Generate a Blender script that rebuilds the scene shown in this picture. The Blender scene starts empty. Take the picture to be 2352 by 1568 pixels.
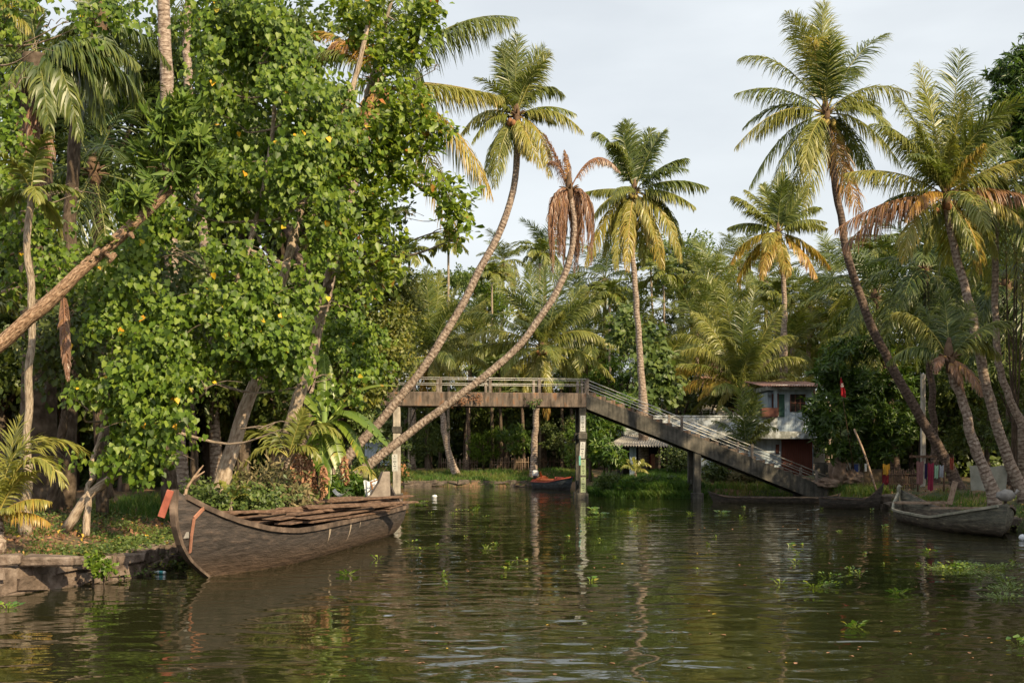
import bpy, bmesh, math, random
import numpy as np
from mathutils import Vector, Matrix, noise as mnoise
R = math.radians
rng = np.random.default_rng(7)
random.seed(7)
scene = bpy.context.scene
col = scene.collection

# ------------------------------------------------------------------ camera, sky, sun, exposure
FOC = 2522.0          # focal length in units of the 2352-wide picture
HOR = 1036.0          # picture row of the horizon
CAMH = 2.6
cam = bpy.data.objects.new('camera', bpy.data.cameras.new('camera'))
col.objects.link(cam)
cam.location = (0, 0, CAMH)
cam.rotation_euler = (R(90), 0, 0)
cam.data.sensor_width = 36
cam.data.lens = 36 * FOC / 2352
cam.data.shift_y = (HOR - 784) / 2352
cam.data.clip_end = 6000
cam.data.clip_start = 0.2
scene.camera = cam
SUN_AZ, SUN_EL = 138.0, 33.0      # azimuth clockwise from the view direction
world = bpy.data.worlds.new('World'); scene.world = world; world.use_nodes = True
nt = world.node_tree
bg = nt.nodes['Background']
sky = nt.nodes.new('ShaderNodeTexSky'); sky.sky_type = 'NISHITA'; sky.sun_disc = False
sky.sun_elevation = R(SUN_EL); sky.sun_rotation = R(SUN_AZ); sky.air_density = 1.2; sky.dust_density = 4.0; sky.ozone_density = 1.5
hs = nt.nodes.new('ShaderNodeHueSaturation'); hs.inputs['Saturation'].default_value = 0.42; hs.inputs['Value'].default_value = 1.0
nt.links.new(sky.outputs[0], hs.inputs['Color'])
wc = nt.nodes.new('ShaderNodeTexCoord'); wm = nt.nodes.new('ShaderNodeMapping'); wm.inputs['Scale'].default_value = (1.2, 1.2, 4)
wn = nt.nodes.new('ShaderNodeTexNoise'); wn.inputs['Scale'].default_value = 1.6; wn.inputs['Detail'].default_value = 6
wr = nt.nodes.new('ShaderNodeMapRange'); wr.inputs[1].default_value = .42; wr.inputs[2].default_value = .72; wr.inputs[3].default_value = .50; wr.inputs[4].default_value = .92
wx = nt.nodes.new('ShaderNodeMix'); wx.data_type = 'RGBA'; wx.inputs[7].default_value = (6.05, 6.4, 6.6, 1)
nt.links.new(wc.outputs['Generated'], wm.inputs[0]); nt.links.new(wm.outputs[0], wn.inputs['Vector'])
nt.links.new(wn.outputs[0], wr.inputs[0]); nt.links.new(wr.outputs[0], wx.inputs[0])
nt.links.new(hs.outputs[0], wx.inputs[6]); nt.links.new(wx.outputs[2], bg.inputs['Color'])
bg.inputs['Strength'].default_value = 0.125
sd = bpy.data.lights.new('sun', 'SUN'); sd.energy = 5.0; sd.angle = R(0.6); sd.color = (1.0, 0.80, 0.50)
sun = bpy.data.objects.new('sun', sd); col.objects.link(sun)
sdir = Vector((math.sin(R(SUN_AZ)) * math.cos(R(SUN_EL)), math.cos(R(SUN_AZ)) * math.cos(R(SUN_EL)), math.sin(R(SUN_EL))))
sun.rotation_euler = sdir.to_track_quat('Z', 'Y').to_euler()
sun.location = sdir * 60
scene.view_settings.view_transform = 'Standard'; scene.view_settings.look = 'None'
scene.view_settings.exposure = 0.45; scene.view_settings.gamma = 1.0
scene.cycles.max_bounces = 7; scene.cycles.diffuse_bounces = 3; scene.cycles.glossy_bounces = 3
scene.cycles.transmission_bounces = 3; scene.cycles.transparent_max_bounces = 6
scene.cycles.caustics_reflective = False; scene.cycles.caustics_refractive = False
scene.cycles.use_denoising = True

# ------------------------------------------------------------------ coordinates: a picture point at a real distance
def P(px, py, Y): return Vector(((px - 1176) / FOC * Y, Y, CAMH + (HOR - py) / FOC * Y))
def onz(px, py, z=0.0):
    Y = (CAMH - z) * FOC / (py - HOR); return Vector(((px - 1176) / FOC * Y, Y, z))
def ppm(Y): return FOC / Y

# ------------------------------------------------------------------ materials
def nodes(name):
    m = bpy.data.materials.new(name); m.use_nodes = True
    t = m.node_tree; b = t.nodes['Principled BSDF']
    return m, t, b
def ramp(t, stops, interp='LINEAR'):
    r = t.nodes.new('ShaderNodeValToRGB'); e = r.color_ramp.elements
    r.color_ramp.interpolation = interp
    while len(e) < len(stops): e.new(0.5)
    for i, (p, c) in enumerate(stops): e[i].position = p; e[i].color = (c[0], c[1], c[2], 1)
    return r
def noise_mat(name, stops, scale=6, rough=.85, bump=.3, bdist=.02, detail=8, stretch=(1, 1, 1), spec=.3, coord='Object', metal=0, bscale=None, distort=0.0, streak=0.0):
    m, t, b = nodes(name)
    tc = t.nodes.new('ShaderNodeTexCoord'); mp = t.nodes.new('ShaderNodeMapping'); mp.inputs['Scale'].default_value = stretch
    t.links.new(tc.outputs[coord], mp.inputs[0])
    n = t.nodes.new('ShaderNodeTexNoise'); n.inputs['Scale'].default_value = scale; n.inputs['Detail'].default_value = detail; n.inputs['Roughness'].default_value = .62
    n.inputs['Distortion'].default_value = distort
    t.links.new(mp.outputs[0], n.inputs['Vector'])
    r = ramp(t, stops); t.links.new(n.outputs[0], r.inputs[0]); t.links.new(r.outputs[0], b.inputs['Base Color'])
    if streak:      # rain runs down the face and blotches of algae
        m3 = t.nodes.new('ShaderNodeMapping'); m3.inputs['Scale'].default_value = (4.5, 4.5, .35); t.links.new(tc.outputs[coord], m3.inputs[0])
        n3 = t.nodes.new('ShaderNodeTexNoise'); n3.inputs['Scale'].default_value = 1.6; n3.inputs['Detail'].default_value = 5; t.links.new(m3.outputs[0], n3.inputs['Vector'])
        r3 = ramp(t, [(.36, (1 - streak,) * 3), (.5, (1, 1, 1)), (.66, (1 + streak * .6, 1 + streak * .5, 1 + streak * .4))]); t.links.new(n3.outputs[0], r3.inputs[0])
        x3 = t.nodes.new('ShaderNodeMix'); x3.data_type = 'RGBA'; x3.blend_type = 'MULTIPLY'; x3.inputs[0].default_value = 1; t.links.new(r.outputs[0], x3.inputs[6]); t.links.new(r3.outputs[0], x3.inputs[7]); t.links.new(x3.outputs[2], b.inputs['Base Color'])
    b.inputs['Roughness'].default_value = rough; b.inputs['Specular IOR Level'].default_value = spec; b.inputs['Metallic'].default_value = metal
    if bump:
        n2 = t.nodes.new('ShaderNodeTexNoise'); n2.inputs['Scale'].default_value = bscale or scale * 4; n2.inputs['Detail'].default_value = 6
        t.links.new(mp.outputs[0], n2.inputs['Vector'])
        bp = t.nodes.new('ShaderNodeBump'); bp.inputs['Strength'].default_value = bump; bp.inputs['Distance'].default_value = bdist
        t.links.new(n2.outputs[0], bp.inputs['Height']); t.links.new(bp.outputs[0], b.inputs['Normal'])
    return m
def leaf_mat(name, stops, rough=.42, trans=.3, spec=.4, tcol=1.6):
    """colour varies leaf by leaf through the attribute 'age'"""
    m, t, b = nodes(name)
    a = t.nodes.new('ShaderNodeAttribute'); a.attribute_name = 'age'
    tc = t.nodes.new('ShaderNodeTexCoord')
    n = t.nodes.new('ShaderNodeTexNoise'); n.inputs['Scale'].default_value = 2.2; n.inputs['Detail'].default_value = 3
    t.links.new(tc.outputs['Object'], n.inputs['Vector'])
    ma = t.nodes.new('ShaderNodeMath'); ma.operation = 'MULTIPLY_ADD'; ma.inputs[1].default_value = .14; t.links.new(n.outputs[0], ma.inputs[0])
    sb = t.nodes.new('ShaderNodeMath'); sb.operation = 'SUBTRACT'; sb.inputs[1].default_value = .07
    t.links.new(a.outputs['Fac'], ma.inputs[2]); t.links.new(ma.outputs[0], sb.inputs[0])
    r = ramp(t, stops); t.links.new(sb.outputs[0], r.inputs[0])
    t.links.new(r.outputs[0], b.inputs['Base Color'])
    b.inputs['Roughness'].default_value = rough; b.inputs['Specular IOR Level'].default_value = spec
    tr = t.nodes.new('ShaderNodeBsdfTranslucent')
    g = t.nodes.new('ShaderNodeMix'); g.data_type = 'RGBA'; g.blend_type = 'MULTIPLY'; g.inputs[0].default_value = 1; g.inputs[7].default_value = (tcol, tcol, tcol * .45, 1)
    t.links.new(r.outputs[0], g.inputs[6]); t.links.new(g.outputs[2], tr.inputs['Color'])
    mx = t.nodes.new('ShaderNodeMixShader'); mx.inputs[0].default_value = trans
    t.links.new(b.outputs[0], mx.inputs[1]); t.links.new(tr.outputs[0], mx.inputs[2])
    t.links.new(mx.outputs[0], t.nodes['Material Output'].inputs['Surface'])
    return m
def bark_mat(name, c1, c2, c3, ring=0.0, scale=3.0, lichen=None):
    """UV: u around, v metres along the trunk; ring > 0 gives the leaf scars of a palm"""
    m, t, b = nodes(name)
    tc = t.nodes.new('ShaderNodeTexCoord'); mp = t.nodes.new('ShaderNodeMapping'); mp.inputs['Scale'].default_value = (3, 1, 1) if not ring else (3, 3, 3)
    t.links.new(tc.outputs['UV'], mp.inputs[0])
    n = t.nodes.new('ShaderNodeTexNoise'); n.inputs['Scale'].default_value = scale; n.inputs['Detail'].default_value = 8
    t.links.new(mp.outputs[0], n.inputs['Vector'])
    r = ramp(t, [(.3, c1), (.5, c2), (.7, c3)] + ([(.74, lichen)] if lichen else []))
    h = n.outputs[0]
    if ring:
        sx = t.nodes.new('ShaderNodeSeparateXYZ'); t.links.new(tc.outputs['UV'], sx.inputs[0])
        n1 = t.nodes.new('ShaderNodeTexNoise'); n1.inputs['Scale'].default_value = 1.3; t.links.new(tc.outputs['UV'], n1.inputs['Vector'])
        ad = t.nodes.new('ShaderNodeMath'); ad.operation = 'MULTIPLY_ADD'; ad.inputs[1].default_value = .34
        t.links.new(n1.outputs[0], ad.inputs[0]); t.links.new(sx.outputs[1], ad.inputs[2])
        mu = t.nodes.new('ShaderNodeMath'); mu.operation = 'MULTIPLY'; mu.inputs[1].default_value = ring; t.links.new(ad.outputs[0], mu.inputs[0])
        fr = t.nodes.new('ShaderNodeMath'); fr.operation = 'FRACT'; t.links.new(mu.outputs[0], fr.inputs[0])
        pw = t.nodes.new('ShaderNodeMath'); pw.operation = 'POWER'; pw.inputs[1].default_value = 2.5; t.links.new(fr.outputs[0], pw.inputs[0])
        mm = t.nodes.new('ShaderNodeMath'); mm.operation = 'MULTIPLY_ADD'; mm.inputs[1].default_value = -.16; t.links.new(pw.outputs[0], mm.inputs[0]); t.links.new(n.outputs[0], mm.inputs[2])
        t.links.new(mm.outputs[0], r.inputs[0]); h = mm.outputs[0]
    else:
        t.links.new(h, r.inputs[0])
    t.links.new(r.outputs[0], b.inputs['Base Color']); b.inputs['Roughness'].default_value = .9; b.inputs['Specular IOR Level'].default_value = .15
    bp = t.nodes.new('ShaderNodeBump'); bp.inputs['Strength'].default_value = .9; bp.inputs['Distance'].default_value = .07
    t.links.new(h, bp.inputs['Height']); t.links.new(bp.outputs[0], b.inputs['Normal'])
    return m

DEAD = (.23, .105, .052)
M = {}
PALMST = [(0, (.034, .064, .020)), (.16, (.120, .155, .034)), (.38, (.24, .245, .052)), (.50, (.27, .255, .055)), (.62, (.35, .285, .055)), (.78, (.42, .24, .045)), (.9, (.34, .185, .105)), (1, (.25, .145, .10))]
M['palm'] = leaf_mat('palm_leaflets', PALMST, rough=.38, trans=.30, spec=.5, tcol=1.5)
M['rachis'] = leaf_mat('palm_rachis', [(0, (.16, .19, .06)), (.4, (.36, .30, .07)), (.7, (.48, .26, .06)), (.9, (.30, .14, .07)), (1, (.24, .12, .07))], trans=0.0)
M['heart'] = leaf_mat('heart_leaves', [(0, (.038, .074, .007)), (.45, (.108, .180, .016)), (.86, (.195, .262, .032)), (.93, (.24, .26, .05)), (.97, (.78, .52, .03)), (1, (.70, .34, .03))], rough=.46, trans=.30, spec=.34)
M['almond'] = leaf_mat('almond_leaves', [(0, (.052, .090, .011)), (.45, (.150, .225, .022)), (.88, (.265, .320, .042)), (.95, (.25, .28, .05)), (1, (.45, .14, .04))], rough=.42, trans=.34, spec=.4)
M['glossy'] = leaf_mat('glossy_leaves', [(0, (.035, .068, .012)), (.5, (.10, .165, .024)), (1, (.22, .27, .04))], rough=.55, trans=.18, spec=.25)
M['mango'] = leaf_mat('mango_leaves', [(0, (.018, .042, .010)), (.5, (.056, .108, .015)), (.85, (.13, .20, .024)), (1, (.19, .24, .03))], rough=.4, trans=.25)
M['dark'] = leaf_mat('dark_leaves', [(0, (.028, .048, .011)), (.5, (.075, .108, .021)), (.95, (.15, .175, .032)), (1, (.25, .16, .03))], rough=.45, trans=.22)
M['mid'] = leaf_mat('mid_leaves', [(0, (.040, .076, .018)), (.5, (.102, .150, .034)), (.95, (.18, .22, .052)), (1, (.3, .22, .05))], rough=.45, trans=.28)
M['yellowish'] = leaf_mat('yellowish_leaves', [(0, (.055, .085, .015)), (.5, (.15, .17, .028)), (.9, (.29, .26, .045)), (1, (.45, .28, .05))], rough=.45, trans=.35)
M['banana'] = leaf_mat('banana_leaves', [(0, (.035, .085, .014)), (.5, (.115, .185, .024)), (.8, (.25, .29, .04)), (.93, (.42, .24, .04)), (1, (.40, .22, .11))], rough=.35, trans=.3, spec=.5)
M['grass'] = leaf_mat('grass_blades', [(0, (.03, .075, .012)), (.5, (.075, .15, .022)), (.8, (.17, .19, .04)), (1, (.30, .22, .09))], rough=.6, trans=.3)
M['litter'] = leaf_mat('fallen_leaves', [(0, (.10, .06, .035)), (.6, (.26, .13, .07)), (.9, (.38, .2, .12)), (1, (.6, .4, .04))], rough=.8, trans=.1)
M['hyacinth'] = leaf_mat('hyacinth_leaves', [(0, (.05, .13, .02)), (.5, (.13, .24, .03)), (.85, (.30, .36, .05)), (1, (.35, .2, .05))], rough=.35, trans=.3, spec=.5)
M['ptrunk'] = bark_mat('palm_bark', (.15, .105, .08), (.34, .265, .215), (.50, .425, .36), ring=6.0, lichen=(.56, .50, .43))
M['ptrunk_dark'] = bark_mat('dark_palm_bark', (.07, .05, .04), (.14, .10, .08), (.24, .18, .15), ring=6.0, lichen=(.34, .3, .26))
M['bark'] = bark_mat('tree_bark', (.20, .145, .10), (.40, .31, .235), (.54, .45, .36), scale=5, lichen=(.50, .46, .38))
M['bark_brown'] = bark_mat('brown_bark', (.09, .05, .03), (.30, .19, .12), (.50, .36, .25), scale=9, lichen=(.56, .46, .36))
M['bark_lichen'] = bark_mat('lichen_bark', (.16, .12, .09), (.34, .27, .20), (.46, .39, .31), scale=6, lichen=(.58, .54, .46))
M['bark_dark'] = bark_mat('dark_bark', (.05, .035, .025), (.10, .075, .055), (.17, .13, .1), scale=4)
M['wood'] = noise_mat('old_plank_wood', [(.3, (.060, .036, .024)), (.5, (.135, .082, .056)), (.72, (.235, .155, .110))], scale=2.2, stretch=(6, .5, 6), bump=.5, bdist=.01, rough=.9)
M['wood_pale'] = noise_mat('pale_wood', [(.3, (.16, .10, .07)), (.5, (.30, .21, .15)), (.7, (.42, .32, .24))], scale=3, stretch=(3, 1, 3), bump=.4, bdist=.01)
M['stone'] = noise_mat('wall_stone', [(.3, (.055, .040, .030)), (.5, (.15, .11, .085)), (.7, (.29, .23, .19))], scale=3.5, bump=.8, bdist=.04, rough=.92)
M['stone_dark'] = noise_mat('dark_stone', [(.3, (.05, .04, .032)), (.5, (.12, .095, .075)), (.7, (.22, .17, .13))], scale=2.5, bump=.7, bdist=.04)
M['pink'] = noise_mat('orange_painted_wall', [(.3, (.45, .2, .12)), (.7, (.6, .3, .2))], scale=2)
M['white'] = noise_mat('cream_plaster', [(.3, (.62, .55, .47)), (.7, (.78, .72, .64))], scale=2)
M['metal'] = noise_mat('galvanised_pipe', [(.3, (.42, .40, .37)), (.7, (.68, .66, .62))], scale=9, rough=.45, spec=.5, metal=.3, bump=0)
M['red'] = noise_mat('red_paint', [(.3, (.42, .075, .045)), (.6, (.52, .11, .07)), (.72, (.55, .3, .24))], scale=6, rough=.6)
M['soil'] = noise_mat('soil', [(.3, (.10, .06, .035)), (.5, (.2, .12, .07)), (.7, (.3, .19, .12))], scale=2, bump=.6)
M['nut'] = noise_mat('coconut_husk', [(.3, (.20, .16, .04)), (.7, (.38, .27, .07))], scale=5, rough=.6)
M['fibre'] = noise_mat('brown_fibre', [(.3, (.07, .045, .028)), (.7, (.19, .12, .075))], scale=7, rough=.95, bump=.8)
M['straw'] = leaf_mat('straw_leaves', [(0, (.05, .07, .02)), (.4, (.13, .12, .05)), (1, (.34, .26, .14))], rough=.8, trans=.15)
M['nut_brown'] = noise_mat('husk_fibre', [(.3, (.16, .08, .04)), (.7, (.36, .17, .07))], scale=7, rough=.9, bump=.7)

# ------------------------------------------------------------------ mesh helpers
class MB:
    def __init__(s): s.v = []; s.f = []; s.uv = []; s.mi = []; s.age = None; s.sm = []
    def face(s, idx, uv=None, mi=0, sm=False): s.f.append(tuple(idx)); s.uv.append(uv); s.mi.append(mi); s.sm.append(sm)
    def box(s, c, size, rot=None, mi=0, jit=0.0):
        c = Vector(c); hx, hy, hz = size[0] / 2, size[1] / 2, size[2] / 2; b = len(s.v)
        for x, y, z in ((-1, -1, -1), (1, -1, -1), (1, 1, -1), (-1, 1, -1), (-1, -1, 1), (1, -1, 1), (1, 1, 1), (-1, 1, 1)):
            p = Vector((x * hx, y * hy, z * hz))
            if jit: p += Vector((random.uniform(-jit, jit), random.uniform(-jit, jit), random.uniform(-jit, jit)))
            if rot is not None: p = rot @ p
            s.v.append(c + p)
        for f in ((0, 3, 2, 1), (4, 5, 6, 7), (0, 1, 5, 4), (1, 2, 6, 5), (2, 3, 7, 6), (3, 0, 4, 7)): s.face([b + i for i in f], mi=mi)
        return s
    def beam(s, a, b, w, h, mi=0, up=(0, 0, 1), jit=0.0):
        a, b = Vector(a), Vector(b); d = (b - a); L = d.length; d.normalize()
        sd_ = d.cross(Vector(up)).normalized(); u = sd_.cross(d)
        return s.box((a + b) / 2, (w, L, h), rot=Matrix((sd_, d, u)).transposed(), mi=mi, jit=jit)
    def tube(s, pts, rad, n=8, mi=0, cap=True, v0=0.0, wob=0.0):
        pts = [Vector(p) for p in pts]; b = len(s.v); L = v0; up = Vector((.13, .2, 1)).normalized(); rings = []
        for i, p in enumerate(pts):
            d = (pts[min(i + 1, len(pts) - 1)] - pts[max(i - 1, 0)]).normalized()
            x = d.cross(up)
            if x.length < .05: x = d.cross(Vector((1, 0, 0)))
            x.normalize(); y = x.cross(d)
            if i: L += (p - pts[i - 1]).length
            r = rad[i] if hasattr(rad, '__len__') else rad
            for k in range(n):
                a = 2 * math.pi * k / n
                rr = r * (1 + (wob * mnoise.noise(Vector((math.cos(a) * 1.3, math.sin(a) * 1.3, L * 1.7))) if wob else 0))
                s.v.append(p + (x * math.cos(a) + y * math.sin(a)) * rr)
            rings.append(L)
        for i in range(len(pts) - 1):
            for k in range(n):
                k2 = (k + 1) % n
                s.face((b + i * n + k, b + i * n + k2, b + (i + 1) * n + k2, b + (i + 1) * n + k),
                       uv=((k / n, rings[i]), ((k + 1) / n, rings[i]), ((k + 1) / n, rings[i + 1]), (k / n, rings[i + 1])), mi=mi, sm=True)
        if cap:
            s.face([b + k for k in range(n)][::-1], uv=[(0, 0)] * n, mi=mi)
            e = b + (len(pts) - 1) * n; s.face([e + k for k in range(n)], uv=[(0, 0)] * n, mi=mi)
        return s
    def quad(s, a, b, c, d, mi=0, sm=False):
        i = len(s.v); s.v += [Vector(a), Vector(b), Vector(c), Vector(d)]; s.face((i, i + 1, i + 2, i + 3), mi=mi, sm=sm); return s
    def blob(s, c, r, n=1, sq=(1, 1, 1), nz=.15, mi=0, sub=2, seed=0):
        bm = bmesh.new(); bmesh.ops.create_icosphere(bm, subdivisions=sub, radius=1.0)
        b = len(s.v)
        for v in bm.verts:
            q = v.co * (1 + nz * mnoise.noise(v.co * 2.1 + Vector((seed * 3.7, seed, 0))))
            s.v.append(Vector(c) + Vector((q.x * r * sq[0], q.y * r * sq[1], q.z * r * sq[2])))
        for f in bm.faces: s.face([b + v.index for v in f.verts], mi=mi, sm=True)
        bm.free(); return s
    def sheet(s, fn, nu, nv, mi=0, sm=True, wrap=False):
        b = len(s.v)
        for i in range(nu + 1):
            for j in range(nv + 1): s.v.append(Vector(fn(i / nu, j / nv)))
        for i in range(nu):
            for j in range(nv):
                a = b + i * (nv + 1) + j
                s.face((a, a + nv + 1, a + nv + 2, a + 1), uv=((i / nu, j / nv), ((i + 1) / nu, j / nv), ((i + 1) / nu, (j + 1) / nv), (i / nu, (j + 1) / nv)), mi=mi, sm=sm)
        return s
    def bevelled(s, w):
        """a small chamfer on every edge of everything in the builder"""
        bm = bmesh.new(); vs = [bm.verts.new(v) for v in s.v]
        for f in s.f:
            try: bm.faces.new([vs[i] for i in f])
            except ValueError: pass
        bmesh.ops.bevel(bm, geom=bm.edges[:], offset=w, segments=1, affect='EDGES', clamp_overlap=True)
        o = MB(); bm.verts.index_update(); o.v = [v.co.copy() for v in bm.verts]
        for f in bm.faces: o.face([v.index for v in f.verts])
        bm.free(); return o
def mesh_of(name, mb, mats, off):
    me = bpy.data.meshes.new(name)
    me.from_pydata([tuple(Vector(v) - off) for v in mb.v], [], mb.f)
    for m in (mats if isinstance(mats, (list, tuple)) else [mats]): me.materials.append(m)
    me.polygons.foreach_set('material_index', mb.mi); me.polygons.foreach_set('use_smooth', mb.sm)
    if any(u is not None for u in mb.uv):
        lay = me.uv_layers.new(name='UVMap'); d = []
        for f, u in zip(mb.f, mb.uv):
            d.extend([c for q in (u if u is not None else [(0, 0)] * len(f)) for c in q])
        lay.data.foreach_set('uv', d)
    me.update(); return me
def np_mesh(name, V, F3, F4, mats, off, age=None, mi3=None, mi4=None, smooth=False):
    """mesh from arrays: V (n,3), triangles, quads; age per vertex"""
    me = bpy.data.meshes.new(name)
    V = np.asarray(V, dtype=np.float32) - np.array(off, dtype=np.float32)
    F3 = np.asarray(F3, dtype=np.int32).reshape(-1, 3); F4 = np.asarray(F4, dtype=np.int32).reshape(-1, 4)
    me.vertices.add(len(V)); me.vertices.foreach_set('co', V.ravel())
    loops = np.concatenate([F3.ravel(), F4.ravel()]); me.loops.add(len(loops)); me.loops.foreach_set('vertex_index', loops)
    n = len(F3) + len(F4); me.polygons.add(n)
    st = np.concatenate([np.arange(len(F3)) * 3, len(F3) * 3 + np.arange(len(F4)) * 4]).astype(np.int32)
    me.polygons.foreach_set('loop_start', st)
    for m in (mats if isinstance(mats, (list, tuple)) else [mats]): me.materials.append(m)
    if mi3 is not None or mi4 is not None:
        a = mi3 if mi3 is not None else np.zeros(len(F3)); b = mi4 if mi4 is not None else np.zeros(len(F4))
        me.polygons.foreach_set('material_index', np.concatenate([a, b]).astype(np.int32))
    if smooth: me.polygons.foreach_set('use_smooth', np.ones(n, dtype=bool))
    if age is not None:
        at = me.attributes.new('age', 'FLOAT', 'POINT'); at.data.foreach_set('value', np.asarray(age, dtype=np.float32))
    me.update(calc_edges=True); return me
def tag(o, label=None, cat=None, group=None, kind=None):
    if label: o['label'] = label
    if cat: o['category'] = cat
    if group: o['group'] = group
    if kind: o['kind'] = kind
    return o
class Thing:
    def __init__(s, name, label, cat, loc, group=None):
        s.e = bpy.data.objects.new(name, None); s.e.empty_display_size = .3; col.objects.link(s.e)
        s.loc = Vector(loc); s.e.location = s.loc; tag(s.e, label, cat, group)
    def part(s, name, mb, mats, parent=None, label=None):
        me = mb if isinstance(mb, bpy.types.Mesh) else mesh_of(name, mb, mats, s.loc)
        o = bpy.data.objects.new(name, me); col.objects.link(o); o.parent = parent or s.e
        if label: o['label'] = label
        return o
def solo(name, mb, mats, label=None, cat=None, group=None, kind=None, loc=(0, 0, 0)):
    loc = Vector(loc)
    me = mb if isinstance(mb, bpy.types.Mesh) else mesh_of(name, mb, mats, loc)
    o = bpy.data.objects.new(name, me); col.objects.link(o); o.location = loc
    return tag(o, label, cat, group, kind)
def dup(root, loc, rz=0, sc=1, label=None):
    r = root.copy(); col.objects.link(r); r.location = loc; r.rotation_euler = (0, 0, rz); r.scale = (sc, sc, sc)
    if label: r['label'] = label
    for ch in list(root.children):
        c = ch.copy(); col.objects.link(c); c.parent = r
        for g in ch.children:
            d = g.copy(); col.objects.link(d); d.parent = c
    return r
def spline(pts, n=24):
    pts = [Vector(p) for p in pts]
    if len(pts) == 2: return [pts[0].lerp(pts[1], i / n) for i in range(n + 1)]
    q = [pts[0] * 2 - pts[1]] + pts + [pts[-1] * 2 - pts[-2]]; out = []
    m = len(pts) - 1
    for i in range(n + 1):
        t = i / n * m; k = min(int(t), m - 1); t -= k
        a, b, c, d = q[k:k + 4]
        out.append(0.5 * ((2 * b) + (c - a) * t + (2 * a - 5 * b + 4 * c - d) * t * t + (3 * b - a - 3 * c + d) * t ** 3))
    return out

# ------------------------------------------------------------------ the lie of the land
WATER = [(-16, -40), (-13, 5), (-11, 14), (-9.3, 19.9), (-8.5, 21.3), (-7.75, 23.1), (-7.7, 25), (-7.8, 28), (-7.5, 33), (-6.6, 39), (-6.3, 44), (-6.6, 49), (-9, 51.5), (-16, 53), (-40, 54), (-140, 56),
         (-140, 84), (-30, 83), (-8.3, 82), (4.2, 80), (5.2, 74), (5.4, 66), (5.9, 62.4), (9.6, 60.8), (10.8, 63.2), (16.6, 62.6), (17.9, 59.6), (16.9, 54.5), (16.9, 50.5), (17.9, 46), (17.6, 40), (16.6, 36), (15.6, 32), (16, 27), (18, 20), (22, 8), (30, -40)]
WP = np.array(WATER)
def bank_dist(x, y):
    """distance from the water's edge, positive on land"""
    x = np.asarray(x, float); y = np.asarray(y, float); d = np.full(x.shape, 1e9); inside = np.zeros(x.shape, bool)
    n = len(WP)
    for i in range(n):
        a = WP[i]; b = WP[(i + 1) % n]; e = b - a
        t = np.clip(((x - a[0]) * e[0] + (y - a[1]) * e[1]) / (e @ e), 0, 1)
        d = np.minimum(d, np.hypot(x - a[0] - t * e[0], y - a[1] - t * e[1]))
        if a[1] != b[1]:
            c = ((a[1] > y) != (b[1] > y)) & (x < (b[0] - a[0]) * (y - a[1]) / (b[1] - a[1]) + a[0]); inside ^= c
    return np.where(inside, -d, d)
def ground_z(x, y):
    x = np.asarray(x, float); y = np.asarray(y, float)
    d = bank_dist(x, y)
    s = np.clip(d / 4.5, 0, 1); s = s * s * (3 - 2 * s)
    e = np.clip((d + .55) / .6, 0, 1)
    z = -1.6 + e * (2.0 + .04 * np.sin(x * 1.7 + y) + .03 * np.sin(y * 2.3 - x)) + (d > 0) * s * (.62 + .08 * np.sin(x * .35) * np.sin(y * .31 + 1) + .03 * np.sin(x * 1.9) * np.cos(y * 1.6))
    return z
def gz(x, y): return float(ground_z(np.array([x]), np.array([y]))[0])
def axis(lo, a, b, hi, st):
    m = list(np.arange(a, b + 1e-6, st)); l, x, s = [], a, st
    while x > lo: s *= 1.35; x -= s; l.append(x)
    h, x, s = [], m[-1], st
    while x < hi: s *= 1.35; x += s; h.append(x)
    return np.array(l[::-1] + m + h)
gx = axis(-3000, -24, 26, 3000, .3); gy = axis(-1500, 8, 92, 4000, .3)
GX, GY = np.meshgrid(gx, gy, indexing='ij'); GZ = ground_z(GX, GY)
nx, ny = GX.shape
idx = np.arange(nx * ny).reshape(nx, ny)
F4 = np.stack([idx[:-1, :-1], idx[1:, :-1], idx[1:, 1:], idx[:-1, 1:]], -1).reshape(-1, 4)
gm, t, b = nodes('bank_earth')
tc = t.nodes.new('ShaderNodeTexCoord')
n1 = t.nodes.new('ShaderNodeTexNoise'); n1.inputs['Scale'].default_value = .55; n1.inputs['Detail'].default_value = 8; n1.inputs['Roughness'].default_value = .7
t.links.new(tc.outputs['Object'], n1.inputs['Vector'])
r = ramp(t, [(.32, (.035, .055, .015)), (.45, (.07, .075, .025)), (.52, (.15, .095, .05)), (.66, (.27, .155, .09))]); t.links.new(n1.outputs[0], r.inputs[0]); t.links.new(r.outputs[0], b.inputs['Base Color'])
n2 = t.nodes.new('ShaderNodeTexNoise'); n2.inputs['Scale'].default_value = 9; n2.inputs['Detail'].default_value = 8; t.links.new(tc.outputs['Object'], n2.inputs['Vector'])
bp = t.nodes.new('ShaderNodeBump'); bp.inputs['Distance'].default_value = .06; t.links.new(n2.outputs[0], bp.inputs['Height']); t.links.new(bp.outputs[0], b.inputs['Normal'])
b.inputs['Roughness'].default_value = .95
solo('ground', np_mesh('ground', np.stack([GX, GY, GZ], -1).reshape(-1, 3), [], F4, gm, (0, 0, 0), smooth=True), gm, kind='structure', label='brown earth banks on both sides of the canal')

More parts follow.
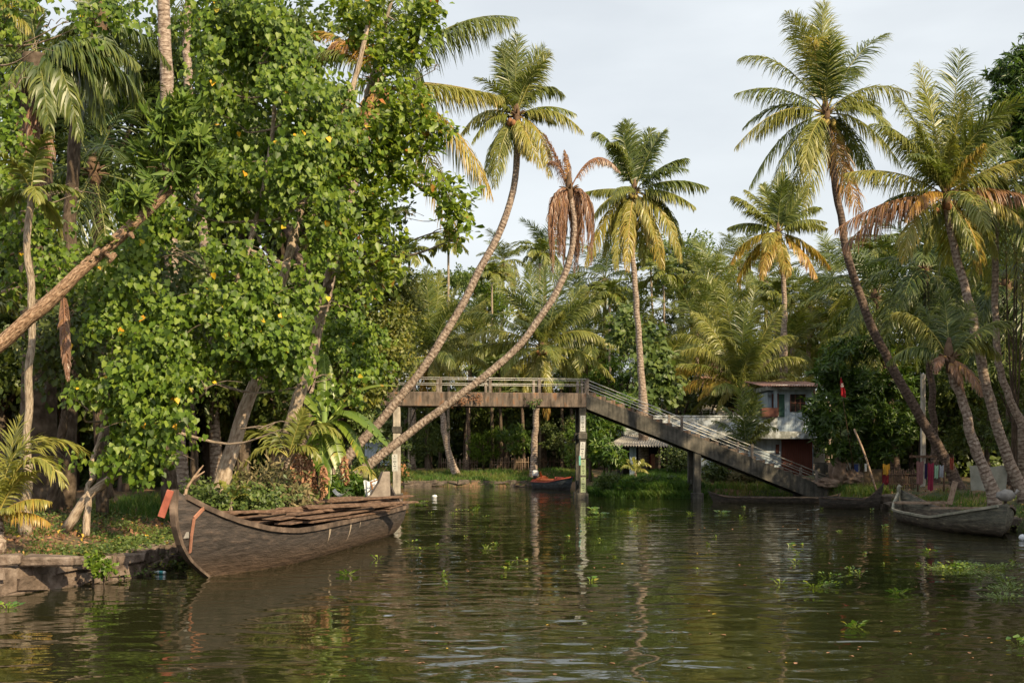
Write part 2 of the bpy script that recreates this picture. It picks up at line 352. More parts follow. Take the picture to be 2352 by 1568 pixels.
# water
wm_, t, b = nodes('canal_water')
b.inputs['Base Color'].default_value = (.018, .019, .007, 1); b.inputs['Roughness'].default_value = .03; b.inputs['IOR'].default_value = 1.33; b.inputs['Specular IOR Level'].default_value = .5
tc = t.nodes.new('ShaderNodeTexCoord')
def wn_(scale, st, det, dist=0.0):
    mp = t.nodes.new('ShaderNodeMapping'); mp.inputs['Scale'].default_value = st; mp.inputs['Rotation'].default_value = (0, 0, R(6)); t.links.new(tc.outputs['Object'], mp.inputs[0])
    n = t.nodes.new('ShaderNodeTexNoise'); n.inputs['Scale'].default_value = scale; n.inputs['Detail'].default_value = det; n.inputs['Distortion'].default_value = dist
    t.links.new(mp.outputs[0], n.inputs['Vector']); return n.outputs[0]
a1 = wn_(1.25, (.6, 1, 1), 1, .5); a2 = wn_(3.6, (.5, 1, 1), 1.5, .4); a3 = wn_(.28, (1, 1, 1), 2)
m1 = t.nodes.new('ShaderNodeMath'); m1.operation = 'MULTIPLY'; m1.inputs[1].default_value = 1.0; t.links.new(a1, m1.inputs[0])
m2 = t.nodes.new('ShaderNodeMath'); m2.operation = 'MULTIPLY_ADD'; m2.inputs[1].default_value = .20; t.links.new(a2, m2.inputs[0]); t.links.new(m1.outputs[0], m2.inputs[2])
mr = t.nodes.new('ShaderNodeMapRange'); mr.inputs[1].default_value = .35; mr.inputs[2].default_value = .65; mr.inputs[3].default_value = .25; mr.inputs[4].default_value = 1.15; t.links.new(a3, mr.inputs[0])
bp = t.nodes.new('ShaderNodeBump'); bp.inputs['Distance'].default_value = .05
t.links.new(mr.outputs[0], bp.inputs['Strength']); t.links.new(m2.outputs[0], bp.inputs['Height']); t.links.new(bp.outputs[0], b.inputs['Normal'])
w = MB(); w.quad((-3000, -1500, 0), (3000, -1500, 0), (3000, 4000, 0), (-3000, 4000, 0))
solo('canal_water', w, wm_, kind='structure', label='dark green canal water with ripples')

# ------------------------------------------------------------------ leaves
def T_(vs, f3, f4): return np.array(vs, float), np.array(f3, int).reshape(-1, 3), np.array(f4, int).reshape(-1, 4)
LEAF = {
 'heart': T_([(0, 0, 0), (0, .35, -.05), (0, .68, -.03), (0, 1.05, -.10), (-.34, -.08, .06), (-.47, .26, .07), (-.27, .66, .02), (.34, -.08, .06), (.47, .26, .07), (.27, .66, .02)],
             [(2, 3, 6), (2, 9, 3)], [(0, 1, 5, 4), (1, 2, 6, 5), (0, 7, 8, 1), (1, 8, 9, 2)]),
 'oval': T_([(0, 0, 0), (0, .35, -.02), (0, .7, -.03), (0, 1, -.08), (-.16, .32, .05), (-.30, .70, .05), (.16, .32, .05), (.30, .70, .05)],
            [(0, 1, 4), (0, 6, 1), (2, 3, 5), (2, 7, 3)], [(1, 2, 5, 4), (1, 6, 7, 2)]),
 'lance': T_([(0, 0, 0), (-.12, .35, .03), (.12, .35, .03), (0, .45, -.02), (-.10, .7, .0), (.10, .7, .0), (0, 1, -.14)],
             [(0, 3, 1), (0, 2, 3), (3, 6, 4), (3, 5, 6)], [(3, 4, 1, 3)][:0]),
 'simple': T_([(0, 0, 0), (-.30, .5, .07), (.30, .5, .07), (0, 1, -.08)], [(0, 3, 1), (0, 2, 3)], []),
}
LEAF['lance'] = T_([(0, 0, 0), (-.13, .4, .04), (.13, .4, .04), (0, 1, -.12)], [(0, 3, 1), (0, 2, 3)], [])
def unit(a): return a / np.maximum(np.linalg.norm(a, axis=-1, keepdims=True), 1e-9)
def scatter(kind, pos, tip, nrm, size, age):
    """leaves of one template as arrays"""
    tv, t3, t4 = LEAF[kind]; n = len(pos)
    y = unit(tip); x = unit(np.cross(y, nrm)); z = np.cross(x, y)
    V = (pos[:, None, :] + size[:, None, None] * (tv[None, :, 0:1] * x[:, None] + tv[None, :, 1:2] * y[:, None] + tv[None, :, 2:3] * z[:, None])).reshape(-1, 3)
    o = (np.arange(n) * len(tv))[:, None, None]
    return V, (t3[None] + o).reshape(-1, 3), (t4[None] + o).reshape(-1, 4), np.repeat(age, len(tv))
def join(parts):
    V, A, F3, F4, o = [], [], [], [], 0
    for v, f3, f4, a in parts:
        V.append(v); A.append(a); F3.append(f3 + o); F4.append(f4 + o); o += len(v)
    return np.concatenate(V), np.concatenate(F3), np.concatenate(F4), np.concatenate(A)
# open places in the left crowns where limbs, dark trunks and sky show through: picture segments with a half width
GAPS = [(150, 330, 250, 520, 48), (170, 130, 300, 290, 55), (378, 40, 386, 215, 30), (60, 60, 90, 420, 38), (500, 1150, 575, 900, 32), (640, 1090, 705, 870, 34), (655, 655, 700, 470, 28), (712, 850, 762, 610, 26),
        (690, 10, 790, 150, 55), (828, 160, 858, 50, 14), (520, 640, 560, 650, 26), (440, 1060, 560, 1090, 40), (300, 705, 340, 715, 20), (470, 250, 530, 265, 20), (600, 400, 640, 520, 20), (250, 640, 160, 720, 26), (150, 700, 155, 880, 30), (430, 840, 470, 850, 18), (590, 740, 610, 760, 18), (330, 900, 345, 915, 16), (905, 480, 960, 490, 22), (600, 1000, 640, 1060, 40)]
def open_mask(C):
    px = 1176 + C[:, 0] / C[:, 1] * FOC; py = HOR - (C[:, 2] - CAMH) / C[:, 1] * FOC; k = np.ones(len(C), bool)
    for x0, y0, x1, y1, w in GAPS:
        dx, dy = x1 - x0, y1 - y0; t = np.clip(((px - x0) * dx + (py - y0) * dy) / (dx * dx + dy * dy), 0, 1)
        k &= np.hypot(px - x0 - t * dx, py - y0 - t * dy) > w * (.75 + .5 * rng.random(len(C)))
    return k
def crown_points(pads, ntw, shell=.45, carve=None):
    """twig seats spread through flattened pads; outward direction for each"""
    vol = np.array([(p[3] * p[4] * p[5]) ** .8 for p in pads]); cnt = rng.multinomial(ntw, vol / vol.sum())
    C, O = [], []
    for p, k in zip(pads, cnt):
        if k == 0: continue
        d = unit(rng.normal(size=(k, 3))); r = rng.random(k) ** shell
        rad = np.array(p[3:6]) * (1 + .18 * np.sin(d[:, :1] * 5 + p[0]) * np.cos(d[:, 2:3] * 6 + p[1]))
        C.append(np.array(p[:3]) + d * r[:, None] * rad); O.append(unit(d * .8 + rng.normal(size=(k, 3)) * .45))
    C, O = np.concatenate(C), np.concatenate(O)
    if carve:
        q = np.array([mnoise.noise(Vector(c) * carve[0]) for c in C]); k = (q > carve[1]) & open_mask(C); C, O = C[k], O[k]
    return C, O
def leaf_clumps(C, O, kind, per, size, tw, droop, face=(.25, -.75, .55), agefn=None, whorl=False, spread=.5):
    n = len(C) * per; c = np.repeat(C, per, 0); o = np.repeat(O, per, 0); k = np.tile(np.arange(per), len(C))[:, None] / max(per - 1, 1)
    if whorl:
        pos = c + rng.normal(size=(n, 3)) * tw * .12
        s = unit(np.cross(o, rng.normal(size=(n, 3)))); tip = unit(s + o * rng.uniform(-.1, .8, (n, 1)) + np.array([0, 0, -droop]))
        nr = unit(o + np.array(face) * .5 + rng.normal(size=(n, 3)) * .2)
    else:
        pos = c + o * k * tw + rng.normal(size=(n, 3)) * tw * .22
        tip = unit(o * .35 + rng.normal(size=(n, 3)) * spread + np.array([0, 0, -droop]))
        nr = unit(o * .35 + np.array(face) + rng.normal(size=(n, 3)) * .38)
    a = np.repeat(rng.random(len(C)) * .4, per) + rng.random(n) * .5 if agefn is None else agefn(n)
    sz = size * rng.uniform(.45, 1.3, n)
    return scatter(kind, pos, tip, nr, sz, a)
def pad(px, py, rx, ry, Y, dy=None):
    k = Y / FOC; p = P(px, py, Y); return (p.x, p.y, p.z, rx * k, dy if dy else max(rx, ry) * k * .8, ry * k)
def limb_tubes(mb, trunks, pads, r0=.10, seats=None):
    pts = [(q, s) for tr in trunks for q, s in tr]
    for p in pads:
        c = Vector(p[:3])
        cand = [(q, s) for q, s in pts if q.z < c.z + .3] or pts
        q, s = min(cand, key=lambda e: (e[0] - c).length)
        mid = q.lerp(c, .5) + Vector((0, 0, -.12 * (q - c).length)) + Vector((random.uniform(-.2, .2), random.uniform(-.2, .2), 0))
        L = (q - c).length
        r = min(s * .6, r0 * (.4 + L / 4))
        mb.tube(spline([q, mid, c], 8), [max(r * (1 - .8 * i / 8), .008) for i in range(9)], n=5, cap=False)
        for _ in range(4):
            e = c + Vector((random.uniform(-1, 1) * p[3], random.uniform(-1, 1) * p[4], random.uniform(-.8, .9) * p[5])) * .8
            st = q.lerp(c, random.uniform(.6, 1))
            mb.tube(spline([st, st.lerp(e, .5) + Vector((0, 0, .1)), e], 5), [max(r * .4 * (1 - .85 * i / 5), .006) for i in range(6)], n=4, cap=False)
def trunk_pts(poly, Y, r0, r1, n=26, flare=0.25):
    """poly: picture points (px, py[, Y])"""
    w3 = spline([P(q[0], q[1], q[2] if len(q) > 2 else Y) for q in poly], n)
    ph = poly[0][0] * .37; w3 = [q + Vector((mnoise.noise(Vector((i * .35, ph, 0))), mnoise.noise(Vector((i * .35, ph, 7))), 0)) * .10 * math.sin(math.pi * i / n) for i, q in enumerate(w3)]
    rr = [r0 + (r1 - r0) * (i / n) + (flare * r0 * math.exp(-i / n * 14)) for i in range(n + 1)]
    return w3, rr
def broadleaf(name, label, cat, trunks, pads, kind, mat, ntw, per, size, tw=.5, droop=.7, bark='bark', group=None, whorl=False, agefn=None, limbs=True, r0=.1, shell=.45, extra=None, spread=.5, face=(.25, -.75, .55), carve=None):
    base = trunks[0][0][0] if trunks else Vector(pads[0][:3])
    if trunks: base = Vector((base.x, base.y, min(base.z, gz(base.x, base.y))))
    T = Thing(name, label, cat, base, group)
    if trunks:
        for w3, rr in trunks:
            mb = MB(); mb.tube(w3, rr, n=10, wob=.25); T.part('trunk', mb, M[bark])
    if limbs:
        mb = MB(); limb_tubes(mb, [list(zip(w3, rr)) for w3, rr in trunks], pads, r0); T.part('branches', mb, M[bark])
    C, O = crown_points(pads, ntw, shell, carve)
    parts = [leaf_clumps(C, O, kind, per, size, tw, droop, agefn=agefn, whorl=whorl, spread=spread, face=face)]
    V, F3, F4, A = join(parts)
    T.part('crown', np_mesh('crown', V, F3, F4, M[mat], T.loc, age=A), None)
    return T

# ------------------------------------------------------------------ palm fronds
def frond_arrays(p0, p1, p2, age, hang=.55, nl=74, ll=None, width=.06, seed=0, stiff=0.0, tipage=.12, frac0=.13, limp=False):
    """one frond: rachis on the curve p0-p1-p2, two rows of narrow leaflets that droop"""
    rg = np.random.default_rng(seed)
    p0, p1, p2 = (np.array(p, float) for p in (p0, p1, p2))
    def B(t): t = np.asarray(t)[:, None]; return (1 - t) ** 2 * p0 + 2 * t * (1 - t) * p1 + t * t * p2
    def D(t): t = np.asarray(t)[:, None]; return unit(2 * (1 - t) * (p1 - p0) + 2 * t * (p2 - p1))
    ts = np.linspace(0, 1, 13); pts = B(ts); tan = D(ts)
    L = np.sum(np.linalg.norm(np.diff(pts, axis=0), axis=1))
    if ll is None: ll = min(.295 * L, 1.3)
    up = np.array([0, 0, 1.0])
    # the side vector keeps one sense along the frond
    s0 = np.cross(p1 - p0, up) + np.cross(p2 - p0, up)
    vert = min(abs(p2[2] - p0[2]) / L, 1.0); an = rg.uniform(-.6, .6); s0 = s0 / L + np.array([math.cos(an), math.sin(an), 0]) * 1.6 * vert ** 2 * (1 if s0[0] >= 0 else -1)
    s0 = s0 / np.linalg.norm(s0)
    side = unit(s0[None] - (tan @ s0)[:, None] * tan); nrm = np.cross(side, tan)
    V, F3, F4, A, m3, m4 = [], [], [], [], [], []
    # rachis: three-sided tube
    o = 0; rr = np.linspace(.042, .006, 13) * (L / 5) ** .5
    ring = []
    for a in (0, 2.1, 4.2): ring.append(pts + (side * math.cos(a) + nrm * math.sin(a)) * rr[:, None])
    Rv = np.stack(ring, 1).reshape(-1, 3); V.append(Rv); A.append(np.full(len(Rv), age)); o = len(Rv)
    q = []
    for i in range(12):
        for k in range(3): q.append((i * 3 + k, i * 3 + (k + 1) % 3, i * 3 + 3 + (k + 1) % 3, i * 3 + 3 + k))
    F4.append(np.array(q)); m4.append(np.ones(len(q)))
    # leaflets
    t = np.linspace(frac0, .995, nl); t = t + rg.uniform(-.004, .004, nl)
    tw_ = rg.uniform(-.5, .5)
    for sg in (-1, 1):
        c = B(t); tg = D(t); sd = unit(s0[None] - (tg @ s0)[:, None] * tg); nm = np.cross(sd, tg)
        prof = np.sin(np.pi * (t * .86 + .12)) ** .55 * ll * rg.uniform(.72, 1.12, nl) * np.where(rg.random(nl) < .06, .35, 1)
        prof = np.where(t > .9, prof * (1.15 - (t - .9) * 3), prof)
        al = np.radians((22 if limp else 62) - (10 if limp else 36) * t ** 1.6 + rg.normal(size=nl) * (8 if limp else 5))[:, None]
        d = unit(tg * np.cos(al) + sd * sg * np.sin(al) + nm * (.25 - .35 * hang + stiff * .3) + np.array([0, 0, -.55]) * hang * (1 - vert * .8) + nm * tw_ * (t[:, None] - .3) * sg + rg.normal(size=(nl, 3)) * .12)
        h = (max(hang, .02) ** 1.6 * 1.15 * rg.uniform(.6, 1.35, nl))[:, None]
        g = np.array([0, 0, -1.0])
        d2 = unit(d + g * h * 1.1); d3 = unit(d + g * h * 2.9)
        l1, l2, l3 = prof[:, None] * .32, prof[:, None] * .34, prof[:, None] * .34
        wv = unit(tg - np.sum(tg * d, 1, keepdims=True) * d + nm * rg.normal(size=(nl, 1)) * .35)
        wd = width * (.6 + .4 * np.sin(np.pi * t))[:, None]
        a0 = c - wv * wd * .3; b0 = c + wv * wd * .3
        q1 = c + d * l1; a1 = q1 - wv * wd * .5; b1 = q1 + wv * wd * .5
        q2 = q1 + d2 * l2; a2 = q2 - wv * wd * .4; b2 = q2 + wv * wd * .4
        q3 = q2 + d3 * l3
        W = np.stack([a0, b0, a1, b1, a2, b2, q3], 1).reshape(-1, 3); V.append(W)
        ag = np.clip(age + tipage * (t - .5) + rg.normal(size=nl) * .05, 0, 1)
        A.append(np.clip(np.stack([ag, ag, ag, ag, ag + .03, ag + .03, ag + .12], 1), 0, 1).ravel())
        b_ = o + np.arange(nl)[:, None] * 7
        F4.append(np.concatenate([b_ + np.array([0, 1, 3, 2]), b_ + np.array([2, 3, 5, 4])])); m4.append(np.zeros(2 * nl))
        F3.append(b_ + np.array([4, 5, 6])); m3.append(np.zeros(nl)); o += len(W)
    return np.concatenate(V), np.concatenate(F3), np.concatenate(F4), np.concatenate(A), np.concatenate(m3), np.concatenate(m4)
def frond_mesh(name, lst, off):
    V, A, F3, F4, m3, m4, o = [], [], [], [], [], [], 0
    for v, f3, f4, a, x3, x4 in lst:
        V.append(v); A.append(a); F3.append(f3 + o); F4.append(f4 + o); m3.append(x3); m4.append(x4); o += len(v)
    c = np.concatenate
    return np_mesh(name, c(V), c(F3), c(F4), [M['palm'], M['rachis']], off, age=c(A), mi3=c(m3), mi4=c(m4))
seedc = [100]
def rand_frond(c, az, el, L, age, hang, droop=1.0, **kw):
    """a frond from an azimuth and a starting elevation; it arches over"""
    c = np.array(c); h = np.array([math.cos(az), math.sin(az), 0.0]); e = R(el)
    p1 = c + (h * math.cos(e) + np.array([0, 0, math.sin(e)])) * L * .55
    e2 = R(el - 62 * droop - (12 if el < 40 else 0)); e2 = max(e2, R(-88))
    p2 = p1 + (h * math.cos(e2) + np.array([0, 0, math.sin(e2)])) * L * .52
    seedc[0] += 1
    return frond_arrays(c, p1, p2, age, hang=hang, seed=seedc[0], **kw)
def crown_list(c, n, L, age0=.12, age1=.6, elmin=-55, nl=46, droop=1.0, width=.05, hang=.5, gap=None):
    out = []; a0 = random.uniform(0, 6)
    for i in range(n):
        f = i / max(n - 1, 1); el = 84 - (84 - elmin) * f ** 1.05 + random.uniform(-6, 6); az = a0 + i * 2.4 + random.uniform(-.2, .2)
        age = age0 + (age1 - age0) * f ** 2.2 + random.uniform(-.06, .06)
        out.append(rand_frond(c, az, el, L * random.uniform(.85, 1.08) * (1 - .12 * f), max(age, 0), hang * random.uniform(.7, 1.3) * (.6 + .8 * f), droop=droop * random.uniform(.75, 1.2), nl=nl, width=width))
    return out
def nuts(T, c, n, r, R_=.35, mat='nut'):
    for i in range(n):
        a = random.uniform(0, 6.3); q = Vector(c) + Vector((math.cos(a) * R_, math.sin(a) * R_, -.25 - random.random() * .35))
        mb = MB(); mb.blob(q, r * random.uniform(.85, 1.1), sq=(1, 1, 1.2), nz=.06, sub=2); T.part('coconut', mb, M[mat])
def palm(name, label, poly, Y, r0, r1, crown=None, fronds=(), rnd=None, bark='ptrunk', nuts_n=0, group=None, hub=True, ck=None, frondparts=True, cat='palm tree', nutmat='nut', flare=.5, nl=96, width=.045):
    """poly: trunk in the picture, foot first. fronds: (tipx, tipy, ctrlx, ctrly, depth, age, hang)"""
    w3, rr = trunk_pts(poly, Y, r0, r1, n=34, flare=flare)
    base = w3[0]; base = Vector((base.x, base.y, gz(base.x, base.y)))
    if w3[0].z > base.z + .02: w3.insert(0, base + Vector((0, 0, -.1))); rr.insert(0, rr[0] * 1.05)
    T = Thing(name, label, cat, base, group)
    mb = MB(); mb.tube(w3, rr, n=12, wob=.14); T.part('trunk', mb, M[bark])
    c = w3[-1]; Yc = c.y
    if hub:
        mb = MB(); mb.tube([c + Vector((0, 0, -.5)), c + Vector((0, 0, -.1)), c + Vector((0, 0, .35)), c + Vector((0, 0, .8))], [r1 * .95, r1 * 1.35, r1 * 1.25, r1 * .4], n=9, wob=.5)
        for i in range(10):
            a = i * 2.4; d = Vector((math.cos(a), math.sin(a), .9 - i * .09)).normalized()
            mb.tube([c + d * .05, c + d * .35, c + d * .5 + Vector((0, 0, -.05))], [.05, .035, .015], n=5)
        T.part('crown_heart', mb, M['fibre'])
    for f in fronds:
        tx, ty, cx, cy, dep, age, hang = f[:7]
        tip = P(tx, ty, Yc); ct = P(cx, cy, Yc); tip = tip * 1.0; tip.y += dep; ct.y += dep * .45
        seedc[0] += 1
        dead = age > .9 and hang > 1.1
        arr = frond_arrays(c, ct, tip, age, hang=hang, seed=seedc[0], nl=nl, width=width, ll=(tip - c).length * .24 if dead else None, limp=dead)
        T.part('frond', frond_mesh('frond', [arr], T.loc), None)
    if rnd:
        lst = crown_list(c, **rnd)
        if frondparts:
            for a in lst: T.part('frond', frond_mesh('frond', [a], T.loc), None)
        else: T.part('crown', frond_mesh('crown', lst, T.loc), None)
    if nuts_n: nuts(T, c, nuts_n, .13, mat=nutmat)
    return T

# ------------------------------------------------------------------ footbridge
M['concrete'] = noise_mat('weathered_concrete', [(.28, (.030, .024, .020)), (.42, (.095, .074, .060)), (.55, (.165, .130, .108)), (.66, (.23, .12, .065)), (.74, (.25, .21, .18))], scale=2.4, bump=.5, bdist=.02, detail=10, stretch=(1, 1, .45), streak=.5)
M['concrete_dark'] = noise_mat('dark_concrete', [(.3, (.030, .029, .025)), (.5, (.075, .071, .062)), (.72, (.155, .14, .12))], scale=1.8, bump=.5, bdist=.02, detail=10, streak=.4)  # darker tone for stair, stair piers, footings, collars and yard wall
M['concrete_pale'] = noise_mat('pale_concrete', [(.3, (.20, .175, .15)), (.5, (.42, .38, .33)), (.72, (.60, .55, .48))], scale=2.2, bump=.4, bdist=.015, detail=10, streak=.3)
M['post_concrete'] = noise_mat('post_concrete', [(.3, (.08, .065, .055)), (.5, (.20, .165, .14)), (.72, (.36, .31, .27))], scale=3, bump=.4, detail=10)
def bx(mb, px0, px1, py0, py1, Y, dep, yoff=0.0):
    """a box whose front face fills a picture rectangle at distance Y and runs dep metres back"""
    a = P(px0, py1, Y); b = P(px1, py0, Y)
    mb.box(((a.x + b.x) / 2, Y + dep / 2 + yoff, (a.z + b.z) / 2), (abs(b.x - a.x), dep, abs(b.z - a.z))); return mb
BWID = 1.7
def bridge():
    A = P(938, 898, 58.4); Bp = P(1347, 905, 59.3)
    T = Thing('footbridge', 'concrete footbridge over the canal with pipe railings and a long stair down to the right', 'footbridge', (A.x, A.y, 0))
    d = (Bp - A).normalized(); nb = Vector((-d.y, d.x, 0)).normalized()
    H = .77; topz = (A.z + Bp.z) / 2
    A.z = topz; Bp.z = topz
    A2 = A - d * 5.0
    def prism(mb, a, b, w0, w1, z0, z1):
        """beam between a and b at offsets w0..w1 behind the front face"""
        P0 = [a + nb * w0 + Vector((0, 0, z0)), b + nb * w0 + Vector((0, 0, z0)), b + nb * w1 + Vector((0, 0, z0)), a + nb * w1 + Vector((0, 0, z0))]
        P1 = [a + nb * w0 + Vector((0, 0, z1)), b + nb * w0 + Vector((0, 0, z1)), b + nb * w1 + Vector((0, 0, z1)), a + nb * w1 + Vector((0, 0, z1))]
        i = len(mb.v); mb.v += P0 + P1
        for f in ((0, 3, 2, 1), (4, 5, 6, 7), (0, 1, 5, 4), (1, 2, 6, 5), (2, 3, 7, 6), (3, 0, 4, 7)): mb.face([i + k for k in f])
    mb = MB(); prism(mb, A2, Bp, 0, .32, -H, 0); T.part('deck_beam', mb.bevelled(.025), M['concrete'])
    mb = MB(); prism(mb, A2, Bp, BWID - .32, BWID, -H, 0); T.part('deck_beam', mb, M['concrete'])
    mb = MB(); prism(mb, A2, Bp + d * .3, .322, BWID - .322, -.2, -.05); T.part('deck_slab', mb, M['concrete'])
    # railing posts and pipes of the level part, both sides
    for w, fr in ((.1, (1011, 1124, 1238, 1346)), (BWID - .12, (1006, 1119, 1232, 1337))):
        for px in fr:
            t = (px - 938) / (1347 - 938); q = A + (Bp - A) * t
            q = A + d * ((Bp - A).length * t) + nb * w
            mb = MB(); mb.box(q + Vector((0, 0, .41)), (.15, .15, .84)); T.part('railing_post', mb.bevelled(.02), M['post_concrete'])
        for h in (.46, .77):
            mb = MB(); mb.tube([A2 + nb * w + Vector((0, 0, h)), Bp + nb * w + Vector((0, 0, h))], .017, n=6); T.part('rail', mb, M['metal'])
    # stair
    S0 = Bp.copy(); S1 = P(1925, 1133, 61.8); sd_ = (S1 - S0)
    S1.y = S0.y + (S1.x - S0.x) * d.y / d.x
    k = S1.y / 61.8; S1 = P(1925, 1133, S1.y); S1.y = S0.y + (S1.x - S0.x) * d.y / d.x
    for w in (0, BWID - .3):
        mb = MB(); i = len(mb.v); h1 = .80
        for q in (S0, S1):
            for dz in (-h1 - .04, -.04 if q is S0 else .1):
                for ww in (w, w + .3): mb.v.append(q + nb * ww + Vector((0, 0, dz)))
        for f in ((0, 1, 3, 2), (4, 6, 7, 5), (0, 2, 6, 4), (1, 5, 7, 3), (2, 3, 7, 6), (0, 4, 5, 1)): mb.face([i + j for j in f])
        T.part('stair_stringer', mb, M['concrete_dark'])
    n = 27; st = MB()
    for j in range(n):
        a = S0.lerp(S1, j / n); b_ = S0.lerp(S1, (j + 1) / n); zt = a.z + .03
        a = Vector((a.x, a.y, zt)); b_ = Vector((b_.x, b_.y, zt))
        prism(st, a, b_ + d * .03, .04, BWID - .04, -.30, 0.0 + (j % 2) * .002)
    T.part('stair_steps', st, M['concrete'])
    for w in (.1, BWID - .12):
        prev = None
        for t in (.005, .36, .375, .64, .655, .90, .915) if w < 1 else (.0, .35, .63, .89):
            if w < 1 and t in (.36, .64, .90): continue
            q = S0.lerp(S1, t) + nb * w
            mb = MB(); mb.box(q + Vector((0, 0, .35)), (.14, .14, .95)); T.part('railing_post', mb.bevelled(.015), M['post_concrete'])
        for h in (.42, .74):
            mb = MB(); mb.tube([S0 + nb * w + Vector((0, 0, h)), S1 + nb * w + Vector((0, 0, h))], .022, n=6); T.part('rail', mb, M['metal'])
    # piers: pairs of columns with a collar and a footing
    def pier(q, top, mat, collar=None):
        for w in (0.05, BWID - .42):
            c = q + nb * w
            mb = MB(); mb.box((c.x, c.y + .2, top / 2), (.38, .4, top)); o = T.part('pier_column', mb.bevelled(.02), M[mat])
            mb = MB(); mb.box((c.x, c.y + .2, .12), (.62, .6, .42)); T.part('footing', mb.bevelled(.03), M['concrete_dark'], parent=o)
            if collar:
                mb = MB(); mb.box((c.x, c.y + .2, collar), (.48, .5, .36)); T.part('collar', mb.bevelled(.03), M['concrete_dark'], parent=o)
        mb = MB(); mb.box((q.x + nb.x * BWID / 2, q.y + nb.y * BWID / 2 + .2, .9), (.3, BWID - .7, .25)); T.part('cross_beam', mb, M[mat])
        if collar: mb = MB(); mb.box((q.x + nb.x * BWID / 2, q.y + nb.y * BWID / 2 + .2, collar), (.3, BWID - .8, .25)); T.part('cross_beam', mb, M[mat])
    pr = Bp - d * .2
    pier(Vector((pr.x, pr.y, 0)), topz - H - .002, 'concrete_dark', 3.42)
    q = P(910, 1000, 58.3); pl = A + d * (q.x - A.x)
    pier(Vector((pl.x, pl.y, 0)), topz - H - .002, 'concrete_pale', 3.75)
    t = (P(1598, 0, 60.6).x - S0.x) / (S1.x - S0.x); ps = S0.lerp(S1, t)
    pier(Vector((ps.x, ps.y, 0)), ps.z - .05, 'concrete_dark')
    pe = S0.lerp(S1, .87)
    for w in (0.05, BWID - .42):
        c = pe + nb * w; mb = MB(); mb.box((c.x, c.y + .2, .55), (.4, .36, 1.1)); T.part('pier_column', mb, M['concrete_dark'])
    return T, A, Bp, d, nb, topz, pr, pl
BR, bA, bB, bd, bn, btop, bpr, bpl = bridge()

# posters on the piers: rows of dark marks standing for the printed lines
M['paper_white'] = noise_mat('white_paper', [(.4, (.50, .51, .49)), (.7, (.62, .62, .60))], scale=6, bump=0)
M['paper_green'] = noise_mat('pale_green_paper', [(.4, (.28, .34, .19)), (.7, (.37, .43, .26))], scale=6, bump=0)
M['paper_yellow'] = noise_mat('yellow_paper', [(.4, (.62, .58, .18)), (.7, (.70, .66, .28))], scale=6, bump=0)
M['paper_teal'] = noise_mat('teal_paper', [(.4, (.10, .36, .33)), (.7, (.25, .5, .45))], scale=6, bump=0)
M['ink'] = noise_mat('black_ink', [(.4, (.02, .02, .02)), (.7, (.05, .05, .05))], scale=6, bump=0)
M['ink_grey'] = noise_mat('grey_print', [(.4, (.35, .36, .34)), (.7, (.45, .46, .44))], scale=6, bump=0)
def poster(x, y, z, w, h, mat, label, tilt=0.0, face='front', marks=True):
    T = Thing('poster', label, 'poster', (x, y, z), 'posters pasted on the bridge piers')
    c, s = math.cos(tilt), math.sin(tilt)
    def quad(mb, x0, x1, z0, z1, off):
        q = []
        for a, b_ in ((x0, z0), (x1, z0), (x1, z1), (x0, z1)):
            u, v = a * c - b_ * s, a * s + b_ * c
            q.append(Vector((x + u, y - off, z + v)) if face == 'front' else Vector((x - off, y + u, z + v)))
        q2 = [p + (Vector((0, .004, 0)) if face == 'front' else Vector((.004, 0, 0))) for p in q]
        i = len(mb.v); mb.v += q + q2
        for f in ((0, 1, 2, 3), (4, 7, 6, 5), (0, 4, 5, 1), (1, 5, 6, 2), (2, 6, 7, 3), (3, 7, 4, 0)): mb.face([i + j for j in f])
    mb = MB(); quad(mb, -w / 2, w / 2, -h / 2, h / 2, .006); T.part('paper_sheet', mb, M[mat])
    if marks:
        mb = MB(); quad(mb, -.02, .02, h * .36, h * .43, .011)
        for r_, (ww, n) in enumerate(((.55, 4), (.22, 2), (.50, 3), (.24, 2))):
            zc = h * (.06 - r_ * .135)
            for j in range(n):
                x0 = -w * ww / 2 + w * ww * j / n + (.03 * w if r_ == 3 else 0)
                quad(mb, x0, x0 + w * ww / n * .74, zc - h * random.uniform(.022, .034), zc + h * random.uniform(.022, .036), .011)
        T.part('printed_lines', mb, M['ink'])
        mb = MB()
        for r_ in range(4): quad(mb, -w * .3, w * .3, h * (.285 - r_ * .036), h * (.30 - r_ * .036), .011)
        quad(mb, -w * .42, w * .42, -h * .455, -h * .445, .011)
        T.part('small_print', mb, M['ink_grey'])
pc = bpr + bn * .05; fy = pc.y - .0
for z, mt, lb, ti, dx, h in ((4.05, 'paper_white', 'white printed poster above the collar of the middle bridge pier', 0, .03, .96), (2.62, 'paper_white', 'white printed poster just under the pier collar, slightly tilted', -.06, .01, .98),
                      (1.68, 'paper_green', 'pale green printed poster below the white ones on the pier', 0, .05, .94), (.72 + .02, 'paper_green', 'lowest pale green printed poster on the middle pier', 0, .05, .92)):
    poster(pc.x + dx - .02, fy, z + .05, .27, h * .9, mt, lb, ti)
poster(pc.x - .15, fy - .014, 2.1, .10, .5, 'paper_teal', 'small torn teal poster at the left edge of the pier', 0, marks=False)
poster(pc.x - .192, fy + 1.45, 4.15, .22, .98, 'paper_yellow', 'narrow yellow poster on the rear column of the middle pier', 0, face='side')
pq = bpl + bn * .05
poster(pq.x - .08, pq.y, 2.0, .3, .9, 'paper_white', 'faded handwritten notice on the pale left pier', .02)

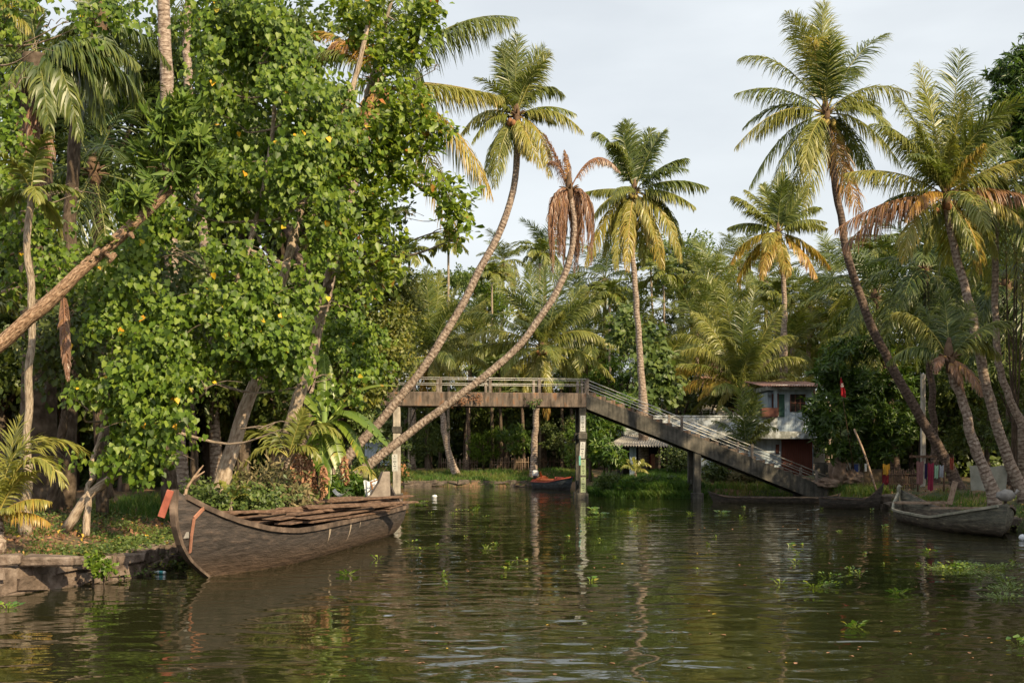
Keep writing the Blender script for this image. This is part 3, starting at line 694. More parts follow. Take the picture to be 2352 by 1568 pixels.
# ------------------------------------------------------------------ boats
M['tar'] = None
def hull_mat(name, top, low, scrape, rough=.75):
    m, t, b = nodes(name)
    tc = t.nodes.new('ShaderNodeTexCoord'); sx = t.nodes.new('ShaderNodeSeparateXYZ'); t.links.new(tc.outputs['Object'], sx.inputs[0])
    mp = t.nodes.new('ShaderNodeMapping'); mp.inputs['Scale'].default_value = (1, .45, 2.6); t.links.new(tc.outputs['Object'], mp.inputs[0])
    n = t.nodes.new('ShaderNodeTexNoise'); n.inputs['Scale'].default_value = 4.6; n.inputs['Detail'].default_value = 12; n.inputs['Roughness'].default_value = .68; t.links.new(mp.outputs[0], n.inputs['Vector'])
    ma = t.nodes.new('ShaderNodeMath'); ma.operation = 'MULTIPLY_ADD'; ma.inputs[1].default_value = .9; t.links.new(n.outputs[0], ma.inputs[0]); t.links.new(sx.outputs[2], ma.inputs[2])
    r = ramp(t, [(.45, scrape), (.72, low), (1.0, top)]); t.links.new(ma.outputs[0], r.inputs[0])
    r2 = ramp(t, [(.33, (.35, .34, .33)), (.5, (.9, .9, .9)), (.62, (1.5, 1.4, 1.3)), (.74, (3.0, 2.6, 2.3))]); t.links.new(n.outputs[0], r2.inputs[0])
    mx = t.nodes.new('ShaderNodeMix'); mx.data_type = 'RGBA'; mx.blend_type = 'MULTIPLY'; mx.inputs[0].default_value = 1; t.links.new(r.outputs[0], mx.inputs[6]); t.links.new(r2.outputs[0], mx.inputs[7])
    # seams between the strakes
    sm = t.nodes.new('ShaderNodeMath'); sm.operation = 'MULTIPLY_ADD'; sm.inputs[1].default_value = .10; t.links.new(n.outputs[0], sm.inputs[0]); t.links.new(sx.outputs[2], sm.inputs[2])
    s2 = t.nodes.new('ShaderNodeMath'); s2.operation = 'MULTIPLY'; s2.inputs[1].default_value = 4.3; t.links.new(sm.outputs[0], s2.inputs[0])
    s3 = t.nodes.new('ShaderNodeMath'); s3.operation = 'FRACT'; t.links.new(s2.outputs[0], s3.inputs[0])
    r5 = ramp(t, [(0, (.35, .33, .32)), (.07, (1, 1, 1)), (.93, (1, 1, 1)), (1, (.5, .48, .46))]); t.links.new(s3.outputs[0], r5.inputs[0])
    x5 = t.nodes.new('ShaderNodeMix'); x5.data_type = 'RGBA'; x5.blend_type = 'MULTIPLY'; x5.inputs[0].default_value = .4; t.links.new(mx.outputs[2], x5.inputs[6]); t.links.new(r5.outputs[0], x5.inputs[7])
    t.links.new(x5.outputs[2], b.inputs['Base Color']); b.inputs['Roughness'].default_value = rough
    bp = t.nodes.new('ShaderNodeBump'); bp.inputs['Strength'].default_value = .7; bp.inputs['Distance'].default_value = .07; t.links.new(n.outputs[0], bp.inputs['Height']); t.links.new(bp.outputs[0], b.inputs['Normal'])
    return m
M['hull_big'] = hull_mat('tarred_hull', (.062, .050, .045), (.115, .082, .063), (.22, .145, .10))
M['hull_grey'] = hull_mat('grey_green_hull', (.15, .145, .115), (.12, .10, .075), (.10, .07, .05))
M['hull_dark'] = hull_mat('dark_canoe_hull', (.07, .058, .05), (.06, .05, .042), (.07, .055, .04))
M['hull_blue'] = hull_mat('dark_blue_hull', (.05, .06, .075), (.05, .055, .06), (.06, .05, .05))
M['gun'] = noise_mat('worn_gunwale', [(.3, (.04, .030, .024)), (.5, (.105, .075, .058)), (.72, (.26, .19, .145))], scale=2.5, bump=.6, bdist=.015, detail=9)
M['gun_pale'] = noise_mat('pale_gunwale', [(.3, (.18, .19, .15)), (.5, (.30, .28, .22)), (.72, (.45, .40, .32))], scale=3, bump=.4)
M['seal'] = noise_mat('grey_patch', [(.3, (.16, .15, .14)), (.7, (.3, .28, .26))], scale=8)
class Hull:
    def __init__(s, A, B, half, sheer, bow, stern, keel=-.35, ub=.35, us=.25, wb=0.0, ws=0.0, belly=2.3):
        s.A, s.B = Vector((A[0], A[1], 0)), Vector((B[0], B[1], 0)); s.L = (s.B - s.A).length; s.d = (s.B - s.A).normalized(); s.n = Vector((s.d.y, -s.d.x, 0))
        s.half, s.sheer, s.bow, s.stern, s.keel, s.ub, s.us, s.wb, s.ws, s.belly = half, sheer, bow, stern, keel, ub, us, wb, ws, belly
    def W(s, u):
        a = 1 - (1 - min(u / s.ub, 1)) ** 2.2 * (1 - s.wb); b = 1 - (1 - min((1 - u) / s.us, 1)) ** 2.6 * (1 - s.ws); return s.half * a * b
    def pt(s, u, v, side, inset=0.0, lift=0.0):
        kz = s.keel + lift + .25 * max(0, (u - .8) / .2) ** 2; zt = s.sheer(u); z = kz + (zt - kz) * v
        pr = (1 - (1 - v) ** s.belly) ** .62
        w = max(s.W(u) * pr - inset, 0.0)
        al = u * s.L + s.bow(z) * (1 - u) ** 4 + s.stern(z) * u ** 4
        if inset: al = min(max(al, s.bow(z) + inset * 1.6), s.L + s.stern(z) - inset)
        return s.A + s.d * al + s.n * side * w + Vector((0, 0, z))
    def shell(s, nu=44, nv=12, inset=.055):
        mb = MB()
        for sd_ in (1, -1):
            mb.sheet(lambda i, j: s.pt(i, j, sd_), nu, nv); mb.sheet(lambda i, j: s.pt(i, j, sd_, inset, .1), nu, nv)
            mb.sheet(lambda i, j: s.pt(i, 1, sd_).lerp(s.pt(i, 1, sd_, inset, .1), j) + Vector((0, 0, .003)), nu, 1)
        return mb
    def rail(s, side, w=.07, h=.09, u0=0.02, u1=.98, off=.02, n=40, dz=-.02):
        mb = MB(); pts = [s.pt(u0 + (u1 - u0) * i / n, 1, side) + s.n * side * off + Vector((0, 0, dz)) for i in range(n + 1)]
        b = len(mb.v)
        for p in pts:
            jz = .012 * mnoise.noise(p * 2.0)
            for x, z in ((-w / 2, -h / 2), (w / 2, -h / 2), (w / 2, h / 2), (-w / 2, h / 2)): mb.v.append(p + s.n * side * x + Vector((0, 0, z + jz)))
        for i in range(n):
            for k in range(4): mb.face((b + i * 4 + k, b + i * 4 + (k + 1) % 4, b + i * 4 + 4 + (k + 1) % 4, b + i * 4 + 4 + k))
        mb.face((b, b + 3, b + 2, b + 1)); e = b + n * 4; mb.face((e, e + 1, e + 2, e + 3)); return mb

def big_sheer(u):
    return .84 + 1.01 * max(0, 1 - u / .24) ** 2.5 + .13 * max(0, (u - .6) / .4) ** 1.5 + .62 * max(0, (u - .955) / .045) ** 1.2
BOWT = [(-.4, .9), (0, 0), (.2, -.45), (.45, -.92), (.75, -1.26), (1.1, -1.48), (1.45, -1.56), (1.9, -1.50)]
def bowprof(z):
    z = min(max(z, -.4), 1.9)
    for (a, b_), (c_, d_) in zip(BOWT[:-1], BOWT[1:]):
        if z <= c_: return b_ + (d_ - b_) * (z - a) / (c_ - a)
    return BOWT[-1][1]
def bowprof_old(z):   # stem: foot at the water, raked forward and curving up
    zz = max(z, -.4); return -0.98 * max(0, zz / 1.83) ** .75 * 1.0 + (.5 * (-zz) if zz < 0 else 0) - (0)
BH = Hull((-6.30, 22.75), (-4.25, 36.3), 1.26, big_sheer, bowprof, lambda z: .45 * max(z, 0) - (.6 if z < 0 else 0), keel=-.38, ub=.30, us=.2, ws=0.0, wb=.0)
bb = Thing('wooden_cargo_boat', 'long black wooden cargo boat with tall curved prow, loaded with old planks', 'boat', BH.A)
h_o = bb.part('hull', BH.shell(60, 14), M['hull_big'])
bb.part('gunwale', BH.rail(1, .07, .11, .012, .97, dz=-.03), M['gun']); bb.part('gunwale', BH.rail(-1, .07, .11, .012, .97, dz=-.03), M['gun'])
# stem piece along the bow edge
mb = MB(); pts = []
for i in range(19):
    z = -.3 + (1.86 + .3) * i / 18; pts.append(BH.A + BH.d * (bowprof(z) - .02) + Vector((0, 0, z)))
b0 = len(mb.v)
for i, p in enumerate(pts):
    w = .055
    for x, y in ((-w, -.06), (w, -.06), (w, .08), (-w, .08)): mb.v.append(p + BH.n * x + BH.d * y)
for i in range(18):
    for k in range(4): mb.face((b0 + i * 4 + k, b0 + i * 4 + (k + 1) % 4, b0 + i * 4 + 4 + (k + 1) % 4, b0 + i * 4 + 4 + k))
mb.face((b0 + 72, b0 + 73, b0 + 74, b0 + 75)); mb.face((b0, b0 + 3, b0 + 2, b0 + 1))
bb.part('stem_post', mb, M['gun'])
# red painted board hanging on the far face of the stem head, its edge towards us
top = BH.A + BH.d * bowprof(1.83) + Vector((0, 0, 1.83))
mb = MB(); a = top + BH.d * -.10 + BH.n * -.04 + Vector((0, 0, .02)); e = a + Vector((-.17, -.05, -.52))
mb.beam(a, e, .135, .05, up=(0.0, 1, 0)); bb.part('prow_board', mb.bevelled(.008), noise_mat('worn_red_paint', [(.3, (.20, .055, .035)), (.58, (.34, .10, .065)), (.66, (.36, .12, .08)), (.70, (.60, .50, .44))], scale=5, rough=.8), label='red painted board at the head of the prow')
# reddish strap down the bow plating
mb = MB()
q = [P(502, 1165, 22.95), P(478, 1192, 22.6), P(462, 1230, 22.5), P(452, 1266, 22.45)]
def on_hull(px, py):
    """the point of the near side of the hull seen at a picture position"""
    best = None
    for i in range(0, 161):
        u = i / 160 * .5
        for j in range(0, 81):
            v = j / 80; p = BH.pt(u, v, 1); k = p.y / FOC
            X = 1176 + p.x / k; Yp = HOR - (p.z - CAMH) / k; e_ = (X - px) ** 2 + (Yp - py) ** 2
            if best is None or e_ < best[0]: best = (e_, p)
    return best[1]
off = BH.n * .02 + Vector((0, -.02, 0))
pts = [on_hull(*c_) + off for c_ in ((464, 1166), (447, 1190), (441, 1228), (437, 1266))]
for a, e in zip(pts[:-1], pts[1:]): mb.beam(a, e, .075, .03, up=BH.n)
bb.part('strap', mb, M['pink'] if False else noise_mat('reddish_batten', [(.3, (.30, .13, .08)), (.7, (.45, .22, .15))], scale=5), label='reddish wooden batten nailed down the bow plating')
mb = MB(); a = on_hull(420, 1230) + off; mb.beam(a + Vector((-.1, 0, 0)), on_hull(432, 1226) + off, .12, .012, up=BH.n); bb.part('patch', mb, M['seal'])
for (x0, y0, x1, y1, x2, y2), lb in (((428, 1122, 448, 1092, 467, 1068), 'upper of two pale bare sticks standing behind the boat prow'), ((424, 1134, 440, 1104, 470, 1082), 'lower of two pale bare sticks standing behind the boat prow')):
    mb = MB(); mb.tube(spline([P(x0, y0, 25.5), P(x1, y1, 25.6), P(x2, y2, 25.7)], 8), [.035, .035, .03, .03, .03, .025, .025, .02, .012], n=6); a_ = P(x0, y0, 25.5); mb.tube([a_ + Vector((-.1, 0, -.8)), a_], .035, n=6); solo('bare_stick', mb, M['wood_pale'], lb, 'stick', loc=a_)
# pale drips down the side
mb = MB(); M['drip'] = noise_mat('dried_drips', [(.3, (.3, .24, .18)), (.7, (.45, .37, .29))], scale=9)
for c_, w0, hh in (((757, 1228), .16, .4), ((805, 1215), .13, .55), ((838, 1205), .07, .22)):
    a = on_hull(*c_) + off
    def best_u(p):
        return min((( (BH.pt(i / 200, 1, 1) - p).x ** 2 + (BH.pt(i / 200, 1, 1).y - p.y) ** 2), i / 200) for i in range(20, 200))[1]
    u = best_u(a); n_ = 8
    for i in range(n_):
        v0 = .93 - hh * i / n_ * .8; v1 = .93 - hh * (i + 1) / n_ * .8; w_a = w0 * (1 - i / n_) ** .8 / BH.L / 2; w_b = w0 * (1 - (i + 1) / n_) ** .8 / BH.L / 2
        sh = .004 * i / n_
        mb.quad(BH.pt(u - w_a - sh, v0, 1) + BH.n * .008, BH.pt(u + w_a - sh, v0, 1) + BH.n * .008, BH.pt(u + w_b - sh, v1, 1) + BH.n * .008, BH.pt(u - w_b - sh, v1, 1) + BH.n * .008)
bb.part('drip_stains', mb, M['drip'])
# crossbeams
for u in (.25, .42, .6, .78):
    mb = MB(); mb.beam(BH.pt(u, 1, -1) + Vector((0, 0, -.1)), BH.pt(u, 1, 1) + Vector((0, 0, -.1)) - BH.n * .05, .14, .1); bb.part('crossbeam', mb, M['gun'])
# tall stern post
mb = MB(); sp = BH.pt(1, .55, 1)
prof = [(-1.0, .95), (-.55, 1.15), (-.28, 1.55), (-.12, 1.93), (.12, 1.93), (.14, 1.0), (.1, .5), (-.9, .5)]
b0 = len(mb.v)
base_s = BH.A + BH.d * (BH.L + .25)
for w in (-.09, .09):
    for x, z in prof: mb.v.append(base_s + BH.d * 0 + (BH.n * .75 + BH.d * .65).normalized() * x * 1.0 + (BH.d * .75 - BH.n * .65).normalized() * w + Vector((0, 0, z)))
k = len(prof); mb.face([b0 + i for i in range(k)][::-1]); mb.face([b0 + k + i for i in range(k)])
for i in range(k): mb.face((b0 + i, b0 + (i + 1) % k, b0 + k + (i + 1) % k, b0 + k + i))
bb.part('stern_post', mb, M['gun_pale'] if False else noise_mat('grey_stern_timber', [(.3, (.15, .12, .10)), (.7, (.33, .28, .24))], scale=3, bump=.5))
# the load of planks: each one a thing
PLG = 'old planks loaded in the cargo boat'
def plank(a, b_, w, h, label):
    mb = MB(); a, b_ = Vector(a), Vector(b_); T0 = (a + b_) / 2; mb.beam(a, b_, w, h, jit=.006)
    # split, ragged ends
    for i in (1, 2, 5, 6): mb.v[i] += (b_ - a).normalized() * random.uniform(-.09, .07)
    for i in (0, 3, 4, 7): mb.v[i] += (b_ - a).normalized() * random.uniform(-.07, .09)
    return solo('plank', mb.bevelled(.006), M['wood'], label, 'plank', PLG, loc=T0)
def at_boat(u, off, z): return BH.A + BH.d * (u * BH.L) + BH.n * off + Vector((0, 0, z))
random.seed(11)
rows = 0; PLL = []
for layer in (1, 2, 3):
    for j in range(7 - layer):
        off_ = -1.05 + j * (.40 + .05 * layer) + random.uniform(-.04, .04) + layer * .06
        u = .17 + random.uniform(0, .08)
        while u < .84:
            ln = random.uniform(.16, .30)
            u2 = min(u + ln, .90)
            lim = .97 * BH.W(min(max(u, .12), .97)) - .1; lim2 = .97 * BH.W(min(u2, .97)) - .1
            sk = .08 if j >= 5 - layer else .42; o1 = max(min(off_ - sk, lim), -lim); o2 = max(min(off_ + sk + random.uniform(-.1, .1), lim2), -lim2)
            z0 = .80 + layer * .095 + .12 * abs(u - .5) + random.uniform(0, .035) - (.05 if j == 7 - layer else 0)
            a = at_boat(u, o1, z0); b_ = at_boat(u2, o2, z0 + random.uniform(-.05, .03))
            PLL.append((plank(a, b_, random.uniform(.34, .50), random.uniform(.035, .055), 'x'), layer, u))
            rows += 1
            u = u2 - random.uniform(-.02, .05)
ORD = ('first', 'second', 'third', 'fourth', 'fifth', 'sixth', 'seventh', 'eighth', 'ninth', 'tenth', 'eleventh', 'twelfth', 'thirteenth', 'fourteenth', 'fifteenth', 'sixteenth', 'seventeenth', 'eighteenth', 'nineteenth', 'twentieth')
for ly, nm in ((1, 'bottom layer'), (2, 'middle layer'), (3, 'top layer')):
    for lo, hi, wh in ((0, .35, 'nearest the prow'), (.35, .6, 'amidships'), (.6, 1, 'towards the stern')):
        q = sorted([o for o, l_, u_ in PLL if l_ == ly and lo <= u_ < hi], key=lambda o: -o.location.y)
        for i_, o in enumerate(q): o['label'] = 'weathered plank in the %s of the load %s, %s from the back' % (nm, wh, ORD[min(i_, 19)])
# long ones that stick out over the stern on the right
for (x0, y0, Y0), (x1, y1, Y1), lb in (((700, 1163, 27.5), (957, 1152, 32.0), 'longest plank, sticking out over the stern and over the water'),
                                     ((680, 1156, 29.0), (945, 1138, 34.0), 'dark straight plank laid across the stern in front of the pale pier'),
                                     ((730, 1148, 30.0), (935, 1141, 34.5), 'thin plank under the top one at the stern'),
                                     ((700, 1166, 26.6), (905, 1157, 31.0), 'broad plank with a bark edge near the stern'),
                                     ((640, 1168, 26.2), (820, 1160, 29.4), 'plank with a split end halfway along the load'),
                                     ((505, 1176, 24.6), (760, 1170, 27.6), 'long flat plank on the bow half of the load')):
    a = P(x0, y0, Y0); b_ = P(x1, y1, Y1); a.z = max(a.z, .98); b_.z = max(b_.z, 1.0)
    plank(a, b_, .2, .055, lb)
# bent metal sheet lying on the planks
mb = MB(); c = P(783, 1140, 31.5)
mb.sheet(lambda i, j: c + Vector(((i - .5) * .42, (j - .5) * .5, .02 + .16 * (abs(i - .5) * 2) ** 2.0 + .05 * j)), 10, 3); 
mb.sheet(lambda i, j: c + Vector(((i - .5) * .42, (j - .5) * .5, .01 + .16 * (abs(i - .5) * 2) ** 2.0 + .05 * j)), 10, 3)
solo('metal_sheet', mb, M['metal'], 'curled grey metal sheet lying on the planks', 'metal sheet', loc=c)
# white cloth bundle at the stern with a stick and dark tool
M['cloth_white'] = noise_mat('white_cloth', [(.3, (.60, .63, .68)), (.7, (.80, .82, .84))], scale=4, bump=.5, bdist=.03)
c = P(848, 1118, 38.5)
def drape(c, w, h, nf=3, amp=.07, lean=0.0, thick=.02):
    mb = MB()
    for o_ in (0, thick):
        mb.sheet(lambda i, j: Vector(c) + Vector(((i - .5) * w * (1 - .12 * j) + lean * j, o_ + amp * math.sin(i * nf * 6.28 + j * 1.5) * (.3 + .7 * j), -j * h + .03 * math.sin(i * 9))), 26, 10)
    return mb
T = Thing('cloth_bundle', 'white cloth bundle hung beside the stern post of the cargo boat', 'cloth', c)
T.part('folded_cloth', drape(c + Vector((-.02, 0, .22)), .36, .55, 2, .05, .05), M['cloth_white'])
mb = MB(); mb.blob(c + Vector((.24, .05, 0)), .24, sq=(.8, .6, 1.1), nz=.4, sub=3); T.part('tied_end', mb, M['cloth_white'])
mb = MB(); mb.tube([P(843, 1132, 38.4), P(864, 1112, 38.4)], .018, n=5); solo('stick', mb, M['wood_pale'], 'thin slanting stick leaning against the white cloth', 'stick', loc=P(843, 1132, 38.4))
mb = MB(); mb.tube([P(850, 1108, 38.2), P(872, 1100, 38.2)], .022, n=6); mb.tube([P(851, 1106, 38.2), P(856, 1124, 38.2)], .03, n=6)
solo('mallet', mb.bevelled(.001), M['nut_brown'], 'dark long-headed mallet above the white cloth', 'tool', loc=P(850, 1108, 38.2))

# right canoe
def canoe_sheer(u): return .42 + .66 * max(0, 1 - u / .22) ** 1.8 + .62 * max(0, (u - .62) / .38) ** 1.7
RC = Hull((15.6, 43.8), (14.75, 33.1), 1.12, canoe_sheer, lambda z: -.35 * max(z, 0), lambda z: .5 * max(z, 0) ** .6 - (.8 if z < 0 else 0), keel=-.3, ub=.36, us=.34, ws=.0, belly=2.6)
T = Thing('wooden_canoe', 'grey-green wooden canoe moored at the bank, with a plank laid across it', 'boat', RC.A)
T.part('hull', RC.shell(), M['hull_grey']); T.part('gunwale', RC.rail(1, .07, .08), M['gun_pale']); T.part('gunwale', RC.rail(-1, .07, .08), M['gun'])
mb = MB(); mb.beam(RC.pt(.12, 1, -1) + Vector((0, 0, 0.02)), RC.pt(.12, 1, 1) + Vector((0, 0, .02)), .2, .09); T.part('thwart', mb, M['wood_pale'])
mb = MB(); mb.beam(RC.pt(.55, .8, -1), RC.pt(.55, .8, 1), .2, .07); T.part('thwart', mb, M['wood_pale'])
mb = MB(); a = RC.pt(.02, 1, 1); mb.tube([a + Vector((0, 0, -.1)), a + Vector((-.02, 0, .18)), a + Vector((.05, 0, .26))], [.1, .07, .09], n=7); T.part('stem_head', mb, M['gun_pale'])
mb = MB(); mb.beam(P(2063, 1153, 42.5), P(2172, 1154, 40.5), .16, .08, jit=.005); solo('plank', mb, M['wood_pale'], 'pale plank across the far end of the grey canoe', 'plank', loc=P(2063, 1153, 42.5))
mb = MB(); mb.beam(P(2140, 1166, 39.6), P(2268, 1166, 37.6), .17, .07, jit=.005); solo('plank', mb, M['wood_pale'], 'pale board lying lengthwise inside the grey canoe', 'plank', loc=P(2140, 1166, 39.6))
mb = MB(); a = P(2180, 1158, 41); e = P(2194, 1105, 41); mb.beam(a, e, .20, .05, up=(0, 1, 0), jit=.02); solo('paddle', mb.bevelled(.01), M['wood_pale'], 'pale upright paddle blade standing at the grey canoe', 'paddle', loc=a)
# pale tied bag on a short post above the prow
c = P(2311, 1137, 36.5); T = Thing('tied_bag', 'pale grey filled bag with a tied neck beside the canoe prow', 'bag', (c.x, c.y, gz(c.x + .3, c.y)))
mb = MB(); mb.blob(c, .27, sq=(1.15, .8, .72), nz=.25, sub=3); T.part('bag_body', mb, M['cloth_white'] if False else noise_mat('grey_sacking', [(.3, (.19, .18, .17)), (.7, (.30, .28, .26))], scale=5, bump=.5))
mb = MB(); mb.tube([c + Vector((.24, 0, .03)), c + Vector((.33, 0, .08)), c + Vector((.40, 0, .17))], [.09, .04, .07], n=7); T.part('tied_neck', mb, M['seal'])
mb = MB(); g0 = gz(c.x, c.y + .3); mb.tube([(c.x, c.y + .1, max(g0, -.6) - .1), (c.x, c.y + .05, c.z - .1)], [.07, .06], n=7); T.part('post', mb, M['bark_dark'])

# dark long canoes at the right bank
def low(u): return .30 + .25 * max(0, 1 - u / .2) ** 2 + .22 * max(0, (u - .8) / .2) ** 2
LC = Hull((10.3, 56.2), (16.2, 54.6), .5, low, lambda z: -.5 * max(z, 0), lambda z: .3 * max(z, 0), keel=-.2, ub=.3, us=.3)
T = Thing('dugout_canoe', 'long low dark canoe below the foot of the stair', 'boat', LC.A); T.part('hull', LC.shell(36, 8), M['hull_dark']); T.part('gunwale', LC.rail(1, .05, .05), M['gun']); T.part('gunwale', LC.rail(-1, .05, .05), M['gun'])
def low2(u): return .42 + .10 * (1 - u) + .75 * max(0, (u - .75) / .25) ** 1.8
SC = Hull((14.3, 50.8), (16.55, 49.6), .62, low2, lambda z: -.1 * max(z, 0), lambda z: .22 * max(z, 0), keel=-.2, ub=.25, us=.4, wb=.5)
T = Thing('dark_canoe', 'short dark canoe with a tall pointed prow next to the stone edge', 'boat', SC.A); T.part('hull', SC.shell(30, 8), M['hull_dark']); T.part('gunwale', SC.rail(1, .05, .05), M['gun']); T.part('gunwale', SC.rail(-1, .05, .05), M['gun'])
mb = MB(); mb.beam(SC.pt(.3, .9, -1), SC.pt(.3, .9, 1), .15, .05); T.part('thwart', mb, M['wood'])

# motor boat with orange gear by the pier
def ms(u): return .55 + .38 * max(0, (u - .5) / .5) ** 1.6
A_, B_ = onz(1232, 1122), onz(1310, 1126)
MBH = Hull((A_.x, A_.y + .2), (B_.x, B_.y + .2), .62, ms, lambda z: 0, lambda z: .35 * max(z, 0), keel=-.25, ub=.2, us=.35, wb=.7)
T = Thing('motor_boat', 'small dark motor boat with red gunwale moored behind the middle pier', 'boat', MBH.A); T.part('hull', MBH.shell(30, 8), M['hull_blue'])
T.part('gunwale', MBH.rail(1, .06, .08), M['red']); T.part('gunwale', MBH.rail(-1, .06, .08), M['red'])
M['orange'] = noise_mat('orange_plastic', [(.3, (.65, .12, .03)), (.7, (.78, .20, .06))], scale=3, bump=.1, rough=.5)
M['black'] = noise_mat('black_plastic', [(.3, (.02, .02, .022)), (.7, (.05, .05, .05))], scale=5, bump=0, rough=.4)
M['silver'] = noise_mat('silver_cowl', [(.3, (.5, .5, .52)), (.7, (.7, .7, .72))], scale=4, bump=0, rough=.35)
c = MBH.pt(0, 1, 0) + MBH.d * -.12
E = Thing('outboard_motor', 'grey and red outboard motor on the stern of the small motor boat', 'outboard motor', c)
mb = MB(); mb.box(c + Vector((0, 0, .52)), (.42, .34, .42)); E.part('cowl', mb.bevelled(.07), M['silver']); mb = MB(); mb.box(c + Vector((0, 0, .24)), (.34, .3, .16)); E.part('cowl_base', mb.bevelled(.03), M['black'])
mb = MB(); mb.tube([c + Vector((0, 0, .2)), c + Vector((0, 0, -.45))], [.07, .05], n=8); mb.box(c + Vector((-.05, 0, .02)), (.36, .2, .2)); E.part('shaft', mb, M['red'])
mb = MB(); mb.tube([c + Vector((.2, 0, .3)), c + Vector((.5, 0, .36))], .03, n=6); E.part('tiller', mb, M['black'])
mb = MB(); q0 = MBH.pt(.12, 1, 0); q1 = MBH.pt(.55, 1, 0); mb.tube(spline([q0 + Vector((-.2, 0, .1)), q0.lerp(q1, .5) + Vector((0, 0, .07)), q1 + Vector((0, 0, .05))], 8), .12, n=10)
solo('orange_tube', mb, M['orange'], 'long orange tube lying in the small motor boat', 'tube', loc=q0)
mb = MB(); q = MBH.pt(.22, 1, 0) + Vector((0, .1, .2)); mb.blob(q, .24, sq=(1.2, .7, .7), nz=.5, sub=3); mb.tube([q + Vector((-.12, 0, 0)), q + Vector((-.22, 0, .42)), q + Vector((-.15, 0, .45))], [.08, .06, .07], n=6)
solo('life_jacket', mb, M['orange'], 'crumpled orange life jacket with a raised strap in the motor boat', 'life jacket', loc=q)
mb = MB(); q = MBH.pt(.68, 1, 0) + Vector((0, 0, .08)); mb.box(q, (.62, .4, .34)); solo('red_crate', mb.bevelled(.02), M['red'], 'dark red box sitting in the middle of the motor boat', 'box', loc=q)

# ------------------------------------------------------------------ stone edging
def stone_wall(name, label, pts, z0, z1, rows, ln, mat='stone', dep=.45, proud=.12, jit=.03, seed=3, cap=True):
    random.seed(seed); mb = MB(); seg = []
    for a, b_ in zip(pts[:-1], pts[1:]):
        a, b_ = Vector((a[0], a[1], 0)), Vector((b_[0], b_[1], 0)); seg.append((a, b_))
    for a, b_ in seg:
        d_ = (b_ - a).normalized(); mb.beam(a + Vector((0, 0, (z0 + z1) / 2 - .03)), b_ + d_ * .1 + Vector((0, 0, (z0 + z1) / 2 - .03)), dep * .72, z1 - z0)
    for r_ in range(rows):
        za = z0 + (z1 - z0) * r_ / rows; zb = z0 + (z1 - z0) * (r_ + 1) / rows
        for a, b_ in seg:
            L = (b_ - a).length; d_ = (b_ - a).normalized(); nn = Vector((d_.y, -d_.x, 0)); s_ = 0
            while s_ < L:
                l_ = min(random.uniform(.6, 1.4) * ln, L - s_ + .1)
                c_ = a + d_ * (s_ + l_ / 2) + nn * random.uniform(-proud, proud) * .5
                hh = (zb - za) * random.uniform(.85, 1.12)
                rot = Matrix((nn, d_, Vector((0, 0, 1)))).transposed() @ Matrix.Rotation(random.uniform(-.05, .05), 3, 'Z')
                mb.box((c_.x, c_.y, za + hh / 2 + random.uniform(-.01, .02)), (dep, l_ - .03, hh - .02), rot=rot, jit=jit * 1.6); s_ += l_
    o = mb.bevelled(.025)
    return solo(name, o, M[mat], label, 'stone wall', loc=(pts[0][0], pts[0][1], 0))
stone_wall('stone_wall', 'mortared stone edging of the near left bank below the palm', [(-12.3, 9), (-11, 14), (-10.05, 17.0), (-9.35, 19.8), (-8.55, 21.4), (-7.9, 23.0), (-7.85, 25.5)][::-1], -.45, .50, 4, .62, seed=5)
stone_wall('stone_wall', 'low rough stone edging of the far bank under the bridge', [(-8.0, 82), (-2, 81.4), (4.0, 80.1)], -.3, .42, 3, .8, 'stone_dark', dep=.6, jit=.06, seed=8)
stone_wall('stone_wall', 'dark rough stones edging the bank behind the canoes', [(18.0, 46), (16.95, 50.6), (16.85, 54.5)][::-1], -.3, .3, 2, .55, 'stone_dark', dep=.6, jit=.07, seed=9)
def rock(c, size, label, seed, mat='stone', rot=0):
    mb = MB(); mb.box((0, 0, 0), size, rot=Matrix.Rotation(rot, 3, 'Z'), jit=min(size) * .14); bm_ = mb.bevelled(min(size) * .18)
    bm_.v = [v + Vector(c) + Vector((0, 0, .02 * mnoise.noise(v * 3))) for v in bm_.v]
    return solo('stone_slab' if size[2] < .3 * size[0] else 'stone', bm_, M[mat], label, 'stone', loc=c)
rock(P(115, 1287, 20.3), (.98, .5, .20), 'long flat grey slab lying on top of the stone wall', 1, rot=.05)
rock(P(28, 1286, 20.0), (.36, .3, .20), 'small reddish block beside the long slab on the wall', 2, rot=.2)
for i, (px, py, Y, s_, lb) in enumerate(((345, 1262, 24.2, (.5, .4, .25), 'brown stone half buried in the bank near the boat prow'), (2040, 1160, 50.2, (.9, .6, .35), 'dark stone at the water edge left of the grey canoe'), (2332, 1215, 36.4, (.7, .5, .4), 'dark block at the water edge right of the canoe prow'), (1992, 1150, 51.6, (1.2, .5, .25), 'pale log-like stone behind the short dark canoe'))):
    p = P(px, py, Y); rock((p.x, p.y, max(gz(p.x, p.y), 0.0) + .05), s_, lb, 5 + i, 'stone_dark', rot=i)

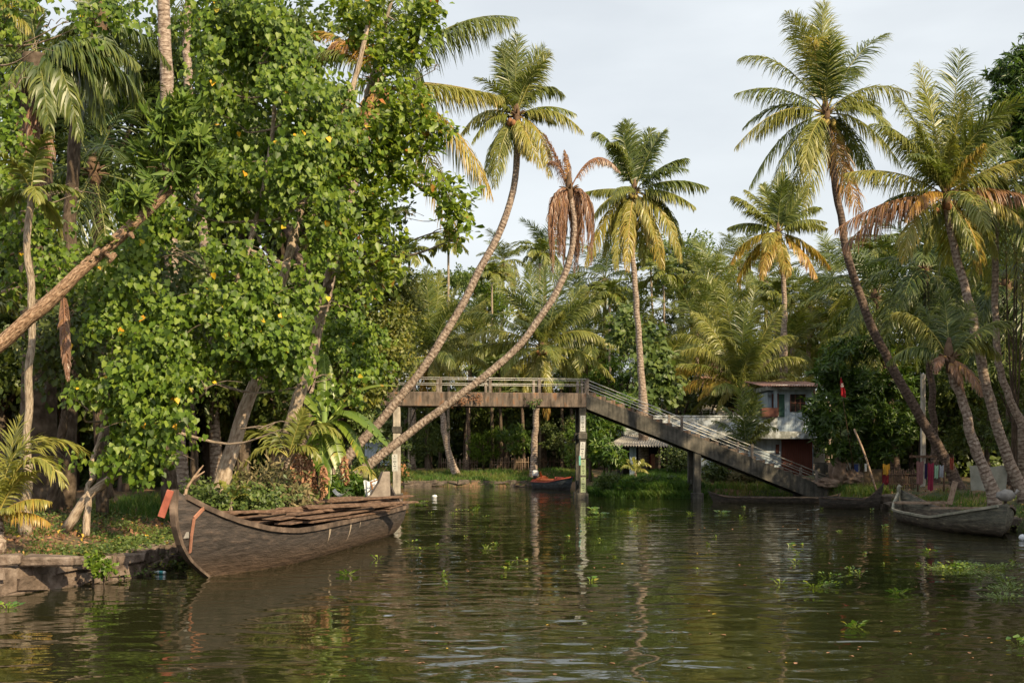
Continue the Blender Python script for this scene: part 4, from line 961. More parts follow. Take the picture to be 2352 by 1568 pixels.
# bottles and litter
def bottle(c, ang, lb, tint, band):
    T = Thing('plastic_bottle', lb, 'bottle', c); d_ = Vector((math.cos(ang), math.sin(ang) * .4, .05)).normalized(); c = Vector(c)
    rr = [(0, .030), (.02, .036), (.12, .036), (.17, .034), (.21, .022), (.235, .012), (.25, .012)]
    mb = MB(); mb.tube([c + d_ * a for a, _ in rr], [r_ for _, r_ in rr], n=12); T.part('bottle_body', mb, tint)
    mb = MB(); mb.tube([c + d_ * .05, c + d_ * .13], .0375, n=12, cap=False); T.part('wrapper', mb, band)
    mb = MB(); mb.tube([c + d_ * .248, c + d_ * .268], .015, n=8); T.part('cap', mb, band)
M['clear'] = noise_mat('clear_plastic', [(.3, (.6, .65, .68)), (.7, (.75, .78, .8))], scale=4, bump=0, rough=.15, spec=.8)
M['blue'] = noise_mat('blue_print', [(.3, (.03, .07, .30)), (.7, (.06, .12, .42))], scale=4, bump=0, rough=.3)
M['teal'] = noise_mat('teal_plastic', [(.3, (.05, .30, .33)), (.7, (.12, .42, .45))], scale=4, bump=0, rough=.2)
p = P(130, 1263, 20.9); bottle((p.x, p.y, gz(p.x, p.y) + .04), math.pi, 'clear plastic bottle with a blue wrapper lying on the bank', M['clear'], M['blue'])
bottle((-7.35, 23.3, .03), math.pi * .95, 'teal plastic bottle floating between the bank and the boat prow', M['clear'], M['teal'])
mb = MB(); p = onz(998, 1142); mb.blob((p.x, p.y, .06), .13, sq=(1.2, .9, .8), nz=.25, sub=2); solo('floating_cup', mb, M['cloth_white'], 'small white plastic cup floating beyond the cargo boat', 'cup', loc=p)
mb = MB(); p = onz(2348, 1240); mb.blob((p.x, p.y, .08), .1, sq=(1, 1, 1), nz=.1); solo('floating_ball', mb, M['cloth_white'], 'small white ball floating at the right bank', 'ball', loc=p)

# ------------------------------------------------------------------ house and yard on the right bank
M['blue_white'] = noise_mat('pale_blue_limewash', [(.28, (.14, .15, .15)), (.38, (.34, .40, .47)), (.6, (.42, .50, .58)), (.75, (.50, .58, .64))], scale=1.3, bump=.1, detail=12, streak=.25)
M['mossy'] = noise_mat('mossy_parapet', [(.3, (.10, .11, .10)), (.48, (.24, .25, .24)), (.55, (.45, .48, .50)), (.7, (.56, .60, .63))], scale=2.2, bump=.3, detail=12)
M['tile'] = noise_mat('clay_roof_tiles', [(.3, (.20, .10, .075)), (.5, (.36, .20, .155)), (.7, (.50, .33, .27))], scale=5, stretch=(1, 1, 1), bump=.8, bdist=.05)
M['brown_door'] = noise_mat('red_brown_boards', [(.3, (.10, .032, .022)), (.7, (.17, .055, .036))], scale=3, stretch=(6, 1, .5), bump=.4)
M['brown'] = noise_mat('brown_painted_wood', [(.3, (.08, .035, .028)), (.7, (.15, .06, .045))], scale=3)
M['green_door'] = noise_mat('dark_green_door', [(.3, (.03, .07, .055)), (.7, (.05, .11, .08))], scale=3)
M['interior_shade'] = noise_mat('painted_interior_shade', [(.3, (.012, .010, .009)), (.7, (.035, .028, .022))], scale=1.5, bump=0)  # near-black colour stands in for the shade inside rooms
M['sheet'] = noise_mat('corrugated_sheet', [(.3, (.13, .12, .105)), (.5, (.26, .24, .22)), (.7, (.38, .36, .33))], scale=1.4, bump=.2, detail=9, rough=.6)
YH = 72.0
g0 = gz(18, YH)
H = Thing('white_house', 'two-storey pale blue house with a mossy terrace parapet behind the bridge stair', 'house', (P(1640, 0, YH).x, YH, g0))
mb = MB(); bx(mb, 1600, 1868, 1000, 1108, YH, 6); H.part('wall', mb, M['blue_white'])
mb = MB(); bx(mb, 1431, 1600, 1000, 1108, YH + 2.2, 4); H.part('wall', mb, M['interior_shade'])
mb = MB(); bx(mb, 1431, 1786, 957, 986, YH - .1, .25); bx(mb, 1428, 1789, 953.5, 957, YH - .16, .36); bx(mb, 1431, 1790, 986, 998, YH - .35, 6); H.part('terrace_parapet', mb, M['mossy'])
mb = MB(); bx(mb, 1600, 1875, 990, 1007, YH - .9, .9); H.part('sun_shade', mb, M['mossy'])
for x in (1490, 1545, 1600, 1655, 1725):
    mb = MB(); bx(mb, x, x + 4, 958, 985, YH - .13, .03); H.part('pilaster', mb, M['mossy'])
mb = MB(); bx(mb, 1786, 1868, 886, 990, YH + .05, 5.5); H.part('upper_wall', mb, M['blue_white'])
mb = MB(); bx(mb, 1764, 1786, 900, 957, YH + 1.2, 4); H.part('upper_wall', mb, M['blue_white'])
mb = MB(); bx(mb, 1772, 1875, 883, 893, YH - .7, 6.5); H.part('upper_sun_shade', mb, M['mossy'])
# sloping tile roof
a, b_ = P(1750, 886, YH - 1.1), P(1900, 886, YH - 1.1); mb = MB()
def roof(i, j): return Vector((a.x + (b_.x - a.x) * i, YH - 1.1 + 5.5 * j, a.z + .62 * j + .045 * math.sin(i * 160)))
mb.sheet(roof, 160, 6); H.part('roof', mb, M['tile'])
w = MB(); bx(w, 1773, 1781, 904, 957, YH + 1.15, .06); f = H.part('window', w, M['brown']); w = MB(); bx(w, 1783, 1785, 904, 957, YH + 1.1, .06); H.part('window_frame', w, M['green_door'], parent=f)
w = MB(); bx(w, 1789, 1802, 905, 957, YH - .02, .1); f = H.part('balcony_door', w, M['green_door']); w = MB(); bx(w, 1786, 1789, 903, 957, YH - .03, .1); H.part('door_frame', w, M['brown'], parent=f)
w = MB(); bx(w, 1750, 1787, 936, 957, YH - .5, .5); H.part('balcony_box', w, M['brown'])
w = MB(); bx(w, 1815, 1850, 905, 945, YH + .0, .1); f = H.part('window', w, M['interior_shade']); w = MB()
for x in (1815, 1826, 1837, 1848): bx(w, x, x + 2, 905, 945, YH - .03, .04)
bx(w, 1815, 1850, 924, 926, YH - .034, .04); H.part('window_grille', w, M['brown'], parent=f)
w = MB(); bx(w, 1795, 1866, 1009, 1099, YH - .06, .1); f = H.part('shutter_door', w, M['brown_door']); w = MB()
for i in range(14): bx(w, 1796.5 + i * 5, 1797.6 + i * 5, 1010, 1098, YH - .085, .03)
H.part('door_battens', w, M['brown'], parent=f)
w = MB(); bx(w, 1782, 1790, 1020, 1042, YH - .06, .12); H.part('meter_box', w, M['brown'])
w = MB(); bx(w, 1660, 1690, 1050, 1075, YH - .05, .1); f = H.part('window', w, M['interior_shade']); w = MB(); bx(w, 1657, 1660, 1047, 1078, YH - .07, .1); bx(w, 1690, 1693, 1047, 1078, YH - .07, .1); bx(w, 1657, 1693, 1075.5, 1079, YH - .12, .16); H.part('window_frame', w, M['brown'], parent=f)
# lean-to shop
YS = 69.5
S = Thing('shop_shed', 'open-fronted shed with a corrugated metal roof left of the house', 'shed', (P(1510, 0, YS).x, YS, gz(P(1510, 0, YS).x, YS)))
e0, e1 = P(1400, 1023, YS - 1.6), P(1592, 1026, YS - 1.6); r0, r1 = P(1436, 999, YS + 2.2), P(1580, 997, YS + 2.2)
def corr(i, j):
    p = e0.lerp(e1, i).lerp(r0.lerp(r1, i), j); p.z += .05 * math.sin(i * 190) ; return p
mb = MB(); mb.sheet(corr, 300, 8); S.part('roof', mb, M['sheet'])
f0, f1 = P(1387, 1024, YS + .3), P(1402, 1022, YS - 1.6)
mb = MB(); mb.sheet(lambda i, j: f0.lerp(f1, i).lerp(r0, j) + Vector((0, 0, .04 * math.sin(i * 60))), 40, 6); S.part('roof_wing', mb, M['sheet'])
for px, m_, wd in ((1454, 'blue_white', 14), (1515, 'wood_pale', 5), (1584, 'wood', 5)):
    mb = MB(); bx(mb, px - wd / 2, px + wd / 2, 1026, 1102, YS - .8, .3 if wd > 9 else .13); S.part('post', mb, M[m_])
mb = MB(); bx(mb, 1492, 1592, 1086, 1104, YS - .6, .2); S.part('low_wall', mb, M['concrete'])
mb = MB(); bx(mb, 1488, 1592, 1081, 1086, YS - .8, .6); S.part('counter', mb, M['brown'])
mb = MB(); bx(mb, 1462, 1600, 1020, 1102, YS + 1.9, .1); S.part('back_wall', mb, M['interior_shade'])
for px, c_ in ((1490, 'brown'), (1500, 'pink'), (1508, 'wood_pale'), (1497, 'red'), (1530, 'brown'), (1560, 'brown')):
    mb = MB(); bx(mb, px - 4, px + 4, 1040 + (px % 7), 1076, YS + 1.2 + (px % 5) * .05, .3); solo('shop_goods', mb.bevelled(.03), M[c_], {1490: 'dark brown stack of goods against the shed back wall', 1500: 'orange stack of goods hanging in the shed', 1508: 'pale carton stack in the shed by the post', 1497: 'red goods on the shed shelf', 1530: 'brown carton behind the shed counter', 1560: 'brown carton at the right end of the shed'}[px], 'goods', loc=P(px, 1060, YS))
# pinkish tiled roof and cream wall far behind
B2 = Thing('tiled_house', 'cream house with a pinkish clay tile roof behind the palms', 'house', (P(1680, 0, 86).x, 86, gz(22, 86)))
mb = MB(); bx(mb, 1610, 1778, 885, 1090, 86, 8); B2.part('wall', mb, M['white'])
a2, b2, c2, d2 = P(1590, 892, 84.6), P(1800, 892, 84.6), P(1640, 826, 90), P(1770, 826, 90)
mb = MB(); mb.sheet(lambda i, j: a2.lerp(b2, i).lerp(c2.lerp(d2, i), j) + Vector((0, 0, .05 * math.sin(i * 220) + .03 * math.sin(j * 60))), 200, 20); B2.part('roof', mb, M['tile'])
w = MB(); bx(w, 1668, 1700, 905, 945, 85.95, .1); B2.part('window', w, M['brown'])
mb = MB(); bx(mb, 1870, 1895, 1030, 1065, 80, 3); solo('cream_outbuilding', mb, M['white'], 'sunlit cream wall glimpsed right of the brown door', 'wall', loc=P(1870, 1065, 80))
mb = MB(); bx(mb, 1258, 1285, 1000, 1072, 104, 3); solo('cream_outbuilding', mb, M['white'], 'sunlit cream wall glimpsed under the bridge left of the middle pier', 'wall', loc=P(1290, 1072, 104))
mb = MB(); bx(mb, 838, 902, 1008, 1068, 92, 4); w = MB()
HB = Thing('grey_outhouse', 'grey shaded outhouse glimpsed left of the pale pier', 'house', (P(870, 0, 92).x, 92, gz(-11, 92)))
HB.part('wall', mb, M['blue_white']); bx(w, 836, 904, 1004, 1009, 91.4, 5); HB.part('roof', w, M['concrete_dark'])

# yard wall pieces, posters, tarpaulin heap
mb = MB(); bx(mb, 1873, 1925, 1062, 1118, 64.5, .2); solo('yard_wall', mb, M['concrete_dark'], 'dark concrete yard wall right of the house', 'wall', loc=P(1873, 1118, 64.5))
mb = MB(); bx(mb, 1927, 1975, 1064, 1124, 62.5, .2); o = solo('yard_wall', mb.bevelled(.02), M['mossy'], 'pale wall panel with pasted bills behind the canoes', 'wall', loc=P(1927, 1124, 62.5))
for x0, x1, y0, y1, m_, lb in ((1931, 1947, 1066, 1084, 'paper_white', 'blank white bill pasted on the pale wall panel'), (1948, 1957, 1067, 1090, 'paper_white', 'narrow white bill in the middle of the wall panel'), (1958, 1971, 1066, 1091, 'blue', 'blue picture bill at the right of the wall panel'), (1934, 1944, 1087, 1101, 'ink_grey', 'small grey bill low on the wall panel')):
    mb = MB(); bx(mb, x0, x1, y0, y1, 62.48, .01); solo('wall_bill', mb, M[m_], lb, 'poster', loc=P(x0, y1, 62.48))
mb = MB(); bx(mb, 1985, 2072, 1077, 1126, 58, .12); solo('yard_screen', mb, M['bark_dark'] if False else noise_mat('rusty_sheet', [(.3, (.05, .04, .03)), (.6, (.13, .09, .05)), (.75, (.2, .13, .07))], scale=1.5), 'brown sheet-metal screen at the foot of the dark tree', 'fence', loc=P(1985, 1126, 58))
mb = MB(); bx(mb, 1986, 1991, 1064, 1082, 57.9, .02); solo('white_board', mb, M['paper_white'], 'small white upright board on the brown screen', 'board', loc=P(1986, 1082, 57.9))
M['tarp'] = noise_mat('dusty_tarpaulin', [(.3, (.12, .08, .06)), (.5, (.25, .175, .13)), (.7, (.40, .29, .22))], scale=1.6, bump=.8, bdist=.08)
for px, py, r_, sq, lb in ((1925, 1085, .62, (.75, .7, 1.35), 'tall brown tarpaulin draped over a heap behind the stair foot'), (1955, 1098, .55, (1.2, .8, .75), 'rolled brown tarpaulin on the heap'), (1900, 1110, .55, (1.3, .8, .5), 'low rubble heap with pale sacks beside the stair foot'), (1978, 1112, .4, (1.1, .8, .6), 'small sack heap by the pale wall panel')):
    p = P(px, py, 60.6); mb = MB(); mb.blob(p, r_, sq=sq, nz=.55, sub=4, seed=px); solo('tarpaulin_heap', mb, M['tarp'], lb, 'heap', loc=p)
# bamboo pole, flag
mb = MB(); mb.tube(spline([P(2013, 1126, 53), P(1985, 1040, 53.5), P(1962, 985, 54)], 10), [.05] * 11, n=7); solo('bamboo_pole', mb, M['wood_pale'], 'leaning bamboo pole in front of the dark mango tree', 'pole', loc=P(2013, 1126, 53))
F = Thing('flag', 'hanging red flag with a white emblem in front of the mango tree', 'flag', P(1933, 870, 56))
mb = MB(); f0 = [P(1930, 868, 56), P(1936, 868, 56)]
def flag(i, j):
    xl = 1930 + 1.5 * j; xr = 1933 + 10 * min(j * 1.1, 1) ; yt = 868 + 41 * j + (5 * i if j > .9 else 0)
    p = P(xl + (xr - xl) * i, yt, 56); p.y += .05 * math.sin(i * 9 + j * 4); return p
mb.sheet(flag, 8, 16); F.part('flag_cloth', mb, noise_mat('red_flag_cloth', [(.3, (.30, .012, .02)), (.7, (.40, .02, .03))], scale=4))
mb = MB()
def em(x0, y0, x1, y1, w_): mb.beam(P(x0, y0, 55.9), P(x1, y1, 55.9), w_, .01, up=(0, 1, 0))
em(1932.2, 881, 1936.8, 881, .03); em(1934.4, 881, 1934.2, 889, .03); em(1931.4, 884.5, 1932.4, 888, .03); em(1932.4, 888, 1936, 888, .035); em(1936, 888, 1937.6, 884.5, .03); em(1932, 882, 1933, 881.4, .03)
F.part('emblem', mb, M['paper_white'])
mb = MB(); mb.tube([P(1932, 865, 56.05), P(1934, 905, 56.1), P(1962, 1085, 57)], [.01, .012, .015], n=5); F.part('flag_pole', mb, M['wood'])
# laundry
mb = MB()
for px in (2108, 2168): mb.tube([P(px, 1062, 47), P(px, 1128, 47)], .04, n=6)
mb.tube([P(2098, 1064, 47), P(2180, 1072, 47)], .012, n=5)
solo('washing_line', mb, M['wood'], 'washing line on two thin posts behind the leaning palm', 'washing line', loc=P(2108, 1128, 47))
for x0, x1, y0, y1, c_, lb in ((2105, 2122, 1060, 1112, (.27, .14, .13), 'plain pink-brown cloth hanging on the line'), (2124, 2130, 1065, 1100, (.03, .02, .08), 'narrow dark blue cloth on the line'), (2131, 2145, 1064, 1126, (.30, .03, .07), 'long dark red patterned cloth on the line'), (2147, 2156, 1069, 1098, (.40, .62, .45), 'pale green towel on the line'), (2158, 2168, 1069, 1096, (.45, .46, .52), 'white and blue striped cloth on the line'), (2182, 2191, 1052, 1078, (.35, .08, .05), 'dark orange cloth hanging by the palm trunk'),):
    a = P(x0, y0, 46.9); b_ = P(x1, y1, 46.9); m_ = noise_mat('washing', [(.3, tuple(v * .7 for v in c_)), (.7, c_)], scale=6, bump=.3)
    solo('hanging_cloth', drape(Vector(((a.x + b_.x) / 2, 46.9, a.z)), b_.x - a.x, a.z - b_.z, 2, .04), m_, lb, 'cloth', 'washing on the line', loc=a)
mb = MB(); a = P(1994 + 0, 0, 50)
solo('hanging_cloth', drape(P(2036, 1066, 52) , .34, .5, 1.5, .05), noise_mat('yellow_cloth', [(.3, (.36, .19, .02)), (.7, (.44, .25, .03))], scale=4), 'bright yellow cloth over dark red one behind the far bank yard', 'cloth', loc=P(2036, 1066, 52))
solo('hanging_cloth', drape(P(2035, 1084, 52.1), .36, .6, 1.5, .05), noise_mat('maroon_cloth', [(.3, (.12, .01, .02)), (.7, (.2, .02, .03))], scale=4), 'dark maroon cloth hanging under the yellow one', 'cloth', loc=P(2035, 1088, 52.1))
T = Thing('hanging_sheet', 'pale grey printed sheet stretched between the two right palm trunks', 'cloth', P(2272, 1080, 42))
T.part('sheet_cloth', drape(P(2272, 1070, 42), 1.5, .95, 1.2, .08), noise_mat('grey_green_sheet', [(.3, (.22, .22, .18)), (.7, (.36, .35, .30))], scale=3))
mb = MB(); mb.blob(P(2266, 1090, 41.85), .17, sq=(.6, .1, 1.3), nz=.4, sub=3); T.part('printed_figure', mb, M['green_door']); mb = MB(); mb.blob(P(2268, 1101, 41.83), .08, sq=(.9, .1, .9), nz=.2); T.part('printed_spot', mb, M['red'])
# utility pole and small posts on the right bank
mb = MB()
c = P(2120, 1110, 54); mb.box((c.x, 54, 3.2), (.2, .2, 6.4)); mb2 = MB(); q = P(2120, 1048, 53.8); mb2.box(q, (1.3, .1, .12))
T = Thing('utility_pole', 'pale concrete utility pole with a short crossarm among the right bank palms', 'pole', (c.x, 54, gz(c.x, 54))); T.part('pole_shaft', mb.bevelled(.02), M['concrete_pale']); T.part('crossarm', mb2, M['wood'])
# bamboo fences
def picket(name, lb, x0, x1, ytop, ybot, Y, n, mat='wood_pale'):
    T = Thing(name, lb, 'fence', P(x0, ybot, Y)); mb = MB()
    for i in range(n):
        px = x0 + (x1 - x0) * (i + random.uniform(.2, .8)) / n
        mb.tube([P(px, ybot, Y), P(px + random.uniform(-1, 1), ytop + random.uniform(-3, 3), Y)], .022, n=5)
    T.part('stakes', mb, M[mat])
    for f in (.25, .75):
        mb = MB(); yy = ytop + (ybot - ytop) * f; mb.tube([P(x0, yy, Y - .05), P(x1, yy + random.uniform(-1, 1), Y - .05)], .025, n=5); T.part('fence_rail', mb, M[mat])
picket('stick_fence', 'thin stick fence under the bridge left of centre', 1012, 1100, 1052, 1092, 90, 22, 'wood_pale')
picket('stick_fence', 'tall stick fence under the bridge, right of the leaning trunk', 1130, 1215, 1050, 1092, 90, 20, 'wood_pale')
picket('stick_fence', 'dark stick fence behind the middle pier', 1218, 1325, 1050, 1088, 91, 24, 'wood')
picket('stick_fence', 'short stick fence between the washing and the dark tree', 2040, 2105, 1078, 1122, 51, 16, 'wood')

# ------------------------------------------------------------------ trees of the left bank
random.seed(21)
def tp(poly, Y, r0, r1, **k): return trunk_pts(poly, Y, r0, r1, **k)
# the big heart-leaved tree over the bank
hp = [pad(*q) for q in (
 (620, 40, 110, 70, 27), (505, 60, 75, 70, 27), (590, 150, 120, 80, 26.5), (500, 200, 90, 60, 27), (650, 130, 70, 80, 27), (640, 240, 130, 60, 26.5), (560, 300, 90, 60, 27),
 (710, 300, 80, 60, 27), (620, 370, 120, 60, 26), (560, 440, 120, 55, 26.5), (690, 470, 90, 60, 26.5), (440, 480, 90, 55, 26), (310, 500, 80, 50, 26), (270, 590, 90, 50, 25.5),
 (400, 580, 110, 50, 25.5), (530, 570, 100, 60, 26), (620, 600, 80, 50, 26), (760, 600, 70, 50, 27), (330, 670, 110, 45, 25), (480, 680, 110, 55, 25.3), (610, 700, 90, 60, 25.8), (270, 750, 90, 50, 25), (400, 770, 120, 50, 24.8),
 (540, 790, 120, 50, 25), (660, 800, 90, 50, 25.5), (230, 860, 80, 55, 24.6), (350, 870, 100, 50, 24.5), (480, 890, 110, 50, 24.5), (700, 740, 70, 40, 26), (760, 870, 70, 35, 26),
 (200, 940, 75, 45, 24.3), (310, 960, 90, 45, 24.2), (430, 970, 90, 40, 24.3), (260, 1040, 80, 35, 24.3), (380, 1050, 90, 40, 24.5), (650, 985, 45, 22, 25), (720, 660, 60, 45, 26.5))]
def heart_age(n):
    a = rng.random(n) * .88; k = rng.random(n) < .006; a[k] = rng.uniform(.95, 1, k.sum()); return a
broadleaf('heart_leaf_tree', 'big broad tree with heart-shaped leaves and scattered yellow ones, leaning over the left bank', 'tree',
    [tp([(152, 1215, 24.6), (205, 1135, 24.6), (275, 1082, 25), (380, 980, 25.5), (470, 820, 26), (560, 600, 26.5), (620, 350, 27), (640, 60, 27)], 25, .105, .05, flare=.1),
     tp([(197, 1230, 24.4), (205, 1130, 24.6), (215, 1060, 25), (250, 900, 25.5), (270, 700, 25.5)], 25, .075, .04, flare=.1)], hp, 'heart', 'heart', 5600, 9, .132, tw=.42, droop=.95, bark='bark', agefn=heart_age, r0=.07, spread=.42, carve=(.72, -.05))
# twigs of the same kind hanging in front of the dark palms at far left
broadleaf('heart_leaf_tree', 'heart-leaved tree filling the far left edge in front of the shaggy dark palm', 'tree',
    [tp([(-60, 1190, 25), (-90, 900, 25), (-70, 500, 25.5), (-60, 100, 26)], 25, .16, .06)],
    [pad(*q) for q in ((20, 40, 70, 60, 25), (90, 110, 60, 45, 25), (40, 200, 55, 60, 25), (15, 330, 45, 70, 25), (150, 50, 60, 40, 25.5), (50, 450, 60, 45, 24.6), (90, 545, 80, 32, 24.4), (30, 560, 50, 50, 24.6), (140, 620, 60, 35, 24.5), (30, 650, 45, 35, 24.6), (250, 30, 70, 35, 26), (190, 440, 60, 30, 24.8))],
    'heart', 'heart', 640, 8, .13, tw=.42, droop=.95, agefn=heart_age, r0=.06, carve=(.9, -.15))
# the pale-barked leaning trunks with their own crown over the middle
broadleaf('heart_leaf_tree', 'pale-trunked tree leaning right from behind the cargo boat prow', 'tree',
    [tp([(492, 1150, 27.5), (520, 1075, 27.5), (548, 985, 27.6), (590, 870, 27.8), (622, 740, 28), (655, 620, 28), (690, 480, 28.2), (745, 360, 28.5), (810, 200, 29), (845, 60, 29)], 28, .20, .06),
     tp([(655, 620, 28), (600, 560, 28), (560, 480, 28)], 28, .05, .03)],
    [pad(*q) for q in ((770, 250, 60, 40, 28.5), (700, 400, 80, 50, 28.5), (800, 330, 80, 50, 28.5), (620, 470, 60, 40, 28.5), (760, 480, 80, 40, 28.3), (700, 560, 70, 40, 28.3), (640, 760, 60, 40, 27.3), (770, 700, 60, 40, 27.5), (690, 860, 50, 30, 27))],
    'heart', 'heart', 640, 8, .13, tw=.4, droop=.9, agefn=heart_age, carve=(.9, -.2))
# almond-like tree with layered bright crown
def alm_age(n):
    a = rng.random(n) * .9 + .03; k = rng.random(n) < .02; a[k] = rng.uniform(.96, 1, k.sum()); return a
broadleaf('layered_broadleaf_tree', 'bright tree with big rounded leaves in flat layers reaching furthest right over the water', 'tree',
    [tp([(640, 1085, 30), (672, 960, 30), (715, 830, 30), (745, 690, 30), (762, 600, 30), (790, 500, 30)], 30, .19, .10), tp([(790, 500, 30), (860, 420, 29.5), (950, 420, 29.3), (1050, 500, 29)], 30, .08, .03), tp([(745, 690, 30), (810, 350, 30.3), (870, 120, 30.5), (900, 0, 30.5)], 30, .09, .04)],
    [pad(*q) for q in ((790, 215, 75, 26, 29.5), (860, 190, 80, 28, 29.5), (930, 250, 80, 28, 29), (880, 290, 90, 26, 29), (980, 300, 50, 28, 29), (840, 350, 80, 26, 29), (960, 345, 60, 24, 29), (900, 400, 80, 24, 29), (990, 405, 50, 24, 28.8), (1030, 455, 50, 24, 28.6),
        (1060, 505, 38, 26, 28.5), (1055, 545, 34, 22, 28.5), (870, 470, 70, 26, 28.8), (800, 430, 70, 26, 29), (820, 540, 70, 28, 28.6), (900, 560, 40, 22, 28.6), (880, 610, 40, 22, 28.6), (790, 610, 60, 26, 28.6), (930, 500, 36, 18, 28.6),
        (880, 30, 110, 34, 29.6), (980, 30, 42, 40, 29.6), (960, 90, 46, 28, 29.4), (800, 70, 60, 40, 29.6), (900, 130, 60, 26, 29.5), (860, 660, 40, 24, 28.6), (720, 560, 50, 26, 28.8), (1000, 160, 20, 10, 29.2))],
    'oval', 'almond', 900, 10, .24, tw=.34, droop=.05, agefn=alm_age, whorl=False, r0=.06, face=(.25, -.55, .95), spread=.6, bark='bark_lichen', carve=(1.1, -.25))
# long brown trunk entering from the left with its glossy tuft
T = broadleaf('leaning_glossy_tree', 'thick bare trunk leaning from the left edge to a tuft of long glossy leaves', 'tree',
    [tp([(-420, 1185, 20.8), (-270, 1020, 21.2), (-140, 905, 21.5), (-30, 815, 21.8), (100, 700, 22), (180, 630, 22.1), (260, 555, 22.3), (330, 490, 22.5), (400, 425, 22.7)], 22, .175, .10, flare=.2)],
    [pad(*q) for q in ((390, 300, 65, 45, 22.8), (440, 340, 55, 40, 22.6), (340, 330, 45, 45, 22.8), (470, 380, 40, 25, 22.6), (380, 400, 50, 25, 22.5), (410, 250, 40, 25, 22.9), (310, 460, 40, 25, 22.4))],
    'lance', 'glossy', 360, 12, .34, tw=.25, droop=-.15, whorl=True, bark='bark_brown', r0=.05, carve=(1.6, -.2))
for (x0, y0, x1, y1) in ((255, 560, 232, 580), (262, 585, 252, 602), (298, 535, 306, 545), (238, 575, 258, 596)):
    mb = MB(); a = P(x0, y0, 22.2); e = P(x1, y1, 22.0); mb.tube([a, a.lerp(e, .5), e], [.07, .05, .03], n=6); T.part('branch_stub', mb, M['bark_brown'])
T.part('crown', np_mesh('crown', *(lambda q: (q[0], q[1], q[2]))(leaf_clumps(np.array([P(150 + rng.uniform(-60, 120), 0, 22) for _ in range(1)] + [tuple(P(100 + 190 * u, 690 - 170 * u - rng.uniform(5, 25), 22.1)) for u in rng.random(60)][:]) if False else np.array([tuple(P(120 + 190 * u, 690 - 165 * u - rng.uniform(5, 30), 22.15)) for u in rng.random(46)]), np.tile([0, -.2, 1.0], (46, 1)), 'oval', 9, .13, .15, -.1, whorl=True)), M['glossy'], T.loc, age=rng.random(46 * 9 * 8)), None)

# slender and shaggy palms at far left
palm('areca_palm', 'very slim pale palm trunk with lichen near the left edge', [(58, 1195, 23.5), (66, 1080, 23.5), (64, 900, 23.6), (72, 720, 23.6), (66, 560, 23.6), (72, 440, 23.6)], 23.5, .09, .07, hub=False, rnd=dict(n=7, L=1.5, age0=.15, age1=.3, elmin=-10, nl=40, width=.06), bark='bark_lichen', flare=.6, group='slender palms of the left bank')
T = palm('shaggy_palm', 'dark shaggy palm with a skirt of dead fronds near the left edge', [(90, 1180, 30), (88, 800, 30), (82, 400, 30), (86, 130, 30)], 30, .46, .40,
     fronds=[(150, 330, 110, 150, -1, .1, .8), (230, 200, 160, 60, 0, .1, .8), (320, 230, 210, 40, 1, .08, .8), (290, 120, 200, 20, 1, .12, .7), (-20, 100, 40, 20, -1, .15, .7), (60, -60, 70, 30, 0, .1, .4), (200, 330, 150, 100, -.5, .1, .9), (240, 300, 200, 60, 0, .08, .9), (20, 330, 40, 140, -1, .12, .8),
             (70, 430, 78, 300, -.6, .97, 1.2), (112, 460, 105, 300, -.6, .96, 1.2), (90, 380, 92, 250, -.8, .98, 1.2), (50, 400, 64, 250, -.4, .97, 1.2), (128, 400, 112, 250, -.4, .95, 1.2), (40, 460, 60, 300, -.5, .96, 1.3), (105, 420, 100, 260, -.9, .98, 1.3)], bark='bark_dark', width=.07, hub=False)
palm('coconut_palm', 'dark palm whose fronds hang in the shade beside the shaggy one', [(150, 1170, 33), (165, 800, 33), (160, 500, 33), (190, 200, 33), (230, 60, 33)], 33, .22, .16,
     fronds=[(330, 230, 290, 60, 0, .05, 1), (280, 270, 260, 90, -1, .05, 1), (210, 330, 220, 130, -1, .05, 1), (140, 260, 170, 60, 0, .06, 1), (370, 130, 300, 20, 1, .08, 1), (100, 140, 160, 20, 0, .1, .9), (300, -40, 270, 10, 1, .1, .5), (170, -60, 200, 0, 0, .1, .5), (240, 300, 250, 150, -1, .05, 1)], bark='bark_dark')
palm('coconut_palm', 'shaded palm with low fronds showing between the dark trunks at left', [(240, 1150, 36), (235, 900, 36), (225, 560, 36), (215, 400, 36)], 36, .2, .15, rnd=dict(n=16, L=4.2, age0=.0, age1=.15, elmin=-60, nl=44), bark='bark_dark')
palm('coconut_palm', 'tall pale palm trunk rising out of the top behind the leaves', [(410, 1120, 40), (400, 700, 40), (385, 300, 40), (378, 60, 40), (372, -160, 40)], 40, .26, .22, rnd=dict(n=8, L=4.5, age0=.1, age1=.2, elmin=-10, nl=30), flare=.5)
palm('coconut_palm', 'thin pale trunk just right of the tall one near the top', [(500, 1120, 42), (470, 600, 42), (436, 250, 42), (430, 90, 42), (440, -120, 42)], 42, .18, .13, rnd=dict(n=8, L=4.5, age0=.1, age1=.2, elmin=-10, nl=30))
mb = MB(); 
T = Thing('hanging_dead_frond', 'pale torn dead frond hanging down below the leaning brown trunk', 'dead frond', P(150, 690, 24))
T.part('frond', frond_mesh('frond', [frond_arrays(P(146, 680, 24), P(148, 760, 24), P(156, 872, 23.9), .98, hang=1.5, nl=60, ll=.32, width=.03, seed=s, frac0=.02) for s in (3, 4, 5)], T.loc), None)
